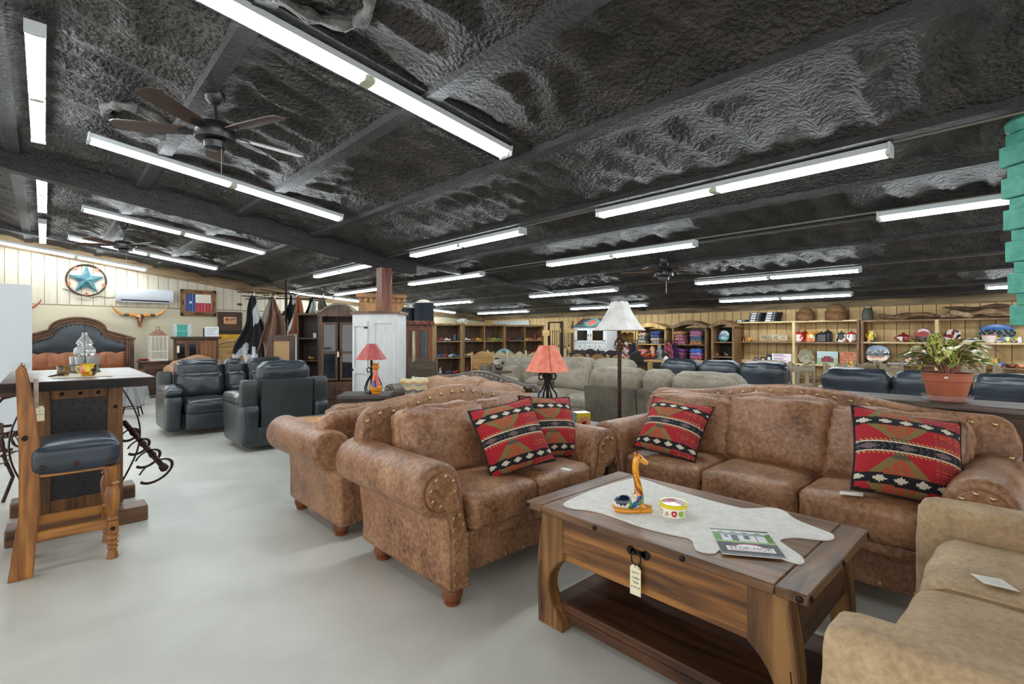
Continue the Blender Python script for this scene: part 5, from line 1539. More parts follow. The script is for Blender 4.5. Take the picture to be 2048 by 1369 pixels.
# ---------------------------------------------------------------- cow hides on a ceiling rack
def hide_rack():
    x, y = site(572, 11.6)
    t = thing('hide_rack', 'black iron rack with radial arms hung from the ceiling for hides', 'display rack', (x, y, 0))
    zt = zc(x) - .1
    MB().cyl((0, 0, .0), (0, 0, zt), .03, n=14).build('pole', M['iron'], t)
    MB().cyl((0, 0, 0), (0, 0, .03), .35, n=24).build('base_plate', M['iron'], t)
    for k in range(12):
        a = k * math.pi / 6 + .2; z_ = 2.36 if k % 2 else 2.24
        c, s = math.cos(a), math.sin(a)
        MB().cyl((.0, 0, z_), (1.0 * c, 1.0 * s, z_), .011, n=8).build('arm', M['iron'], t)
    return x, y
hx_, hy_ = hide_rack()
def hide(px, d, ztop, zbot, wid, fn, label, seed, rz=0):
    x, y = site(px, d); rd = random.Random(seed)
    t = thing('cowhide', label, 'cowhide', (x, y, 0), FC + rz, 'cowhides hanging from the rack')
    n, m_ = 46, 40; P = []
    ph = [rd.uniform(0, 6.3) for _ in range(5)]
    for i in range(n + 1):
        u = i / n * 2 - 1; row = []
        edge = .12 * math.sin(u * 7 + ph[0]) + .10 * math.sin(u * 15 + ph[1]) - .35 * abs(u + .2 * math.sin(ph[4])) ** 1.5
        for j in range(m_ + 1):
            v = j / m_
            w_ = wid * (.06 + .94 * v ** .8) * (1 + .12 * math.sin(v * 8 + ph[2]))
            z_ = ztop - (ztop - zbot) * v * (1 + edge * .8 * v)
            yy = .13 * v ** .6 * math.sin(u * 6 + ph[3]) * wid + .07 * math.sin(u * 13 + ph[1] + v) * v
            row.append((u * w_ / 2 + .03 * math.sin(v * 9 + ph[4]), yy, z_))
        P.append(row)
    b = MB(); b.grid(P); o = b.build('hide', M['hidehair'], t)
    sd = o.modifiers.new('thick', 'SOLIDIFY'); sd.thickness = .008
    paint(o, lambda x, y, z, *q: fn(x / wid, (ztop - z) / (ztop - zbot)))
    MB().tube([(0, 0, ztop - .04), (0, 0, ztop), (.02, 0, ztop + .03), (0, 0, ztop + .05)], .012, 8).build('clip', plain('#c8c8c4', .3, .8), t)
def nz(a, b_, s): return math.sin(a * 7 + s) * math.cos(b_ * 6 + s * 2) + .5 * math.sin(a * 15 + b_ * 11 + s)
BW = lambda s, th=.0: (lambda u, v: hexc('#15161a') if nz(u, v, s) > th else hexc('#c2c6cc'))
def bw1(u, v):
    if v > .72 and u < .1: return hexc('#c9cbcc')
    return hexc('#111215') if nz(u, v, 1.0) > -.75 else hexc('#bfc3c8')
hide(508, 11.2, 2.3, .45, .85, bw1, 'black and white cowhide hanging at the left end of the rack', 3)
hide(550, 10.6, 2.2, .45, .72, lambda u, v: hexc('#5a3e2e') if nz(u, v, 3) > -.3 else hexc('#755644'), 'plain brown cowhide hanging beside the black and white one', 5, .2)
hide(541, 11.9, 2.34, 1.0, .6, lambda u, v: hexc('#8a8884') if nz(u, v, 5) > 0 else hexc('#b5b3ae'), 'grey cowhide behind the brown one on the rack', 8)
hide(583, 11.7, 2.36, 1.2, .75, BW(2.2, .1), 'white cowhide with black patches in the middle of the rack', 6, -.1)
def brw(u, v):
    return hexc('#d2d3d4') if (nz(u, v, 4.2) < -.1 or (v > .5 and u < -.05)) else hexc('#7c4526')
hide(594, 11.1, 2.26, .55, .7, brw, 'brown and white cowhide hanging on the right side of the rack', 4)
hide(622, 11.8, 2.32, 1.3, .5, BW(7, -.5), 'small dark cowhide behind the bookcase crown', 9)
hide(646, 11.3, 2.28, 1.45, .45, lambda u, v: hexc('#5a5246') if nz(u, v, 2) > -.2 else hexc('#37322b'), 'small mottled brown hide at the right end of the rack', 11)
# white stanchion pole seen among the hides
x, y = site(508, 10.6)
MBp = MB().cyl((x, y, 0), (x, y, 1.15), .035, n=14).build('white_pipe', plain('#b8c2cf', .4)); tag(MBp, 'pale grey pipe standing below the black and white cowhide', 'pipe')

# ---------------------------------------------------------------- second coffee table with leather runner
t = thing('trunk_table', 'dark wooden coffee table behind the loveseats, with a tan leather runner', 'coffee table', (2.2, 4.9, 0))
wd1 = wood('#2c1f17', '#5a483a', 'x', .8, .45)
MB().bb(-.36, .36, -.34, .34, .51, .55, bev=.004).build('top', wd1, t)
MB().bb(-.32, .32, -.3, .3, .28, .51).build('case', wd1, t, smooth=False)
d_ = MB().bb(-.335, -.32, -.25, .25, .32, .48, bev=.004).build('drawer', wood('#2c1f17', '#5a483a', 'y', .8, .45), t)
MB().tube([(-.34, -.04, .42), (-.355, -.03, .39), (-.355, .03, .39), (-.34, .04, .42)], .005, 6).build('handle', M['iron'], d_)
for sx in (-1, 1):
    for sy in (-1, 1): MB().bb(sx * .28, sx * .34, sy * .26, sy * .33, 0, .51, bev=.004).build('leg', wood('#2c1f17', '#5a483a', 'z', .8, .45), t)
MB().bb(-.3, .3, -.28, .28, .1, .13).build('shelf', wd1, t, smooth=False)
P = []
for i in range(13):
    yy = -.2 + .4 * i / 12 + .02
    row = [(-.372, yy, .45 + .03 * math.sin(i)), (-.37, yy, .5), (-.365, yy, .545), (-.35, yy, .556)] + [(-.33 + .64 * j / 10, yy + .03 * math.sin(j * .9 + (0 if i < 6 else 2)), .556) for j in range(11)]
    P.append(row)
b = MB(); b.grid(P); o = b.build('leather_runner', nmat('tan_leather', [hexc('#a87030'), hexc('#c08a48')], 6, rough=.5), None, (2.2, 4.9, 0))
sd = o.modifiers.new('t', 'SOLIDIFY'); sd.thickness = .003; tag(o, 'tan leather runner draped over the dark trunk table', 'table runner')
for k, (dx, dy, rz_) in enumerate(((-.12, -.02, .3), (-.05, .06, -.2))):
    q = thing('paper_leaflet', ('white leaflet lying on the tan leather runner, front one', 'white leaflet lying on the tan leather runner, rear one')[k], 'leaflet', (2.2 + dx, 4.9 + dy, .559 + .003 * k), rz_)
    MB().bb(-.1, .1, -.06, .06, 0, .002).build('sheet', M['paper'], q, smooth=False)
    MB().bb(-.08, .0, -.04, .0, .0021, .0024).build('print_block', plain('#8fa0b4', .6), q, smooth=False)

# zigzag and floral pillows on the dark framed sofa
def zig(u, v):
    k = (v * 3.2 + .25 * abs((u * 6) % 2 - 1)) % 1
    if k < .25: return hexc('#b9ad8c')
    if k < .5: return hexc('#8f8a78')
    if k < .75: return hexc('#5c5d66') if v < .5 else hexc('#b58a5c')
    return hexc('#cbb98e')
for i, (px, d, lab, fn) in enumerate(((828, 6.55, 'zigzag patterned cream and grey pillow on the dark framed sofa', zig), (853, 6.75, 'pale floral pillow just behind the zigzag pillow', lambda u, v: hexc('#4a4a4a') if math.sin(u * 40) * math.sin(v * 37) > .6 else hexc('#c9bfa8')))):
    x, y = site(px, d); t = thing('throw_pillow', lab, 'pillow', (x, y, .66), FC); t.rotation_euler = (R(-14), 0, FC)
    o = pillow_mesh('cover', (.42, .34), .13, fn, M['cloth_pat'], 56, t)

# ---------------------------------------------------------------- corner end table, scroll lamp, talavera box, floor lamp
t = thing('end_table', 'dark end table in the corner between the loveseat and the long sofa', 'end table', (3.27, 2.80, 0))
wd2 = wood('#30211a', '#5e4a3e', 'x', .8, .45)
MB().bb(-.29, .29, -.29, .29, .59, .62, bev=.004).build('top', wd2, t)
MB().bb(-.26, .26, -.26, .26, .45, .59).build('case', wd2, t, smooth=False)
for sx in (-1, 1):
    for sy in (-1, 1): MB().bb(sx * .21, sx * .27, sy * .21, sy * .27, 0, .45).build('leg', wood('#30211a', '#5e4a3e', 'z', .8, .45), t, smooth=False)
MB().bb(-.24, .24, -.24, .24, .12, .15).build('shelf', wd2, t, smooth=False)
nn = Nails()
for s in (-1, 1): nn.dome((s * .25, -.262, .55), .01, axis='y'); nn.dome((-.262, s * .25, .55), .01, axis='x')
nn.build('clavo', M['iron'], t)
def scroll_lamp():
    x, y = site(1095, 4.36)
    t = thing('scroll_lamp', 'black wrought iron scroll table lamp with a coral conical shade', 'lamp', (x, y, .62), FC)
    b = MB(); b.cyl((0, 0, 0), (0, 0, .47), .013, n=12); b.build('stem', M['iron'], t)
    MB().lathe([(.07, 0), (.072, .012), (.05, .02), (.013, .03)], 24).build('base', M['iron'], t)
    for k in range(4):
        a = k * math.pi / 2 + .35; c, s = math.cos(a), math.sin(a)
        q = MB()
        def sp(cx, cz, r0, r1, a0, a1, n=18): return [((cx + (r0 + (r1 - r0) * i / n) * math.cos(a0 + (a1 - a0) * i / n)), cz + (r0 + (r1 - r0) * i / n) * math.sin(a0 + (a1 - a0) * i / n)) for i in range(n + 1)]
        p1 = sp(.055, .40, .012, .032, -4.4, 1.6)
        q.tube([(c * r_, s * r_, z_) for r_, z_ in p1], .0065, 8)
        q.tube([(c * r_, s * r_, z_) for r_, z_ in [(.055, .432), (.03, .42), (.024, .36), (.045, .3), (.085, .25), (.09, .2), (.05, .15), (.02, .13)]], .0075, 8)
        p2 = sp(.06, .06, .01, .04, -2.2, 3.4)
        q.tube([(c * r_, s * r_, z_) for r_, z_ in p2], .0065, 8)
        q.tube([(c * r_, s * r_, z_) for r_, z_ in [(.022, .045), (.03, .09), (.07, .15), (.08, .17)]], .0065, 8)
        q.build('scroll', M['iron'], t)
    s_ = MB().lathe([(.196, .45), (.197, .453), (.076, .675), (.075, .672), (.193, .452)], 8, a0=.2)
    s_.build('lamp_shade', nmat('coral_hide', [hexc('#cf6a50'), hexc('#de8068'), hexc('#e49078')], 18, rough=.7, detail=9), t, ang=20)
    st = MB(); st.tube([(.016, -.192, .452), (.004, -.076, .674)], .0022, 5); st.build('seam', plain('#7b4034', .8), t)
scroll_lamp()
def tal_box(px, d, z, sx, sz, label, seed):
    x, y = site(px, d); t = thing('painted_box', label, 'ceramic box', (x, y, z), FC + .3)
    n = 20; b = MB()
    q = bmesh.ops.create_cube(b.bm, size=1); bmesh.ops.subdivide_edges(b.bm, edges=list(b.bm.edges), cuts=n, use_grid_fill=True)
    for v in b.bm.verts: v.co = Vector((v.co.x * sx, v.co.y * sx * .8, (v.co.z + .5) * sz))
    o = b.build('body', M['glaze'], t, smooth=False)
    def f(x, y, z_, *q):
        u = x / sx if abs(q[1]) > .5 else y / sx; v = z_ / sz - .15; r_ = math.hypot(u * 1.1, v * .9); a = math.atan2(v, u)
        if v < -.05: return hexc('#c8641e')
        if abs(q[0]) > .5: return hexc('#3a8fa8') if math.sin(u * 40) * math.sin(v * 25) > -.2 else hexc('#e0c830')
        if r_ < .1: return hexc('#1a1a1a')
        if r_ < .52: return hexc('#d9541c') if (a * 3.2) % 1 > .35 else (hexc('#f0ead8') if r_ > .25 else hexc('#1c1c20'))
        return hexc('#e2cc2c')
    paint(o, f)
    MB().bb(-sx / 2 - .012, sx / 2 + .012, -sx * .4 - .012, sx * .4 + .012, 0, .012).build('foot', plain('#c8641e', .3), t, smooth=False)
tal_box(1163, 4.22, .62, .12, .115, 'bright yellow and orange painted ceramic box on the corner end table', 1)
tal_box(1091, 4.62, .62, .09, .13, 'yellow painted ceramic piece half hidden behind the scroll lamp base', 2)
def floor_lamp():
    x, y = site(1239, 4.40)
    t = thing('floor_lamp', 'tall dark iron floor lamp with a twisted basket and a white bell shade', 'floor lamp', (x, y, 0), FC)
    MB().lathe([(.15, 0), (.155, .015), (.13, .03), (.03, .06), (.016, .09)], 32).build('base', M['rust_iron'], t)
    MB().cyl((0, 0, .05), (0, 0, 1.24), .0165, n=14).build('pole', M['rust_iron'], t)
    MB().cyl((0, 0, 1.36), (0, 0, 1.46), .014, n=12).build('neck', M['rust_iron'], t)
    for k in range(6):
        a = k / 6 * 6.283
        MB().tube([((.01 + .034 * math.sin(math.pi * i / 14)) * math.cos(a + i * .17), (.01 + .034 * math.sin(math.pi * i / 14)) * math.sin(a + i * .17), 1.235 + .13 * i / 14) for i in range(15)], .0045, 6).build('basket_wire', M['rust_iron'], t)
    prof = [(.235, 1.425), (.24, 1.43), (.205, 1.46), (.165, 1.51), (.13, 1.565), (.1, 1.62), (.078, 1.675), (.07, 1.68), (.0745, 1.672), (.126, 1.56), (.16, 1.508), (.2, 1.458), (.233, 1.432)]
    s_ = MB().lathe(prof, 8, a0=.1)
    s_.build('lamp_shade', nmat('white_hide_shade', [hexc('#c9c8c4'), hexc('#dddcd9'), hexc('#e6e5e2')], 9, rough=.8, detail=8), t, ang=15)
    MB().lathe([(.011, 1.675), (.014, 1.69), (0, 1.705)], 12).build('finial', M['rust_iron'], t)
    h = MB(); h.tube([(.0725 * math.cos(k / 24 * 6.283), .0725 * math.sin(k / 24 * 6.283), 1.672) for k in range(24)], .003, 5, True); h.bb(-.072, .072, -.003, .003, 1.669, 1.675); h.cyl((0, 0, 1.45), (0, 0, 1.68), .006, n=8); h.build('harp', M['rust_iron'], t)
floor_lamp()

# ---------------------------------------------------------------- console table with the potted plant
t = thing('console_table', 'long dark wooden console table behind the brown sofa, holding the plant', 'console table', (4.27, .55, 0))
MB().bb(-.2, .2, -1.25, 1.25, .925, .96, bev=.004).build('top', wood('#3a302a', '#6d6058', 'y', .8, .5), t)
MB().bb(-.17, .17, -1.2, 1.2, .70, .925).build('case', wood('#241a14', '#4a382c', 'y', .8, .5), t, smooth=False)
for k in range(4):
    d_ = MB().bb(-.185, -.17, -1.17 + k * .59, -.62 + k * .59, .73, .90, bev=.004).build('drawer', wood('#2a1e17', '#523f31', 'y', .8, .5), t)
for sx in (-1, 1):
    for sy in (-1, 1): MB().bb(sx * .1, sx * .17, sy * 1.12, sy * 1.2, 0, .7).build('leg', wood('#241a14', '#4a382c', 'z', .8, .5), t, smooth=False)
MB().bb(-.16, .16, -1.15, 1.15, .2, .23).build('shelf', wood('#241a14', '#4a382c', 'y', .8, .5), t, smooth=False)
def plant():
    x, y = 4.22, .435
    t = thing('potted_plant', 'terracotta pot of pink edged green leaves on the console table', 'potted plant', (x, y, .962), FC); t.scale = (.77, .77, .92)
    terr = nmat('terracotta', [hexc('#9c5336'), hexc('#b0664a')], 8, rough=.65, bump=.1, bscale=60)
    MB().lathe([(.112, 0), (.12, .01), (.15, .13), (.153, .138), (.158, .142), (.164, .185), (.172, .188), (.172, .197), (.158, .197), (.155, .17), (0, .165)], 40).build('pot', terr, t)
    MB().lathe([(.125, .0), (.158, .012), (.172, .045), (.1725, .045), (.1585, .011), (.1255, .0)], 40).build('clear_saucer', plain('#dfe6ea', .1, alpha=.1), t)
    MB().lathe([(.15, .165), (.1, .178), (0, .182)], 24).build('soil', nmat('soil', [hexc('#1e1712'), hexc('#33271e')], 60, rough=.95, bump=.5), t)
    MB().box(-.11, -.118, .172, .022, .002, .014, rot=(0, 0, -.75)).build('sticker', plain('#e8e8e4', .5), t, smooth=False)
    MB().box(.13, -.1, .125, .035, .004, .06, rot=(0, 0, .8)).build('orange_label', plain('#c98a20', .5), t, smooth=False)
    rd = random.Random(21); L = MB(); S = MB(); cols = []
    nleaf = 78
    for k in range(nleaf):
        az = k * 2.399 + rd.uniform(-.2, .2); el = R(rd.uniform(8, 72)) * (1 if k % 3 else .4); ln = rd.uniform(.16, .27)
        hgt = rd.uniform(.05, .22); ro = rd.uniform(.02, .09)
        p0 = Vector((ro * .4 * math.cos(az), ro * .4 * math.sin(az), .18)); p1 = Vector((ro * math.cos(az) * 1.6, ro * 1.6 * math.sin(az), .18 + hgt * .95))
        S.tube([p0, p0.lerp(p1, .5) + Vector((0, 0, .01)), p1], .005, 6)
        dirn = Vector((math.cos(az) * math.cos(el), math.sin(az) * math.cos(el), math.sin(el)))
        side = Vector((-math.sin(az), math.cos(az), rd.uniform(-.3, .3))).normalized(); up = dirn.cross(side); wd_ = ln * rd.uniform(.17, .23)
        if up.z < 0: up = -up
        P = []; droop = rd.uniform(.3, .9)
        for i in range(15):
            f = i / 14; c_ = p1 + dirn * (ln * f) - Vector((0, 0, droop * ln * f * f * .8)); w_ = wd_ * (math.sin(math.pi * min(1, f ** .75)) ** .85) + .0005
            P.append([c_ + side * (w_ * q / 5) + up * (.12 * wd_ * abs(q) / 5 + .006 * math.sin(f * 12 + k) * (abs(q) / 5)) for q in range(-5, 6)])
        L.grid(P)
        for i in range(14):
            for q in range(-5, 5):
                cols.append((k, i / 14, abs(q + .5) / 5))
    me = bpy.data.meshes.new('foliage'); L.bm.to_mesh(me); L.bm.free(); me.shade_smooth()
    o = bpy.data.objects.new('foliage', me); COL.objects.link(o); o.parent = t; me.materials.append(painted_mat('leaf_surface', .35, .15))
    at = me.color_attributes.new('Col', 'FLOAT_COLOR', 'CORNER'); buf = np.ones((len(me.loops), 4), dtype=np.float32)
    for fi, f in enumerate(me.polygons):
        k, a, e = cols[fi]; r_ = random.Random(k * 997 + int(a * 14) * 31 + int(e * 5)).random()
        dark = hexc('#33552a'); mid = hexc('#6a8a38'); lite = hexc('#b9bd62'); pink = hexc('#cf9d86')
        young = k % 4 == 0
        if e > .82: c = pink if r_ > .6 else hexc('#a5a05c')
        elif e < .12: c = hexc('#a88a5a') if a < .5 else lite
        elif (e * .6 + r_ * .6 + (0.3 if young else .08)) > .7: c = lite if r_ > .4 else hexc('#8a9a48')
        elif r_ > .75: c = mid
        else: c = dark if not young else mid
        buf[f.loop_start:f.loop_start + f.loop_total, :3] = c
    at.data.foreach_set('color', buf.ravel())
    S.build('stems', plain('#a8756a', .5), t)
plant()
# ---------------------------------------------------------------- ceiling fans
def ceiling_fan(loc, ztop, label, rz, brown='#3a2822', blades=5, rr=.66, group='dark ceiling fans'):
    x, y, z = loc
    t = thing('ceiling_fan', label, 'ceiling fan', (x, y, z), rz, None)
    dk = plain('#1c1d1f', .35, .3)
    m_ = MB(); m_.lathe([(.05, -.10), (.07, -.095), (.075, -.05), (.06, -.04), (.13, -.035), (.14, .0), (.135, .05), (.10, .085), (.03, .1)], 32); m_.build('motor_housing', dk, t)
    MB().cyl((0, 0, .08), (0, 0, ztop - z - .05), .013, n=12).build('down_rod', dk, t)
    MB().lathe([(.03, ztop - z - .1), (.065, ztop - z - .06), (.07, ztop - z + .02)], 20).build('ceiling_canopy', dk, t)
    MB().tube([(.03, -.04, -.09), (.03, -.04, -.3)], .0025, 5).build('pull_chain', plain('#9a958a', .4, .7), t)
    bm_ = nmat('fan_blade', [hexc('#2a1c17'), hexc('#4a342b')], 8, stretch=(.2, 2, 2), rough=.4)
    for k in range(blades):
        a = k * 2 * math.pi / blades
        o = [(.17, -.05), (.3, -.062), (.5, -.068), (rr - .03, -.066), (rr, -.045), (rr, .045), (rr - .03, .066), (.5, .068), (.3, .062), (.17, .05)]
        b = MB().prism(o, .008, 'z', 0); bo = b.build('blade', bm_, t, (0, 0, .02), (R(11), 0, a), smooth=False)
        MB().prism([(.1, -.02), (.2, -.035), (.25, 0), (.2, .035), (.1, .02)], .006, 'z', -.008).build('blade_bracket', dk, bo, smooth=False)
    return t
x, y = site(430, 3.72); ceiling_fan((x, y, 2.87), zc(x) - .03, 'nearest dark ceiling fan with brown blades, upper left of the photo', .1)
x, y = site(247, 8.1); ceiling_fan((x, y, 2.82), zc(x) - .03, 'far left ceiling fan in front of the strip lights near the cream wall', .1)
x, y = site(1328, 7.6); ceiling_fan((x, y, 2.32), zc(x) - .03, 'far right ceiling fan hanging above the black leather sofas', .75, rr=.64)

# ---------------------------------------------------------------- teal hanging ornament at the right edge
x, y = site(2066, 3.0)
t = thing('hanging_ornament', 'teal painted stack of wooden blocks hanging at the right edge of the photo', 'hanging ornament', (x, y, 0), FC)
teal = nmat('teal_paint', [hexc('#3f8f7e'), hexc('#56a894')], 20, rough=.6)
z = 2.70
MB().lathe([(.0, z), (.1, z), (.125, z - .03), (.12, z - .07), (.1, z - .09), (.0, z - .09)], 24).build('cap', teal, t)
z -= .09
for k in range(6):
    r0 = .09 if k % 2 == 0 else .10
    MB().box(0.01 * k, 0, z - .035, .17, .17, .07, bev=.004, rot=(0, 0, .1 * k)).build('narrow_block', teal, t); z -= .07
    MB().box(.012 * k + .01, 0, z - .06, .22, .22, .125, bev=.004, rot=(0, 0, .05 * k)).build('wide_block', teal, t); z -= .125
MB().cyl((0, 0, 2.70), (0, 0, zc(x) - .03), .006, n=8).build('hook_wire', M['iron'], t)
bd = MB(); bd.ball((-.10, -.08, 1.905), .02, 2, (1, 1, 1.6)); bd.tube([(-.10, -.08, 1.91), (-.115, -.09, 1.87), (-.12, -.09, 1.84)], .008, 8, rs=[.012, .008, .003]); bd.ball((-.092, -.09, 1.935), .014, 2)
bd.build('yellow_bird', plain('#b7b62a', .5), t)

# ---------------------------------------------------------------- back wall furniture
def yz(px, py, X_):
    u = (px - 1024) / 1000; d = X_ / (CT + ST * u); return d * (ST - CT * u), EYE - (py - 672) / 1000 * d
PALE = wood('#b39a6c', '#dcc79c', 'y', .8, .55, '#cbb384'); PALEZ = wood('#b39a6c', '#dcc79c', 'z', .8, .55, '#cbb384')
OLD = wood('#5c4631', '#94775a', 'y', .8, .65); OLDZ = wood('#4f3522', '#83603e', 'z', .8, .6)
def wall_shelving(px0, px1, pxs, zs, label, X_=11.85, depth=.33, ztop=1.70, oldtop=False, pales=()):
    y0, _ = yz(px0, 700, X_); y1, _ = yz(px1, 700, X_)
    t = thing('wall_shelving', label, 'shelving', (X_, (y0 + y1) / 2, 0)); ym = (y0 + y1) / 2
    for i, p in enumerate([px0] + pxs + [px1]):
        yy, _ = yz(p, 700, X_); m = PALEZ if i == 1 else OLDZ
        MB().bb(0, depth, yy - ym - .025, yy - ym + .025, 0, ztop - .02).build('upright', m, t, smooth=False)
    for i, z_ in enumerate(zs):
        MB().bb(0.004, depth, y1 - ym, y0 - ym, z_ - .03, z_, ).build('shelf', PALE if i in pales else OLD, t, smooth=False)
    return t
Z1 = (1.70, 1.25, .78, .50, .12)
wall_shelving(1474, 1716, [1587], Z1, 'open wall shelving under the two wicker baskets and stacked black boxes', pales=(0, 2))
Z2 = (1.685, 1.26, .84, .45, .12)
wall_shelving(1724, 2130, [1873], Z2, 'long open wall shelving behind the potted plant, carved logs on top', pales=(1,))
def wthing(px, zb, name, label, cat, X_=11.95, rz=AX, group=None):
    yy, _ = yz(px, 700, X_); return thing(name, label, cat, (X_, yy, zb), rz, group)
# boxes
k = 0
for px, n, c in ((1488, 1, 'single black boxed item at the left end of the shelving top'), (1514, 4, 'left'), (1545, 4, 'right')):
    for j in range(n):
        lab = ('black box with a white label, alone at the left end of the wall shelving top' if n == 1 else
               'black box with white label, %s, %s stack on the wall shelving' % (('at the bottom', 'second from bottom', 'third from bottom', 'topmost')[j], c))
        t = wthing(px + j * 1.2, 1.70 + .052 * j, 'cardboard_box', lab, 'box', 11.97, AX - .3, 'stacked black boxes')
        MB().box(0, 0, .025, .28, .2, .05, bev=.003).build('carton', plain('#17181b', .5), t)
        MB().box(-.04, -.1015, .026, .13, .003, .034).build('label_patch', plain('#dfe3e8', .6), t, smooth=False)
        MB().box(.075, -.1015, .026, .035, .003, .018).build('label_patch', plain('#c4c8cc', .6), t, smooth=False)
# baskets
def basket(px, r_, h_, label):
    t = wthing(px, 1.70, 'wicker_basket', label, 'basket', 12.0)
    b = MB(); prof = [(r_ * .94, 0), (r_, h_ * .2)] + [(r_ * math.cos(a), h_ * .2 + h_ * .8 * math.sin(a)) for a in [i / 12 * math.pi / 2 for i in range(1, 12)]] + [(0, h_)]
    b.lathe(prof, 40); b.build('dome', nmat('wicker', [hexc('#5a3d24'), hexc('#8d6a44')], 22, stretch=(3, 3, .5), rough=.8, bump=.6, bscale=60), t)
    for k in range(7):
        z_ = .01 + k * .028
        MB().tube([(r_ * 1.01 * math.cos(a), r_ * 1.01 * math.sin(a), z_ + .012 * math.sin(a * 2 + k)) for a in [i / 30 * 6.283 for i in range(30)]], .007, 6, True).build('woven_band', wood('#4a2f1a', '#7c5836', 'x', 2), t)
basket(1611, .175, .30, 'smaller domed wicker basket on top of the wall shelving')
basket(1673, .20, .35, 'larger domed wicker basket on top of the wall shelving, right of the other')
t = wthing(1735, 1.685, 'owl_lantern', 'dark green metal owl lantern at the left end of the long shelving top', 'lantern')
b = MB(); b.lathe([(.085, 0), (.095, .05), (.1, .12), (.085, .2), (.06, .24), (0, .25)], 20); b.build('body', nmat('verdigris', [hexc('#2a2c26'), hexc('#4d5244')], 18, rough=.6, bump=.4, bscale=40), t)
MB().cyl((-.05, 0, .23), (-.06, 0, .28), .02, .003, 8).build('ear', plain('#33352d', .6), t); MB().cyl((.05, 0, .23), (.06, 0, .28), .02, .003, 8).build('ear', plain('#33352d', .6), t)
# carved logs
def log(pxa, pxb, r_, zb, seed, cols, label):
    ya, _ = yz(pxa, 640, 11.98); yb, _ = yz(pxb, 640, 11.98); L = ya - yb; rd = random.Random(seed); n = 40
    t = thing('carved_log', label, 'carved wood', (11.98, (ya + yb) / 2, zb), 0, None)
    pts = []; rs = []
    for i in range(n + 1):
        f = i / n; pts.append((.02 * math.sin(f * 7 + seed), L / 2 - L * f, r_ + .02 * math.sin(f * 9 + seed * 2)))
        rs.append(r_ * (.12 + .88 * math.sin(math.pi * min(1, max(0, f)) ** .8) ** .6) * (1 + .25 * math.sin(f * 16 + seed)) + .003)
    b = MB(); b.tube(pts, r_, 12, rs=rs, flat=(1, .8)); b.build('log', nmat('driftwood%d' % seed, [hexc(c) for c in cols], 7, stretch=(4, .7, 4), rough=.8, detail=8), t)
log(1755, 1885, .07, 1.685, 1, ('#2a1d14', '#6a4e34', '#8f7352'), 'long dark carved log at the left on top of the long shelving')
log(1880, 1955, .075, 1.685, 2, ('#3a281a', '#a38a6c', '#c4ad8c'), 'pale bellied carved log in the middle on top of the long shelving')
log(1940, 2085, .085, 1.685, 3, ('#2a1d14', '#7c6248', '#a98e6c'), 'brown carved log at the right end on top of the long shelving')
log(1885, 2060, .045, 1.83, 4, ('#1e150e', '#4a3524', '#6a4e34'), 'thin dark driftwood branch lying over the carved logs')
# canisters
def canister(px, cols, label, zb=1.25, r_=.085, h_=.2, dx=0, lidc=None):
    t = wthing(px, zb, 'canister', label, 'canister', 11.98 + dx, AX, 'painted canisters on the middle shelf')
    o = MB().lathe([(r_ * .85, 0), (r_, .015), (r_, h_ * .75), (r_ * .85, h_ * .82)], 8, a0=.39).build('jar', M['glaze'], t, smooth=False)
    MBs = o.modifiers.new('s', 'SUBSURF'); MBs.subdivision_type = 'SIMPLE'; MBs.levels = 0; MBs.render_levels = 0
    bm = bmesh.new(); bm.from_mesh(o.data); bmesh.ops.subdivide_edges(bm, edges=list(bm.edges), cuts=5, use_grid_fill=True); bm.to_mesh(o.data); bm.free(); o.modifiers.clear()
    paint(o, blotch([hexc(c) for c in cols], r_ * 1.3, int(px)))
    MB().lathe([(r_ * .9, h_ * .8), (r_ * .95, h_ * .86), (r_ * .7, h_ * .98), (r_ * .2, h_ * 1.02), (r_ * .25, h_ * 1.12), (0, h_ * 1.16)], 16).build('lid', plain(lidc or cols[0], .2, 0, .5), t)
canister(1598, ['#b3202a', '#d8d0c8', '#b3202a', '#e0c8c0'], 'red and white octagonal canister, front one at the left of the middle shelf')
canister(1610, ['#8e1a20', '#c84a3a'], 'dark red canister just behind the red and white one', dx=.14, r_=.08, h_=.22)
canister(1622, ['#e2dcd0', '#c8502a', '#d8a030', '#e2dcd0'], 'white canister with orange flowers on the middle shelf', lidc='#c88a2a')
canister(1633, ['#c99a2c', '#2c2a26'], 'yellow lidded canister behind the white orange flowered one', dx=.14, r_=.07, h_=.22)
canister(1643, ['#2c3036', '#3c424a'], 'black canister at the front centre of the middle shelf')
canister(1656, ['#1f2226', '#2f343a'], 'taller black canister behind the front black one', dx=.14, h_=.23)
canister(1683, ['#e2e0da', '#2c2a2a', '#b8402c', '#e2e0da'], 'white canister with dark and red pattern and a dark green lid', lidc='#3a4438')
canister(1703, ['#e6e3dc', '#a82a2a', '#e6e3dc', '#c8763a'], 'white and red canister at the right end of the middle shelf', lidc='#b3303a')
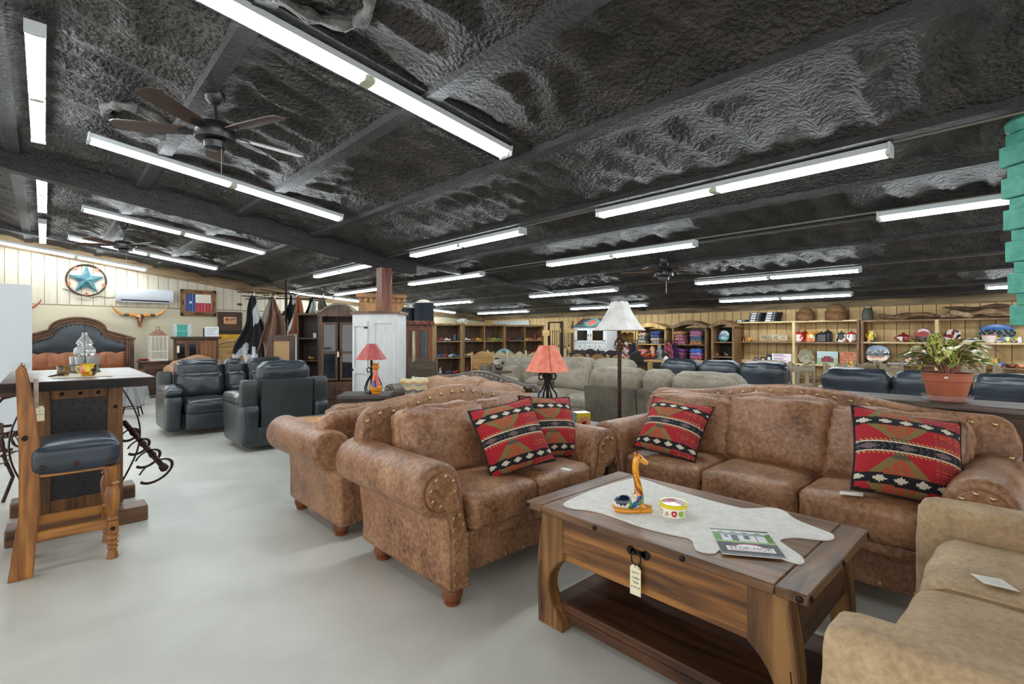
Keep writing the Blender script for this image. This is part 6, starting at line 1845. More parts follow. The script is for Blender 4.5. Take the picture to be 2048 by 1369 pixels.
# mugs, sign and leaves on the left middle shelf
mug('dark and red painted mug at the left end of the middle shelf', (11.97, yz(1486, 700, 11.97)[0], 1.25), ['#30201c', '#8a2a22', '#c8b070'], .05, .1, 2, 3, 'mug', 'mug')
mug('orange and green painted mug second on the middle shelf', (11.97, yz(1499, 700, 11.97)[0], 1.25), ['#d89a30', '#4a7a4a', '#b8402c', '#e0d8b0'], .05, .1, 2, 4)
ya, _ = yz(1519, 690, 12.0); yb, _ = yz(1573, 690, 12.0)
t = thing('wooden_sign', 'long weathered wooden sign with dark lettering on the middle shelf', 'sign', (12.05, (ya + yb) / 2, 1.25), AX)
MB().bb(-(ya - yb) / 2, (ya - yb) / 2, 0, .02, 0, .155).build('board', wood('#a09078', '#c4b69c', 'x', .8, .7), t, smooth=False)
text_part('FALL IS', .12, plain('#4a3a2c', .7), t, (-.08, -.001, .075), (math.pi / 2, 0, 0), ext=.001, sx=.9)
for k in range(2): MB().bb(.17, .25, -.001, 0, .09 - k * .03, .1 - k * .03).build('small_line', plain('#6a5a48', .7), t, smooth=False)
rd = random.Random(5)
b = MB()
for k in range(34):
    q = (-.42 + k * .025 + rd.uniform(-.01, .01)); b.ball((q, rd.uniform(-.03, .0), .018 + rd.uniform(0, .01)), .02, 1, (1, .5, .7), (rd.random(), rd.random(), rd.random()))
t = thing('leaf_garland', 'garland of small orange and green autumn leaves along the middle shelf front', 'garland', (11.92, yz(1545, 700, 11.92)[0], 1.25), AX)
o = b.build('leaves', M['paintwork'], t); paint(o, lambda x, y, z, *n: [hexc('#c8642c'), hexc('#d89a3c'), hexc('#9aa04c'), hexc('#b8402c'), hexc('#c8a080')][int(abs(x * 40 + 17)) % 5]); o['kind'] = 'stuff'
# lower left shelf
for k, (px, w_, h_, c, lab) in enumerate(((1513, .1, .11, '#4a4a4e', 'small grey framed picture on the lower shelf left of the white sign'), (1526, .11, .12, '#3a2a20', 'small dark round framed picture on the lower shelf left of the white sign'), (1538, .12, .17, '#1a1a1c', 'black star decorated plaque behind the white and pink sign'))):
    t = wthing(px, .78, 'small_plaque', lab, 'plaque', 12.02)
    MB().bb(-w_ / 2, w_ / 2, 0, .02, 0, h_, bev=.004).build('board', plain(c, .5), t); MB().bb(-w_ * .25, w_ * .25, -.002, 0, h_ * .3, h_ * .7).build('motif', plain(('#9a8ab0', '#c8c0b8', '#d8e0e4')[k], .5), t, smooth=False)
t = wthing(1563, .78, 'banner_sign', 'white sign with dark words and pink stripes on the lower shelf', 'sign', 11.95)
MB().bb(-.2, .2, 0, .01, 0, .20).build('board', plain('#e8e2ec', .5), t, smooth=False)
for k in range(2):
    MB().bb(-.18, .1, -.001, 0, .13 - k * .085, .142 - k * .085).build('pink_stripe', plain('#d0486a', .5), t, smooth=False)
    MB().bb(-.16, .04, -.001, 0, .165 - k * .085, .18 - k * .085).build('dark_words', plain('#3a3a5a', .5), t, smooth=False)
for k in range(5):
    t = wthing(1483 + k * 4.5, .78, 'ceramic_cup', 'tiny cream cup, %s in the row at the left end of the lower shelf' % ['first', 'second', 'third', 'fourth', 'fifth'][k], 'cup', 11.93, AX, 'tiny cream cups')
    MB().lathe([(.018, 0), (.025, .02), (.024, .045), (.02, .045), (.015, .01), (0, .008)], 12).build('cup', plain('#d8b89a', .3), t)
# lower right: metal wreath plate, two pictures, bowl
t = wthing(1612, .78, 'scalloped_plate', 'grey scalloped metal plate standing on the lower shelf', 'plate', 12.03)
b = MB(); n = 48; 
prof = [(0, 0), (.06, 0), (.1, .012), (.13, .02), (.155, .03)]
P = [[((r_ * (1 + (.06 * math.cos(a * 8) if r_ > .14 else 0))) * math.cos(a), -h_, .155 + (r_ * (1 + (.06 * math.cos(a * 8) if r_ > .14 else 0))) * math.sin(a)) for (r_, h_) in prof[1:]] for a in [i / n * 6.2832 for i in range(n + 1)]]
b.grid(P); b.lathe([(0, .0), (.06, .0), (.06, .004), (0, .004)], 24, c=(0, 0.0, .155), rot=(math.pi / 2, 0, 0))
b.build('plate', nmat('grey_gold_plate', [hexc('#3a3c38'), hexc('#8a8a7c'), hexc('#a08a4c')], 14, rough=.4, detail=6), t)
def pic(u, v):
    if abs(v - .4) < .22 and abs(u - .5) < .3: return hexc('#7a3440') if v < .5 or abs(u - .5) < .18 else hexc('#9ab0b4')
    return hexc('#8aa88e') if v < .45 else hexc('#a9c0c0')
def pic2(u, v): return [hexc('#b04a30'), hexc('#c8906a'), hexc('#8a3a34'), hexc('#d8b08a')][int(abs(nz(u * 2, v * 2, 2)) * 3) % 4]
for (pa, pb, fn_, lab) in ((1634, 1676, pic, 'canvas picture of an old red truck on the lower shelf'), (1679, 1713, pic2, 'canvas picture in warm reds beside the red truck picture')):
    ya, _ = yz(pa, 700, 12.03); yb, _ = yz(pb, 700, 12.03); W_ = ya - yb; H_ = .27
    t = thing('canvas_picture', lab, 'picture', (12.03, (ya + yb) / 2, .78), AX)
    b = MB(); n = 34; b.grid([[(-W_ / 2 + W_ * i / n, 0, H_ * j / 24) for j in range(25)] for i in range(n + 1)]); o = b.build('canvas', M['paintwork'], t, smooth=False); paint(o, lambda x, y, z, *q: fn_(x / W_ + .5, z / H_))
    MB().bb(-W_ / 2, W_ / 2, .0006, .025, 0, H_).build('stretcher', OLD, t, smooth=False)
def small_bowl(px, zb, r_, h_, cols, label, X_=11.93, group=None):
    t = wthing(px, zb, 'ceramic_bowl', label, 'bowl', X_)
    o = MB().lathe([(r_ * .5, 0), (r_ * .9, h_ * .3), (r_, h_ * .7), (r_ * .95, h_), (r_ * .85, h_), (r_ * .7, h_ * .3), (0, h_ * .2)], 28).build('bowl', M['glaze'], t); paint(o, blotch([hexc(c) for c in cols], r_, int(px)))
small_bowl(1705, .78, .07, .09, ['#d8c8a0', '#c8502a', '#2c2c30', '#e0a030'], 'small patterned bowl in front of the red picture on the lower shelf')
# long shelving goods
def plate(px, zb, rx, rz_, cols, label, X_=12.03, fn_=None, rot=AX, name='platter', tilt=.16):
    t = wthing(px, zb, name, label, 'plate', X_, rot)
    b = MB(); n = 40; rings = [.0001, .15, .3, .45, .6, .72, .82, .9, .96, 1.0]
    P = [[(q * rx * math.cos(a), -.0 - (.03 * max(0, (q - .6)) ** 1.0) * 2 * rx, rz_ + q * rz_ * math.sin(a)) for q in rings] for a in [i / n * 6.2832 for i in range(n + 1)]]
    b.grid(P); o = b.build('plate', M['glaze'], t, rot=(-tilt, 0, 0)); f = blotch([hexc(c) for c in cols], rx, int(px))
    sd = o.modifiers.new('t', 'SOLIDIFY'); sd.thickness = .008
    paint(o, lambda x, y, z, *q: fn_(x / rx, z / rz_ - 1) if fn_ else f(x, y * 3, z - rz_))
    return t
def landscape(u, v):
    if v > .45: return hexc('#2e6ea8')
    if u * u + v * v > .75: return hexc('#101c1c')
    if v > .05: return hexc('#14302c') if nz(u * 2, v * 2, 1) > -.1 else hexc('#b8c0b8')
    if v > -.25: return hexc('#12181c')
    if v > -.45: return hexc('#b0542c')
    if v > -.75: return hexc('#c8a86a')
    return hexc('#1c2420')
plate(1754, .84, .215, .18, ['#112233', '#112233'], 'round dark plate with a blue landscape and orange bands on the lower shelf', fn_=landscape)
t = wthing(1742, 1.26, 'ceramic_vase', 'bright yellow painted pottery figure at the left of the long shelf', 'vase', 11.98)
b = MB(); b.lathe([(.05, 0), (.07, .03), (.075, .09), (.05, .14), (.045, .18), (.055, .22), (.0, .225)], 32); o = b.build('body', M['glaze'], t); paint(o, blotch([hexc('#d8b81c'), hexc('#d8b81c'), hexc('#c8502a'), hexc('#2c4a7a'), hexc('#e0d8c0')], .1, 12))
for s in (-1, 1): MB().tube([(s * .05, 0, .17), (s * .08, 0, .14), (s * .07, 0, .09)], .01, 8).build('handle', plain('#d8b81c', .2), t)
t = wthing(1807, 1.262, 'tureen', 'dark red and white lidded tureen on the long shelf', 'tureen', 12.0)
o = MB().lathe([(.06, 0), (.09, .02), (.105, .06), (.1, .1)], 32).build('pot', M['glaze'], t); paint(o, blotch([hexc('#8a2028'), hexc('#8a2028'), hexc('#e0dcd4')], .1, 4))
MB().lathe([(.105, .1), (.09, .125), (.03, .15), (.022, .16), (.025, .18), (0, .185)], 24).build('lid', plain('#8a2028', .2, 0, .5), t)
for s in (-1, 1): MB().tube([(s * .1, 0, .09), (s * .14, 0, .085), (s * .14, 0, .06), (s * .1, 0, .055)], .009, 8).build('handle', plain('#8a2028', .2), t)
plate(1846, 1.26, .13, .13, ['#1c1414', '#a8301c', '#c8642c', '#1c1414'], 'dark oval platter with a red centre left of the white upright', fn_=lambda u, v: hexc('#1a1213') if u * u + v * v > .8 or v < -.2 else hexc('#a5301c'))
def bluehouse(u, v):
    if v > .35: return hexc('#1f5a9a')
    if nz(u * 2, v * 2, 3) > .5: return hexc('#8a5a6a')
    return hexc('#122622') if nz(u * 3, v * 2, 5) > -.5 else hexc('#4a8a6a')
plate(1993, 1.26, .24, .165, ['#112233', '#112233'], 'large oval platter with a blue sky on the right part of the long shelf', fn_=bluehouse)
plate(1905, 1.26, .12, .12, ['#8a2028', '#e0dcd4', '#1c1c1c'], 'red and white plate behind the plant leaves', )
plate(1825, .84, .14, .13, ['#3a1c16', '#b8502c', '#e0d8c0', '#1c1c1c'], 'dark patterned platter behind the left plant leaves on the lower shelf')
t = wthing(1978, 1.26, 'white_pot', 'plain pinkish white pot in front of the large blue oval platter', 'pot', 11.9)
MB().lathe([(.07, 0), (.095, .09), (.105, .13), (.095, .13), (.08, .02), (0, .01)], 28).build('pot', plain('#e0cfc8', .35), t); MB().tube([(.103 * math.cos(k / 24 * 6.283), .103 * math.sin(k / 24 * 6.283), .13) for k in range(24)], .006, 6, True).build('rim', plain('#a84048', .3), t)
for px, cols, lab in ((1999, ['#e0dcd4', '#2c5a9a', '#d8b030'], 'white mug with blue and yellow pattern right of the white pot'), (2015, ['#e0d8b0', '#c8642c', '#4a8a4a'], 'mug with orange sunburst second from the white pot'), (2036, ['#d8dce0', '#2c4a7a', '#c8b030'], 'mug with blue and yellow flowers at the right edge of the long shelf')):
    mug(lab, (11.92, yz(px, 700, 11.92)[0], 1.26), cols, .05, .1, 2, int(px))
t = wthing(1945, 1.26, 'serving_tray', 'long low black edged serving tray on the long shelf beside the blue platter', 'tray', 11.95)
MB().bb(-.2, .2, -.06, .06, 0, .05, bev=.01).build('tray', plain('#d8d4cc', .3), t); MB().bb(-.21, .21, -.07, .07, .05, .06, bev=.004).build('rim', plain('#1c1c22', .3), t)
t = wthing(1798, .84, 'serving_tray', 'white tray with a dark blue rim on the lower shelf left of the plant', 'tray', 11.93)
MB().bb(-.17, .17, -.06, .06, 0, .03, bev=.008).build('tray', plain('#d8d8d8', .3), t); MB().bb(-.18, .18, -.07, .07, .03, .038, bev=.003).build('rim', plain('#22306a', .3), t)
for px, zb, r_, h_, cols, lab in ((1986, .84, .09, .15, ['#c8862c', '#4a6a2c', '#e0c870'], 'ochre and green painted bowl on the lower shelf right of the plant'), (2000, .84, .06, .08, ['#e0dcd4', '#c8502a', '#2c5a9a'], 'small white bowl with red and blue marks right of the plant'), (2022, .84, .07, .06, ['#8a3a22', '#2c1c18'], 'low dark red dish on the lower shelf near the right edge'), (2044, .84, .06, .06, ['#d86a3c', '#e0a080'], 'coral dish at the right edge of the lower shelf'), (1850, .84, .07, .08, ['#c85a2c', '#e0d8c8', '#2c2c30'], 'orange and white bowl behind the left leaves of the plant')):
    small_bowl(px, zb, r_, h_, cols, lab)
# arched pine cupboards
def cupboard(pa, pb, X_, zs, label, m, mb, H_=1.56, arch=.12):
    ya, _ = yz(pa, 700, X_); yb, _ = yz(pb, 700, X_)
    t = shelfcase('arched_cupboard', label, 'cupboard', (X_ + .2, (ya + yb) / 2, 0), AX, ya - yb, .4, H_, 1, 1, m, mb, arch=arch, zs=zs, t_=.045)
    return t
PINE = wood('#9a7844', '#c9a76a', 'z', .8, .5); PINED = wood('#5a4026', '#8a6a42', 'z', .8, .5)
cupboard(1272, 1332, 11.4, (1.17, .74, .3), 'open arched pine cupboard of folded blankets, left of the pair', PINE, wood('#3a2a1a', '#6a5030', 'z'))
cupboard(1344, 1413, 11.4, (1.17, .74, .3), 'open arched pine cupboard of bright blankets, right of the pair', PINED, wood('#3a2a1a', '#6a5030', 'z'), 1.58, .14)
cupboard(1422, 1468, 11.4, (1.24, .9, .5), 'narrow dark arched cupboard with a blue plate inside', PINED, plain('#14100d', .7), 1.58, .13)
def blanket(px, zb, w_, h_, cols, label, seed):
    t = wthing(px, zb, 'folded_blanket', label, 'blanket', 11.55, AX + rng.uniform(-.1, .1), 'folded blankets in the arched cupboards')
    o = MB().soft(0, 0, h_ / 2, w_, .28, h_, r=h_ * .48, puffs=(.01, .01, .006), n=12, wr=.006, seed=seed).build('blanket', M['cloth_pat'], t)
    cs = [hexc(c) for c in cols]; paint(o, lambda x, y, z, *n: cs[int(abs(x * 24 + 40 + math.sin(z * 90) * 1.5 + seed)) % len(cs)])
STK = [
 (1288, 1.17, .25, [['#8a8076', '#b0a89a'], ['#4a4a4e', '#a8a49a'], ['#a88a7c', '#c0aa9a', '#6a5a54']], 'left stack, upper shelf of the left arched cupboard'),
 (1315, 1.17, .30, [['#2c2c30', '#b0aca0'], ['#8a7a6c', '#c0b4a4'], ['#34343c', '#5a6a8a', '#2c3a7a'], ['#20243a', '#3a4a9a']], 'right stack, upper shelf of the left arched cupboard'),
 (1289, .74, .28, [['#2a2a2c', '#3c3c40'], ['#a05a54', '#c88478'], ['#c88478', '#b8706a']], 'left stack, lower shelf of the left arched cupboard'),
 (1319, .74, .24, [['#4a4a4c', '#8a8a8c'], ['#3a3a3c', '#a8a8a8']], 'right stack, lower shelf of the left arched cupboard'),
 (1362, 1.17, .30, [['#c8602c', '#5a3a8a', '#d8a0b0'], ['#7a4a9a', '#d8804c'], ['#c8702c', '#4a5a8a'], ['#d89a3c', '#3a6a7a', '#b8502c']], 'left stack, upper shelf of the right arched cupboard'),
 (1395, 1.17, .30, [['#c8502c', '#2c6a6a', '#d8a04c'], ['#2c7a7a', '#3c8a8a', '#a84a2c'], ['#2a7070', '#6a4a8a'], ['#5a6ab0', '#d8703c'], ['#7a6ac0', '#c86a4c']], 'right stack, upper shelf of the right arched cupboard'),
 (1362, .74, .30, [['#2c3aa0', '#c8702c'], ['#a8541c', '#3c3c9a'], ['#a8a098', '#c8602c', '#3c4a9a'], ['#4a3ab0', '#5a4ac0', '#c8502c']], 'left stack, lower shelf of the right arched cupboard'),
 (1395, .74, .32, [['#a82c2c', '#2c2c30', '#e0c8a0'], ['#c8642c', '#7a4aa0'], ['#8a6ac0', '#d88a8a', '#4a6ac0'], ['#3a6ac0', '#5a8ad0', '#2c4a9a']], 'right stack, lower shelf of the right arched cupboard'),
]
NM = ['bottom', 'second', 'third', 'fourth', 'fifth']
for px, zb, w_, L_, where in STK:
    z_ = zb; n = len(L_); h_ = min(.095, .32 / n)
    for j, cols in enumerate(L_):
        pos = 'bottom' if j == 0 else ('topmost' if j == n - 1 else NM[j] + ' from below')
        blanket(px + rng.uniform(-1, 1), z_, w_ * rng.uniform(.84, .93), h_, cols, '%s folded blanket, %s' % (pos, where), j + int(px)); z_ += h_ * .98
plate(1447, 1.24, .135, .135, ['#1c6aa8', '#2c8ab8', '#3a8a5a', '#103a6a'], 'round blue painted plate inside the narrow dark cupboard', X_=11.6)
for px, lab, c in ((1434, 'small tan dog figure on the lower shelf of the narrow cupboard', '#b07a4a'), (1453, 'small carved tan animal group on the lower shelf of the narrow cupboard', '#8a6a54')):
    t = wthing(px, .9, 'figurine', lab, 'figurine', 11.55); b = MB(); b.ball((0, 0, .045), .03, 2, (1.5, .8, .8)); b.ball((-.04, 0, .08), .02, 2)
    for q in (-.03, .03): b.cyl((q, 0, 0), (q, 0, .04), .008, n=8)
    b.build('body', plain(c, .5), t)
# hanging garments
def garment(px, X_, zt, zb, w_, cols, label, seed):
    yy, _ = yz(px, 700, X_); t = thing('garment', label, 'garment', (X_, yy, 0), AX)
    n, m_ = 18, 26; P = []
    for i in range(n + 1):
        u = i / n * 2 - 1; P.append([(u * w_ / 2 * (.45 + .55 * min(1, j / m_ * 3)) , .03 * math.sin(u * 9 + seed), zt - (zt - zb) * j / m_ - .04 * abs(u) * (1 - j / m_)) for j in range(m_ + 1)])
    b = MB(); b.grid(P); o = b.build('cloth', M['cloth_pat'], t); sd = o.modifiers.new('t', 'SOLIDIFY'); sd.thickness = .01
    cs = [hexc(c) for c in cols]; paint(o, lambda x, y, z, *q: cs[int(abs(z * 22 + x * 14 + seed)) % len(cs)])
    MB().tube([(-.06, 0, zt - .01), (0, 0, zt + .04), (.06, 0, zt - .01)], .004, 6).build('hanger', M['iron'], t)
for pa, pb, lab in ((1243, 1274, 'black metal rail carrying the patterned and navy garments'), (1331, 1355, 'black metal rail carrying the maroon and purple garments')):
    ya, _ = yz(pa, 700, 11.25); yb, _ = yz(pb, 700, 11.25); hl = (ya - yb) / 2
    t = thing('garment_rail', lab, 'clothes rail', (11.25, (ya + yb) / 2, 0), AX)
    MB().cyl((-hl, 0, 1.26), (hl, 0, 1.26), .01, n=8).build('rail', M['iron'], t)
    for s in (-1, 1):
        MB().cyl((s * hl, 0, 0), (s * hl, 0, 1.26), .01, n=8).build('upright', M['iron'], t); MB().bb(s * hl - .02, s * hl + .02, -.2, .12, 0, .03).build('foot', M['iron'], t, smooth=False)
garment(1337, 11.25, 1.22, .7, .26, ['#8a3048', '#a84a5a', '#b86a7a'], 'pink and maroon woven garment hanging between the arched cupboards', 3)
garment(1349, 11.25, 1.22, .6, .16, ['#3a2450', '#5a2c6a'], 'dark purple garment hanging between the arched cupboards', 6)
garment(1267, 11.25, 1.22, .6, .2, ['#141a2c', '#1c2438'], 'dark navy garment hanging left of the pine cupboards', 2)
garment(1252, 11.25, 1.22, .5, .22, ['#d8d0c8', '#c8402c', '#2c4a9a', '#d8b03c', '#8aa8c8'], 'brightly patterned garment hanging beside the lamp pole', 8)
# white hutch and pine hutch
def white_hutch():
    X_ = 11.0; ya, _ = yz(1148, 700, X_); yb, _ = yz(1212, 700, X_); W_ = ya - yb
    t = thing('white_hutch', 'white hutch with two glazed doors, three drawers and a painted slanted roof', 'hutch', (X_ + .25, (ya + yb) / 2, 0), AX)
    m = plain('#dfe1e2', .45)
    MB().bb(-W_ / 2, W_ / 2, -.22, .25, .97, 1.62).build('upper_case', m, t, smooth=False)
    MB().bb(-W_ / 2, W_ / 2, -.1, .25, 0, .97).build('lower_case', plain('#2a2622', .6), t, smooth=False)
    for s in (-1, 1): MB().bb(s * (W_ / 2 - .06), s * W_ / 2, -.22, -.15, 0, .97).build('leg', m, t, smooth=False)
    for s in (-1, 1):
        xc = s * W_ * .245; hw_ = W_ * .23; d = MB()
        d.bb(xc - hw_, xc - hw_ + .07, -.245, -.22, 1.2, 1.58); d.bb(xc + hw_ - .07, xc + hw_, -.245, -.22, 1.2, 1.58); d.bb(xc - hw_ + .07, xc + hw_ - .07, -.245, -.22, 1.2, 1.25); d.bb(xc - hw_ + .07, xc + hw_ - .07, -.245, -.22, 1.53, 1.58)
        do = d.build('door', m, t, smooth=False); MB().bb(xc - hw_ + .07, xc + hw_ - .07, -.232, -.228, 1.25, 1.53).build('glass', plain('#1a1712', .1, coat=1), do, smooth=False)
        MB().bb(xc - s * (hw_ - .03) - .008, xc - s * (hw_ - .03) + .008, -.26, -.245, 1.36, 1.42).build('handle', M['iron'], do, smooth=False)
        for z_ in (1.24, 1.55): MB().box(xc + s * (hw_ - .04), -.25, z_, .08, .008, .02).build('hinge', M['iron'], do, smooth=False)
        MB().bb(xc - hw_ + .07, xc + hw_ - .07, -.224, -.221, 1.385, 1.4).build('inner_shelf', plain('#6a5a40', .6), do, smooth=False)
    for k in (-1, 0, 1):
        d = MB().bb(k * W_ * .31 - W_ * .14, k * W_ * .31 + W_ * .14, -.24, -.22, 1.02, 1.16, bev=.006).build('drawer', m, t); MB().ball((k * W_ * .31, -.25, 1.09), .015, 2, (.6, 1, 1.4)).build('knob', M['iron'], d)
    b = MB(); n = 40; b.grid([[(-W_ / 2 - .03 + (W_ + .06) * i / n + .1 * j / 16, -.26 + .3 * j / 16, 1.63 + .24 * j / 16) for j in range(17)] for i in range(n + 1)])
    o = b.build('painted_roof', M['paintwork'], t, smooth=False); sd = o.modifiers.new('t', 'SOLIDIFY'); sd.thickness = .02
    def f(x, y, z, *q):
        u = x / W_; v = (z - 1.63) / .24 - .5; dd = abs(u + .02) * 2.2 + abs(v)
        if dd < .4: return hexc('#8a3a2c')
        if dd < .62: return hexc('#2c6a6a')
        if dd < .7: return hexc('#2a1c18')
        if (x * 9) % 1 < .12: return hexc('#1c1412')
        return hexc('#3a2820') if v > -.3 else hexc('#2c5a5a')
    paint(o, f)
white_hutch()
yy, _ = yz(1247, 700, 11.6)
t = thing('pine_hutch', 'pine open hutch with a scalloped rail beside the white hutch', 'hutch', (11.85, yy, 0), AX)
for s in (-1, 1): MB().bb(s * .29, s * .33, -.2, .2, 0, 1.58).build('side_panel', PINE, t, smooth=False)
MB().bb(-.36, .36, -.24, .2, 1.58, 1.63, bev=.01).build('crown', PINE, t); MB().bb(-.29, .29, .18, .2, .02, 1.58).build('back_panel', wood('#8a6a3a', '#b8955c', 'z'), t, smooth=False)
o = [(-.29, 1.58), (-.29, 1.44)] + [(-.29 + .58 * k / 24, 1.46 - .02 * math.cos(k / 24 * 6.283 * 3)) for k in range(25)] + [(.29, 1.44), (.29, 1.58)]
MB().prism(o, .02, 'y', -.2).build('scalloped_rail', PINE, t, smooth=False)
for z_ in (.4, .8, 1.15): MB().bb(-.29, .29, -.18, .18, z_, z_ + .02).build('shelf', PINE, t, smooth=False)
# iron fire tool racks
def tool_rack(px, d, W_, H_, label, planks):
    x, y = site(px, d); t = thing('tool_rack', label, 'display rack', (x, y, 0), FC)
    for s in (-1, 1): 
        for q in (-1, 1): MB().cyl((s * W_ / 2, q * .15, 0), (s * W_ / 2, q * .15, H_), .014, n=8).build('post', M['iron'], t)
    for q in (-1, 1): MB().cyl((-W_ / 2, q * .15, H_), (W_ / 2, q * .15, H_), .012, n=8).build('top_bar', M['iron'], t)
    for (a, b_, z0, z1) in planks: MB().bb(a, b_, -.17, -.15, z0, z1).build('header_board', wood('#a8854c', '#cdab70', 'x'), t, smooth=False)
    rd = random.Random(int(px))
    n = int(W_ / .055)
    for k in range(n):
        xx = -W_ / 2 + .03 + k * .055; z0 = H_ - .22; L = rd.uniform(.35, .7)
        b = MB(); b.cyl((xx, -.1, z0), (xx, -.1, z0 - L), .009, n=6); b.ball((xx, -.1, z0), .018, 1); b.box(xx, -.1, z0 - L, .03, .012, .06, bev=.003); b.build('hanging_tool', M['iron'], t)
tool_rack(1111, 12.6, .34, 1.72, 'black iron rack of fire tools, left one, under pale boards', [(-.34, -.16, 1.38, 1.52)])
tool_rack(1133, 13.0, .28, 1.75, 'black iron rack of fire tools next to the white hutch, below a brown board', [(-.2, .16, 1.46, 1.56), (-.12, .12, 1.66, 1.76)])

# ---------------------------------------------------------------- toy shelves
TOYW = wood('#6f5230', '#a07c4a', 'z', .8, .55); TOYB = wood('#3b2a18', '#66492b', 'z', .8, .6)
TZ = (.12, .50, .885, 1.26)
rd = random.Random(77)
TC = ['#b82c28', '#2c8a3a', '#d8a82c', '#2c6ab0', '#c8642c', '#d8d8d0', '#1c1c1e', '#6aa83c', '#7ab0d8']
CN = ['red', 'green', 'yellow', 'blue', 'orange', 'white', 'black', 'lime green', 'pale blue']
def toy(loc, ci, style, label, rz=0):
    t = thing('toy_animal', label, 'toy', loc, rz, 'small painted toys on the toy shelves')
    b = MB()
    if style == 0: b.ball((0, 0, .035), .03, 2, (1.9, .8, .8)); b.ball((.06, 0, .06), .022, 2)
    elif style == 1: b.ball((0, 0, .05), .035, 2, (.8, .8, 1.3)); b.ball((0, 0, .11), .025, 2); b.cyl((.0, 0, .12), (.03, 0, .16), .01, .003, 6)
    else: b.box(0, 0, .03, .16, .05, .03, bev=.01); b.ball((-.02, 0, .05), .025, 2, (1.3, .8, .8))
    b.build('body', plain(TC[ci], .35, 0, .3), t)
    l = MB()
    for s in (-1, 1):
        for q in (-1, 1): l.cyl((s * .035, q * .02, 0), (s * .03, q * .015, .035), .008, n=6)
    l.build('feet', plain(TC[(ci + 3) % 9], .4), t)
units = [(893, 11.6, 1, 'left'), (964, 12.3, 2, 'middle'), (1044, 13.3, 2, 'right')]
BAYC = {('left', 0): [5, 3, 0], ('middle', 0): [0, 2, 5], ('middle', 1): [4, 7, 1], ('right', 0): [6, 3, 0], ('right', 1): [4, 0, 2]}
for px, d, nb, nm in units:
    x, y = site(px, d); W_ = {'left': .62, 'middle': 1.06, 'right': 1.12}[nm]; rz_ = -.36
    t = shelfcase('toy_shelf', '%s wooden shelf unit of small bright toys in front of the far corner' % nm, 'shelf unit', (x, y, 0), rz_, W_, .38, 1.62, 1, nb, TOYW, TOYB, crown=.02, zs=TZ)
    for j, z_ in enumerate(TZ[1:]):
        for k in range(nb):
            nt = 3 + (j + k) % 2
            for q in range(nt):
                lx = -W_ / 2 + W_ / nb * (k + (q + .8) / (nt + .6)); ly = -.08
                c, s = math.cos(rz_), math.sin(rz_); bc = BAYC[(nm, k)]
                ci = bc[(q + j) % 3]
                style = rd.choice((0, 0, 1, 2))
                lab = '%s toy, %s, %s shelf of the %s toy unit%s' % (CN[ci], ['first', 'second', 'third', 'fourth'][q], ['lower', 'middle', 'upper'][j], nm, (', left bay' if k == 0 else ', right bay') if nb == 2 else '')
                toy((x + c * lx - s * ly, y + s * lx + c * ly, z_ + .001), ci, style, lab, rz_ + rd.uniform(-.5, .5))
x, y = site(926, 12.0)
t = thing('white_pig', 'white painted animal ornament standing on top of the toy shelves', 'ornament', (x, y, 1.665), FC)
b = MB(); b.ball((0, 0, .08), .06, 3, (1.8, .8, .9)); b.ball((-.11, 0, .07), .04, 2); b.ball((.1, 0, .07), .03, 2)
for q in (-.06, .06): b.cyl((q, 0, 0), (q, 0, .06), .018, n=8)
b.build('body', nmat('spotted_white', [hexc('#8a8c88'), hexc('#dcdcd8')], 30, rough=.5, sharp=(.4, .5)), t)
# framed window-like pale panel on the back wall
ya, _ = yz(985, 645, 12.1); yb, _ = yz(1056, 645, 12.1)
t = thing('pale_panel', 'pale grey board panel on the back wall above the toy shelves', 'panel', (XB - .03, (ya + yb) / 2, 0), AX)
MB().bb(-(ya - yb) / 2, (ya - yb) / 2, -.03, .0, 1.2, 1.92).build('board', nmat('pale_boards', [hexc('#a3a8a6'), hexc('#c3c7c4')], 6, stretch=(.3, 3, 3), rough=.6), t, smooth=False)

# ---------------------------------------------------------------- chairs in the distance
def dining_chair(px, d, style, label, cols, rz=None, top=1.06, cat='chair'):
    x, y = site(px, d); t = thing('dining_chair', label, cat, (x, y, 0), FC + .2 if rz is None else rz)
    mz = wood(cols[0], cols[1], 'z', .9, .55); mx = wood(cols[0], cols[1], 'x', .9, .55)
    for s in (-1, 1):
        MB().bb(s * .19, s * .235, .18, .225, 0, top, bev=.012).build('back_post', mz, t)
        MB().bb(s * .19, s * .235, -.22, -.175, 0, .44, bev=.006).build('front_leg', mz, t)
        MB().bb(s * .2, s * .22, -.18, .18, .15, .19).build('stretcher', mx, t, smooth=False)
    MB().bb(-.24, .24, -.24, .23, .43, .47, bev=.01).build('seat', mx, t)
    n = 16
    if style == 'arch':
        o = [(-.19, .72)] + [(-.19 + .38 * k / n, top - .09 + .1 * math.sin(math.pi * k / n)) for k in range(n + 1)] + [(.19, .72)]
        MB().prism(o, .03, 'y', .185).build('arched_back', mx, t, smooth=False)
        for k in (-1, 0, 1): MB().bb(k * .1 - .02, k * .1 + .02, .19, .21, .47, .72).build('back_slat', mz, t, smooth=False)
    else:
        o = [(-.19, top - .17)] + [(-.19 + .38 * k / n, top - .06 + .03 * math.cos(math.pi * 3 * k / n)) for k in range(n + 1)] + [(.19, top - .17)]
        MB().prism(o, .03, 'y', .185).build('carved_rail', mx, t, smooth=False)
        MB().bb(-.19, .19, .19, .215, .55, .62).build('lower_rail', mx, t, smooth=False)
        for k in (-1, 1): MB().bb(k * .09 - .035, k * .09 + .035, .19, .21, .62, top - .17).build('back_slat', mz, t, smooth=False)
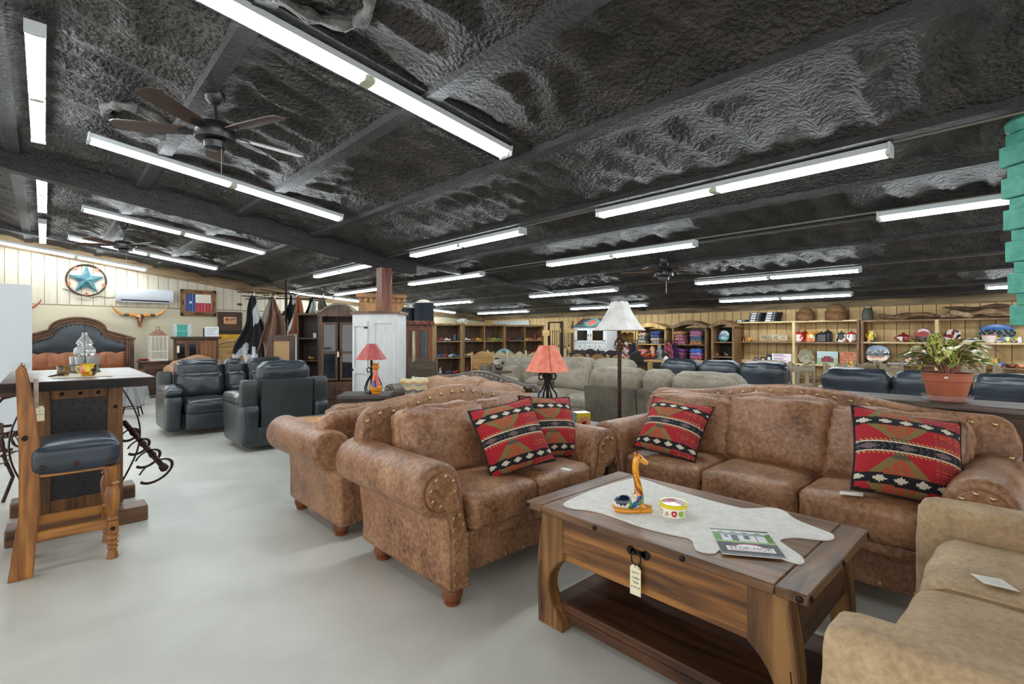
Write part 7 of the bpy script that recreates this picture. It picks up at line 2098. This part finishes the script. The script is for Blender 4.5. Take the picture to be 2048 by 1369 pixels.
PI_ = ('#8a6434', '#bd935a'); WW = ('#8f8468', '#c4b894'); DKC = ('#17130f', '#302820'); WE = ('#6a5f4c', '#a3967c')
dining_chair(968, 9.9, 'arch', 'honey pine chair with a round topped back in front of the toy shelves', PI_, top=1.06)
dining_chair(998, 10.6, 'carved', 'whitewashed carved chair just right of the honey pine chair', WW, top=1.07)
dining_chair(1037, 11.1, 'carved', 'whitewashed carved chair in the middle of the row by the blue wheel', WW, top=1.05)
dining_chair(1064, 10.3, 'carved', 'whitewashed carved chair half hidden behind the coral lampshade', WW, top=1.05)
dining_chair(847, 8.0, 'arch', 'grey brown wooden chair back in front of the striped wardrobe', ('#3a3022', '#5f5140'), top=1.02)
for px, d, lab in ((1158, 11.7, 'dark arch backed chair below the left side of the white hutch'), (1186, 12.5, 'dark arch backed chair below the middle of the white hutch'), (1228, 11.3, 'dark arch backed chair right of the white hutch'), (1284, 10.6, 'black arch backed chair in front of the left blanket cupboard'), (1328, 11.3, 'black arch backed chair in front of the gap between cupboards')):
    dining_chair(px, d, 'arch', lab, DKC, top=1.04)
for px, d, lab in ((1162, 10.7, 'tan wooden chair back behind the taupe sofa, left of three'), (1203, 10.45, 'tan wooden chair back behind the taupe sofa, middle of three'), (1245, 9.95, 'tan wooden chair back behind the taupe sofa, right of three')):
    dining_chair(px, d, 'arch', lab, ('#7a5a30', '#a8824c'), top=.98)
for px, d, lab, tp in ((1624, 7.7, 'tall weathered wooden chair between the two black leather sofas', .98), (1690, 8.5, 'weathered chair top behind the left end of the right black sofa', .93), (1750, 8.9, 'weathered carved chair top left of the potted plant', .93), (1806, 8.3, 'weathered carved chair top just behind the left plant leaves', .93), (1975, 7.8, 'weathered chair top right of the potted plant', .92), (2036, 8.3, 'weathered chair top at the right edge of the photo', .92)):
    dining_chair(px, d, 'carved' if px != 1624 else 'carved', lab, WE, top=tp)
# blue wheel
x, y = site(1008, 11.7)
t = thing('wagon_wheel', 'turquoise wagon wheel standing behind the whitewashed chairs', 'wheel', (x, y, .55), FC + .9)
tq = plain('#5f9aa0', .5)
MB().tube([(.5 * math.cos(k / 48 * 6.283), 0, .5 * math.sin(k / 48 * 6.283)) for k in range(48)], .028, 8, True).build('rim', tq, t)
for k in range(12): a = k / 12 * 6.283; MB().cyl((.07 * math.cos(a), 0, .07 * math.sin(a)), (.49 * math.cos(a), 0, .49 * math.sin(a)), .014, n=8).build('spoke', tq, t)
MB().cyl((0, -.06, 0), (0, .06, 0), .08, n=20).build('hub', tq, t)
MB().bb(-.2, .2, -.15, .15, -.55, -.515).build('stand', M['iron'], t, smooth=False)
# dark figurine and paper near the chairs
x, y = site(998, 7.6)
t = thing('rooster_figurine', 'small dark green and red figurine in front of the whitewashed chairs', 'figurine', (x, y, .0), FC)
MB().lathe([(.16, 0), (.16, .02), (.03, .04), (.03, .80), (.2, .82), (.2, .84), (0, .84)], 20).build('pedestal', DKZ, t)
b = MB(); b.ball((0, 0, .9), .05, 2, (1.4, .8, 1)); b.ball((.06, 0, .97), .03, 2); b.tube([(-.05, 0, .92), (-.1, 0, .97), (-.12, 0, .92)], .015, 8); b.build('figure', nmat('dark_glaze', [hexc('#16201c'), hexc('#3a4a44'), hexc('#8a3a2c')], 30, rough=.3, sharp=(.4, .6)), t)
# red ceramic bowl, grey bust, small dining table under them
x, y = site(1300, 8.9)
t = thing('dining_table', 'wooden dining table edge showing between the taupe and black sofas', 'table', (9.1, 4.75, 0))
MB().bb(-.35, .35, -.75, .75, .86, .90, bev=.005).build('tabletop', wood('#8a6a3c', '#b8935c', 'y'), t)
for sx in (-1, 1):
    for sy in (-1, 1): MB().bb(sx * .25, sx * .32, sy * .6, sy * .68, 0, .86).build('leg', PINE, t, smooth=False)
def on9(px, name, label, cat): 
    yy, _ = yz(px, 700, 9.15); return thing(name, label, cat, (9.15, yy, .901), AX)
t = on9(1298, 'red_bowl', 'red and orange flame edged ceramic bowl beyond the taupe loveseat', 'bowl')
b = MB(); n = 40
prof = [(.03, 0), (.07, .03), (.12, .07), (.17, .1)]
P = [[(r_ * math.cos(a) * (1 + (.15 * math.sin(a * 5) if i > 1 else 0)), r_ * math.sin(a), h_ + (.03 * math.sin(a * 5) if i > 1 else 0)) for i, (r_, h_) in enumerate(prof)] for a in [k / n * 6.2832 for k in range(n + 1)]]
b.grid(P); o = b.build('bowl', M['glaze'], t); sd = o.modifiers.new('t', 'SOLIDIFY'); sd.thickness = .01; paint(o, blotch([hexc('#a82c24'), hexc('#c8642c'), hexc('#8a1c1c')], .12, 3))
MB().lathe([(.03, 0), (.035, .12), (.05, .2), (.02, .24), (0, .25)], 14).build('flame_vase', nmat('flame_glaze', [hexc('#c8502a'), hexc('#e8c8a0')], 20, rough=.3, sharp=(.4, .55)), t, (.05, .05, .02))
t = on9(1308, 'grey_statue', 'small pale grey statue behind the red flame edged bowl', 'statue'); t.location.x = 9.36
MB().lathe([(.06, 0), (.06, .03), (.035, .05), (.05, .12), (.06, .17), (.03, .2), (.04, .23), (.035, .27), (0, .29)], 18).build('figure', nmat('stone', [hexc('#6e7478'), hexc('#9aa0a4')], 20, rough=.8), t)
t = on9(1332, 'white_napkin', 'small white folded card standing on the dining table behind the black sofa', 'card')
MB().prism([(-.06, 0), (.06, 0), (.0, .07)], .06, 'y', -.03).build('card', plain('#e4e4e0', .7), t, smooth=False)
# pale bench hide
x, y = site(1540, 8.9)
t = thing('hide_bench', 'bench with a grey and brown hide top behind the black leather sofa', 'bench', (x, y, 0), FC)
MB().soft(0, 0, .84, .56, .4, .14, r=.06, puffs=(.01, .01, .03), n=10, wr=.012).build('seat', nmat('grey_hide', [hexc('#b9bab6'), hexc('#8f8a7c'), hexc('#6f5c3c')], 4, rough=.9, sharp=(.4, .6)), t)
for s in (-1, 1): MB().bb(s * .2, s * .25, -.15, .15, 0, .78).build('leg', PINE, t, smooth=False)
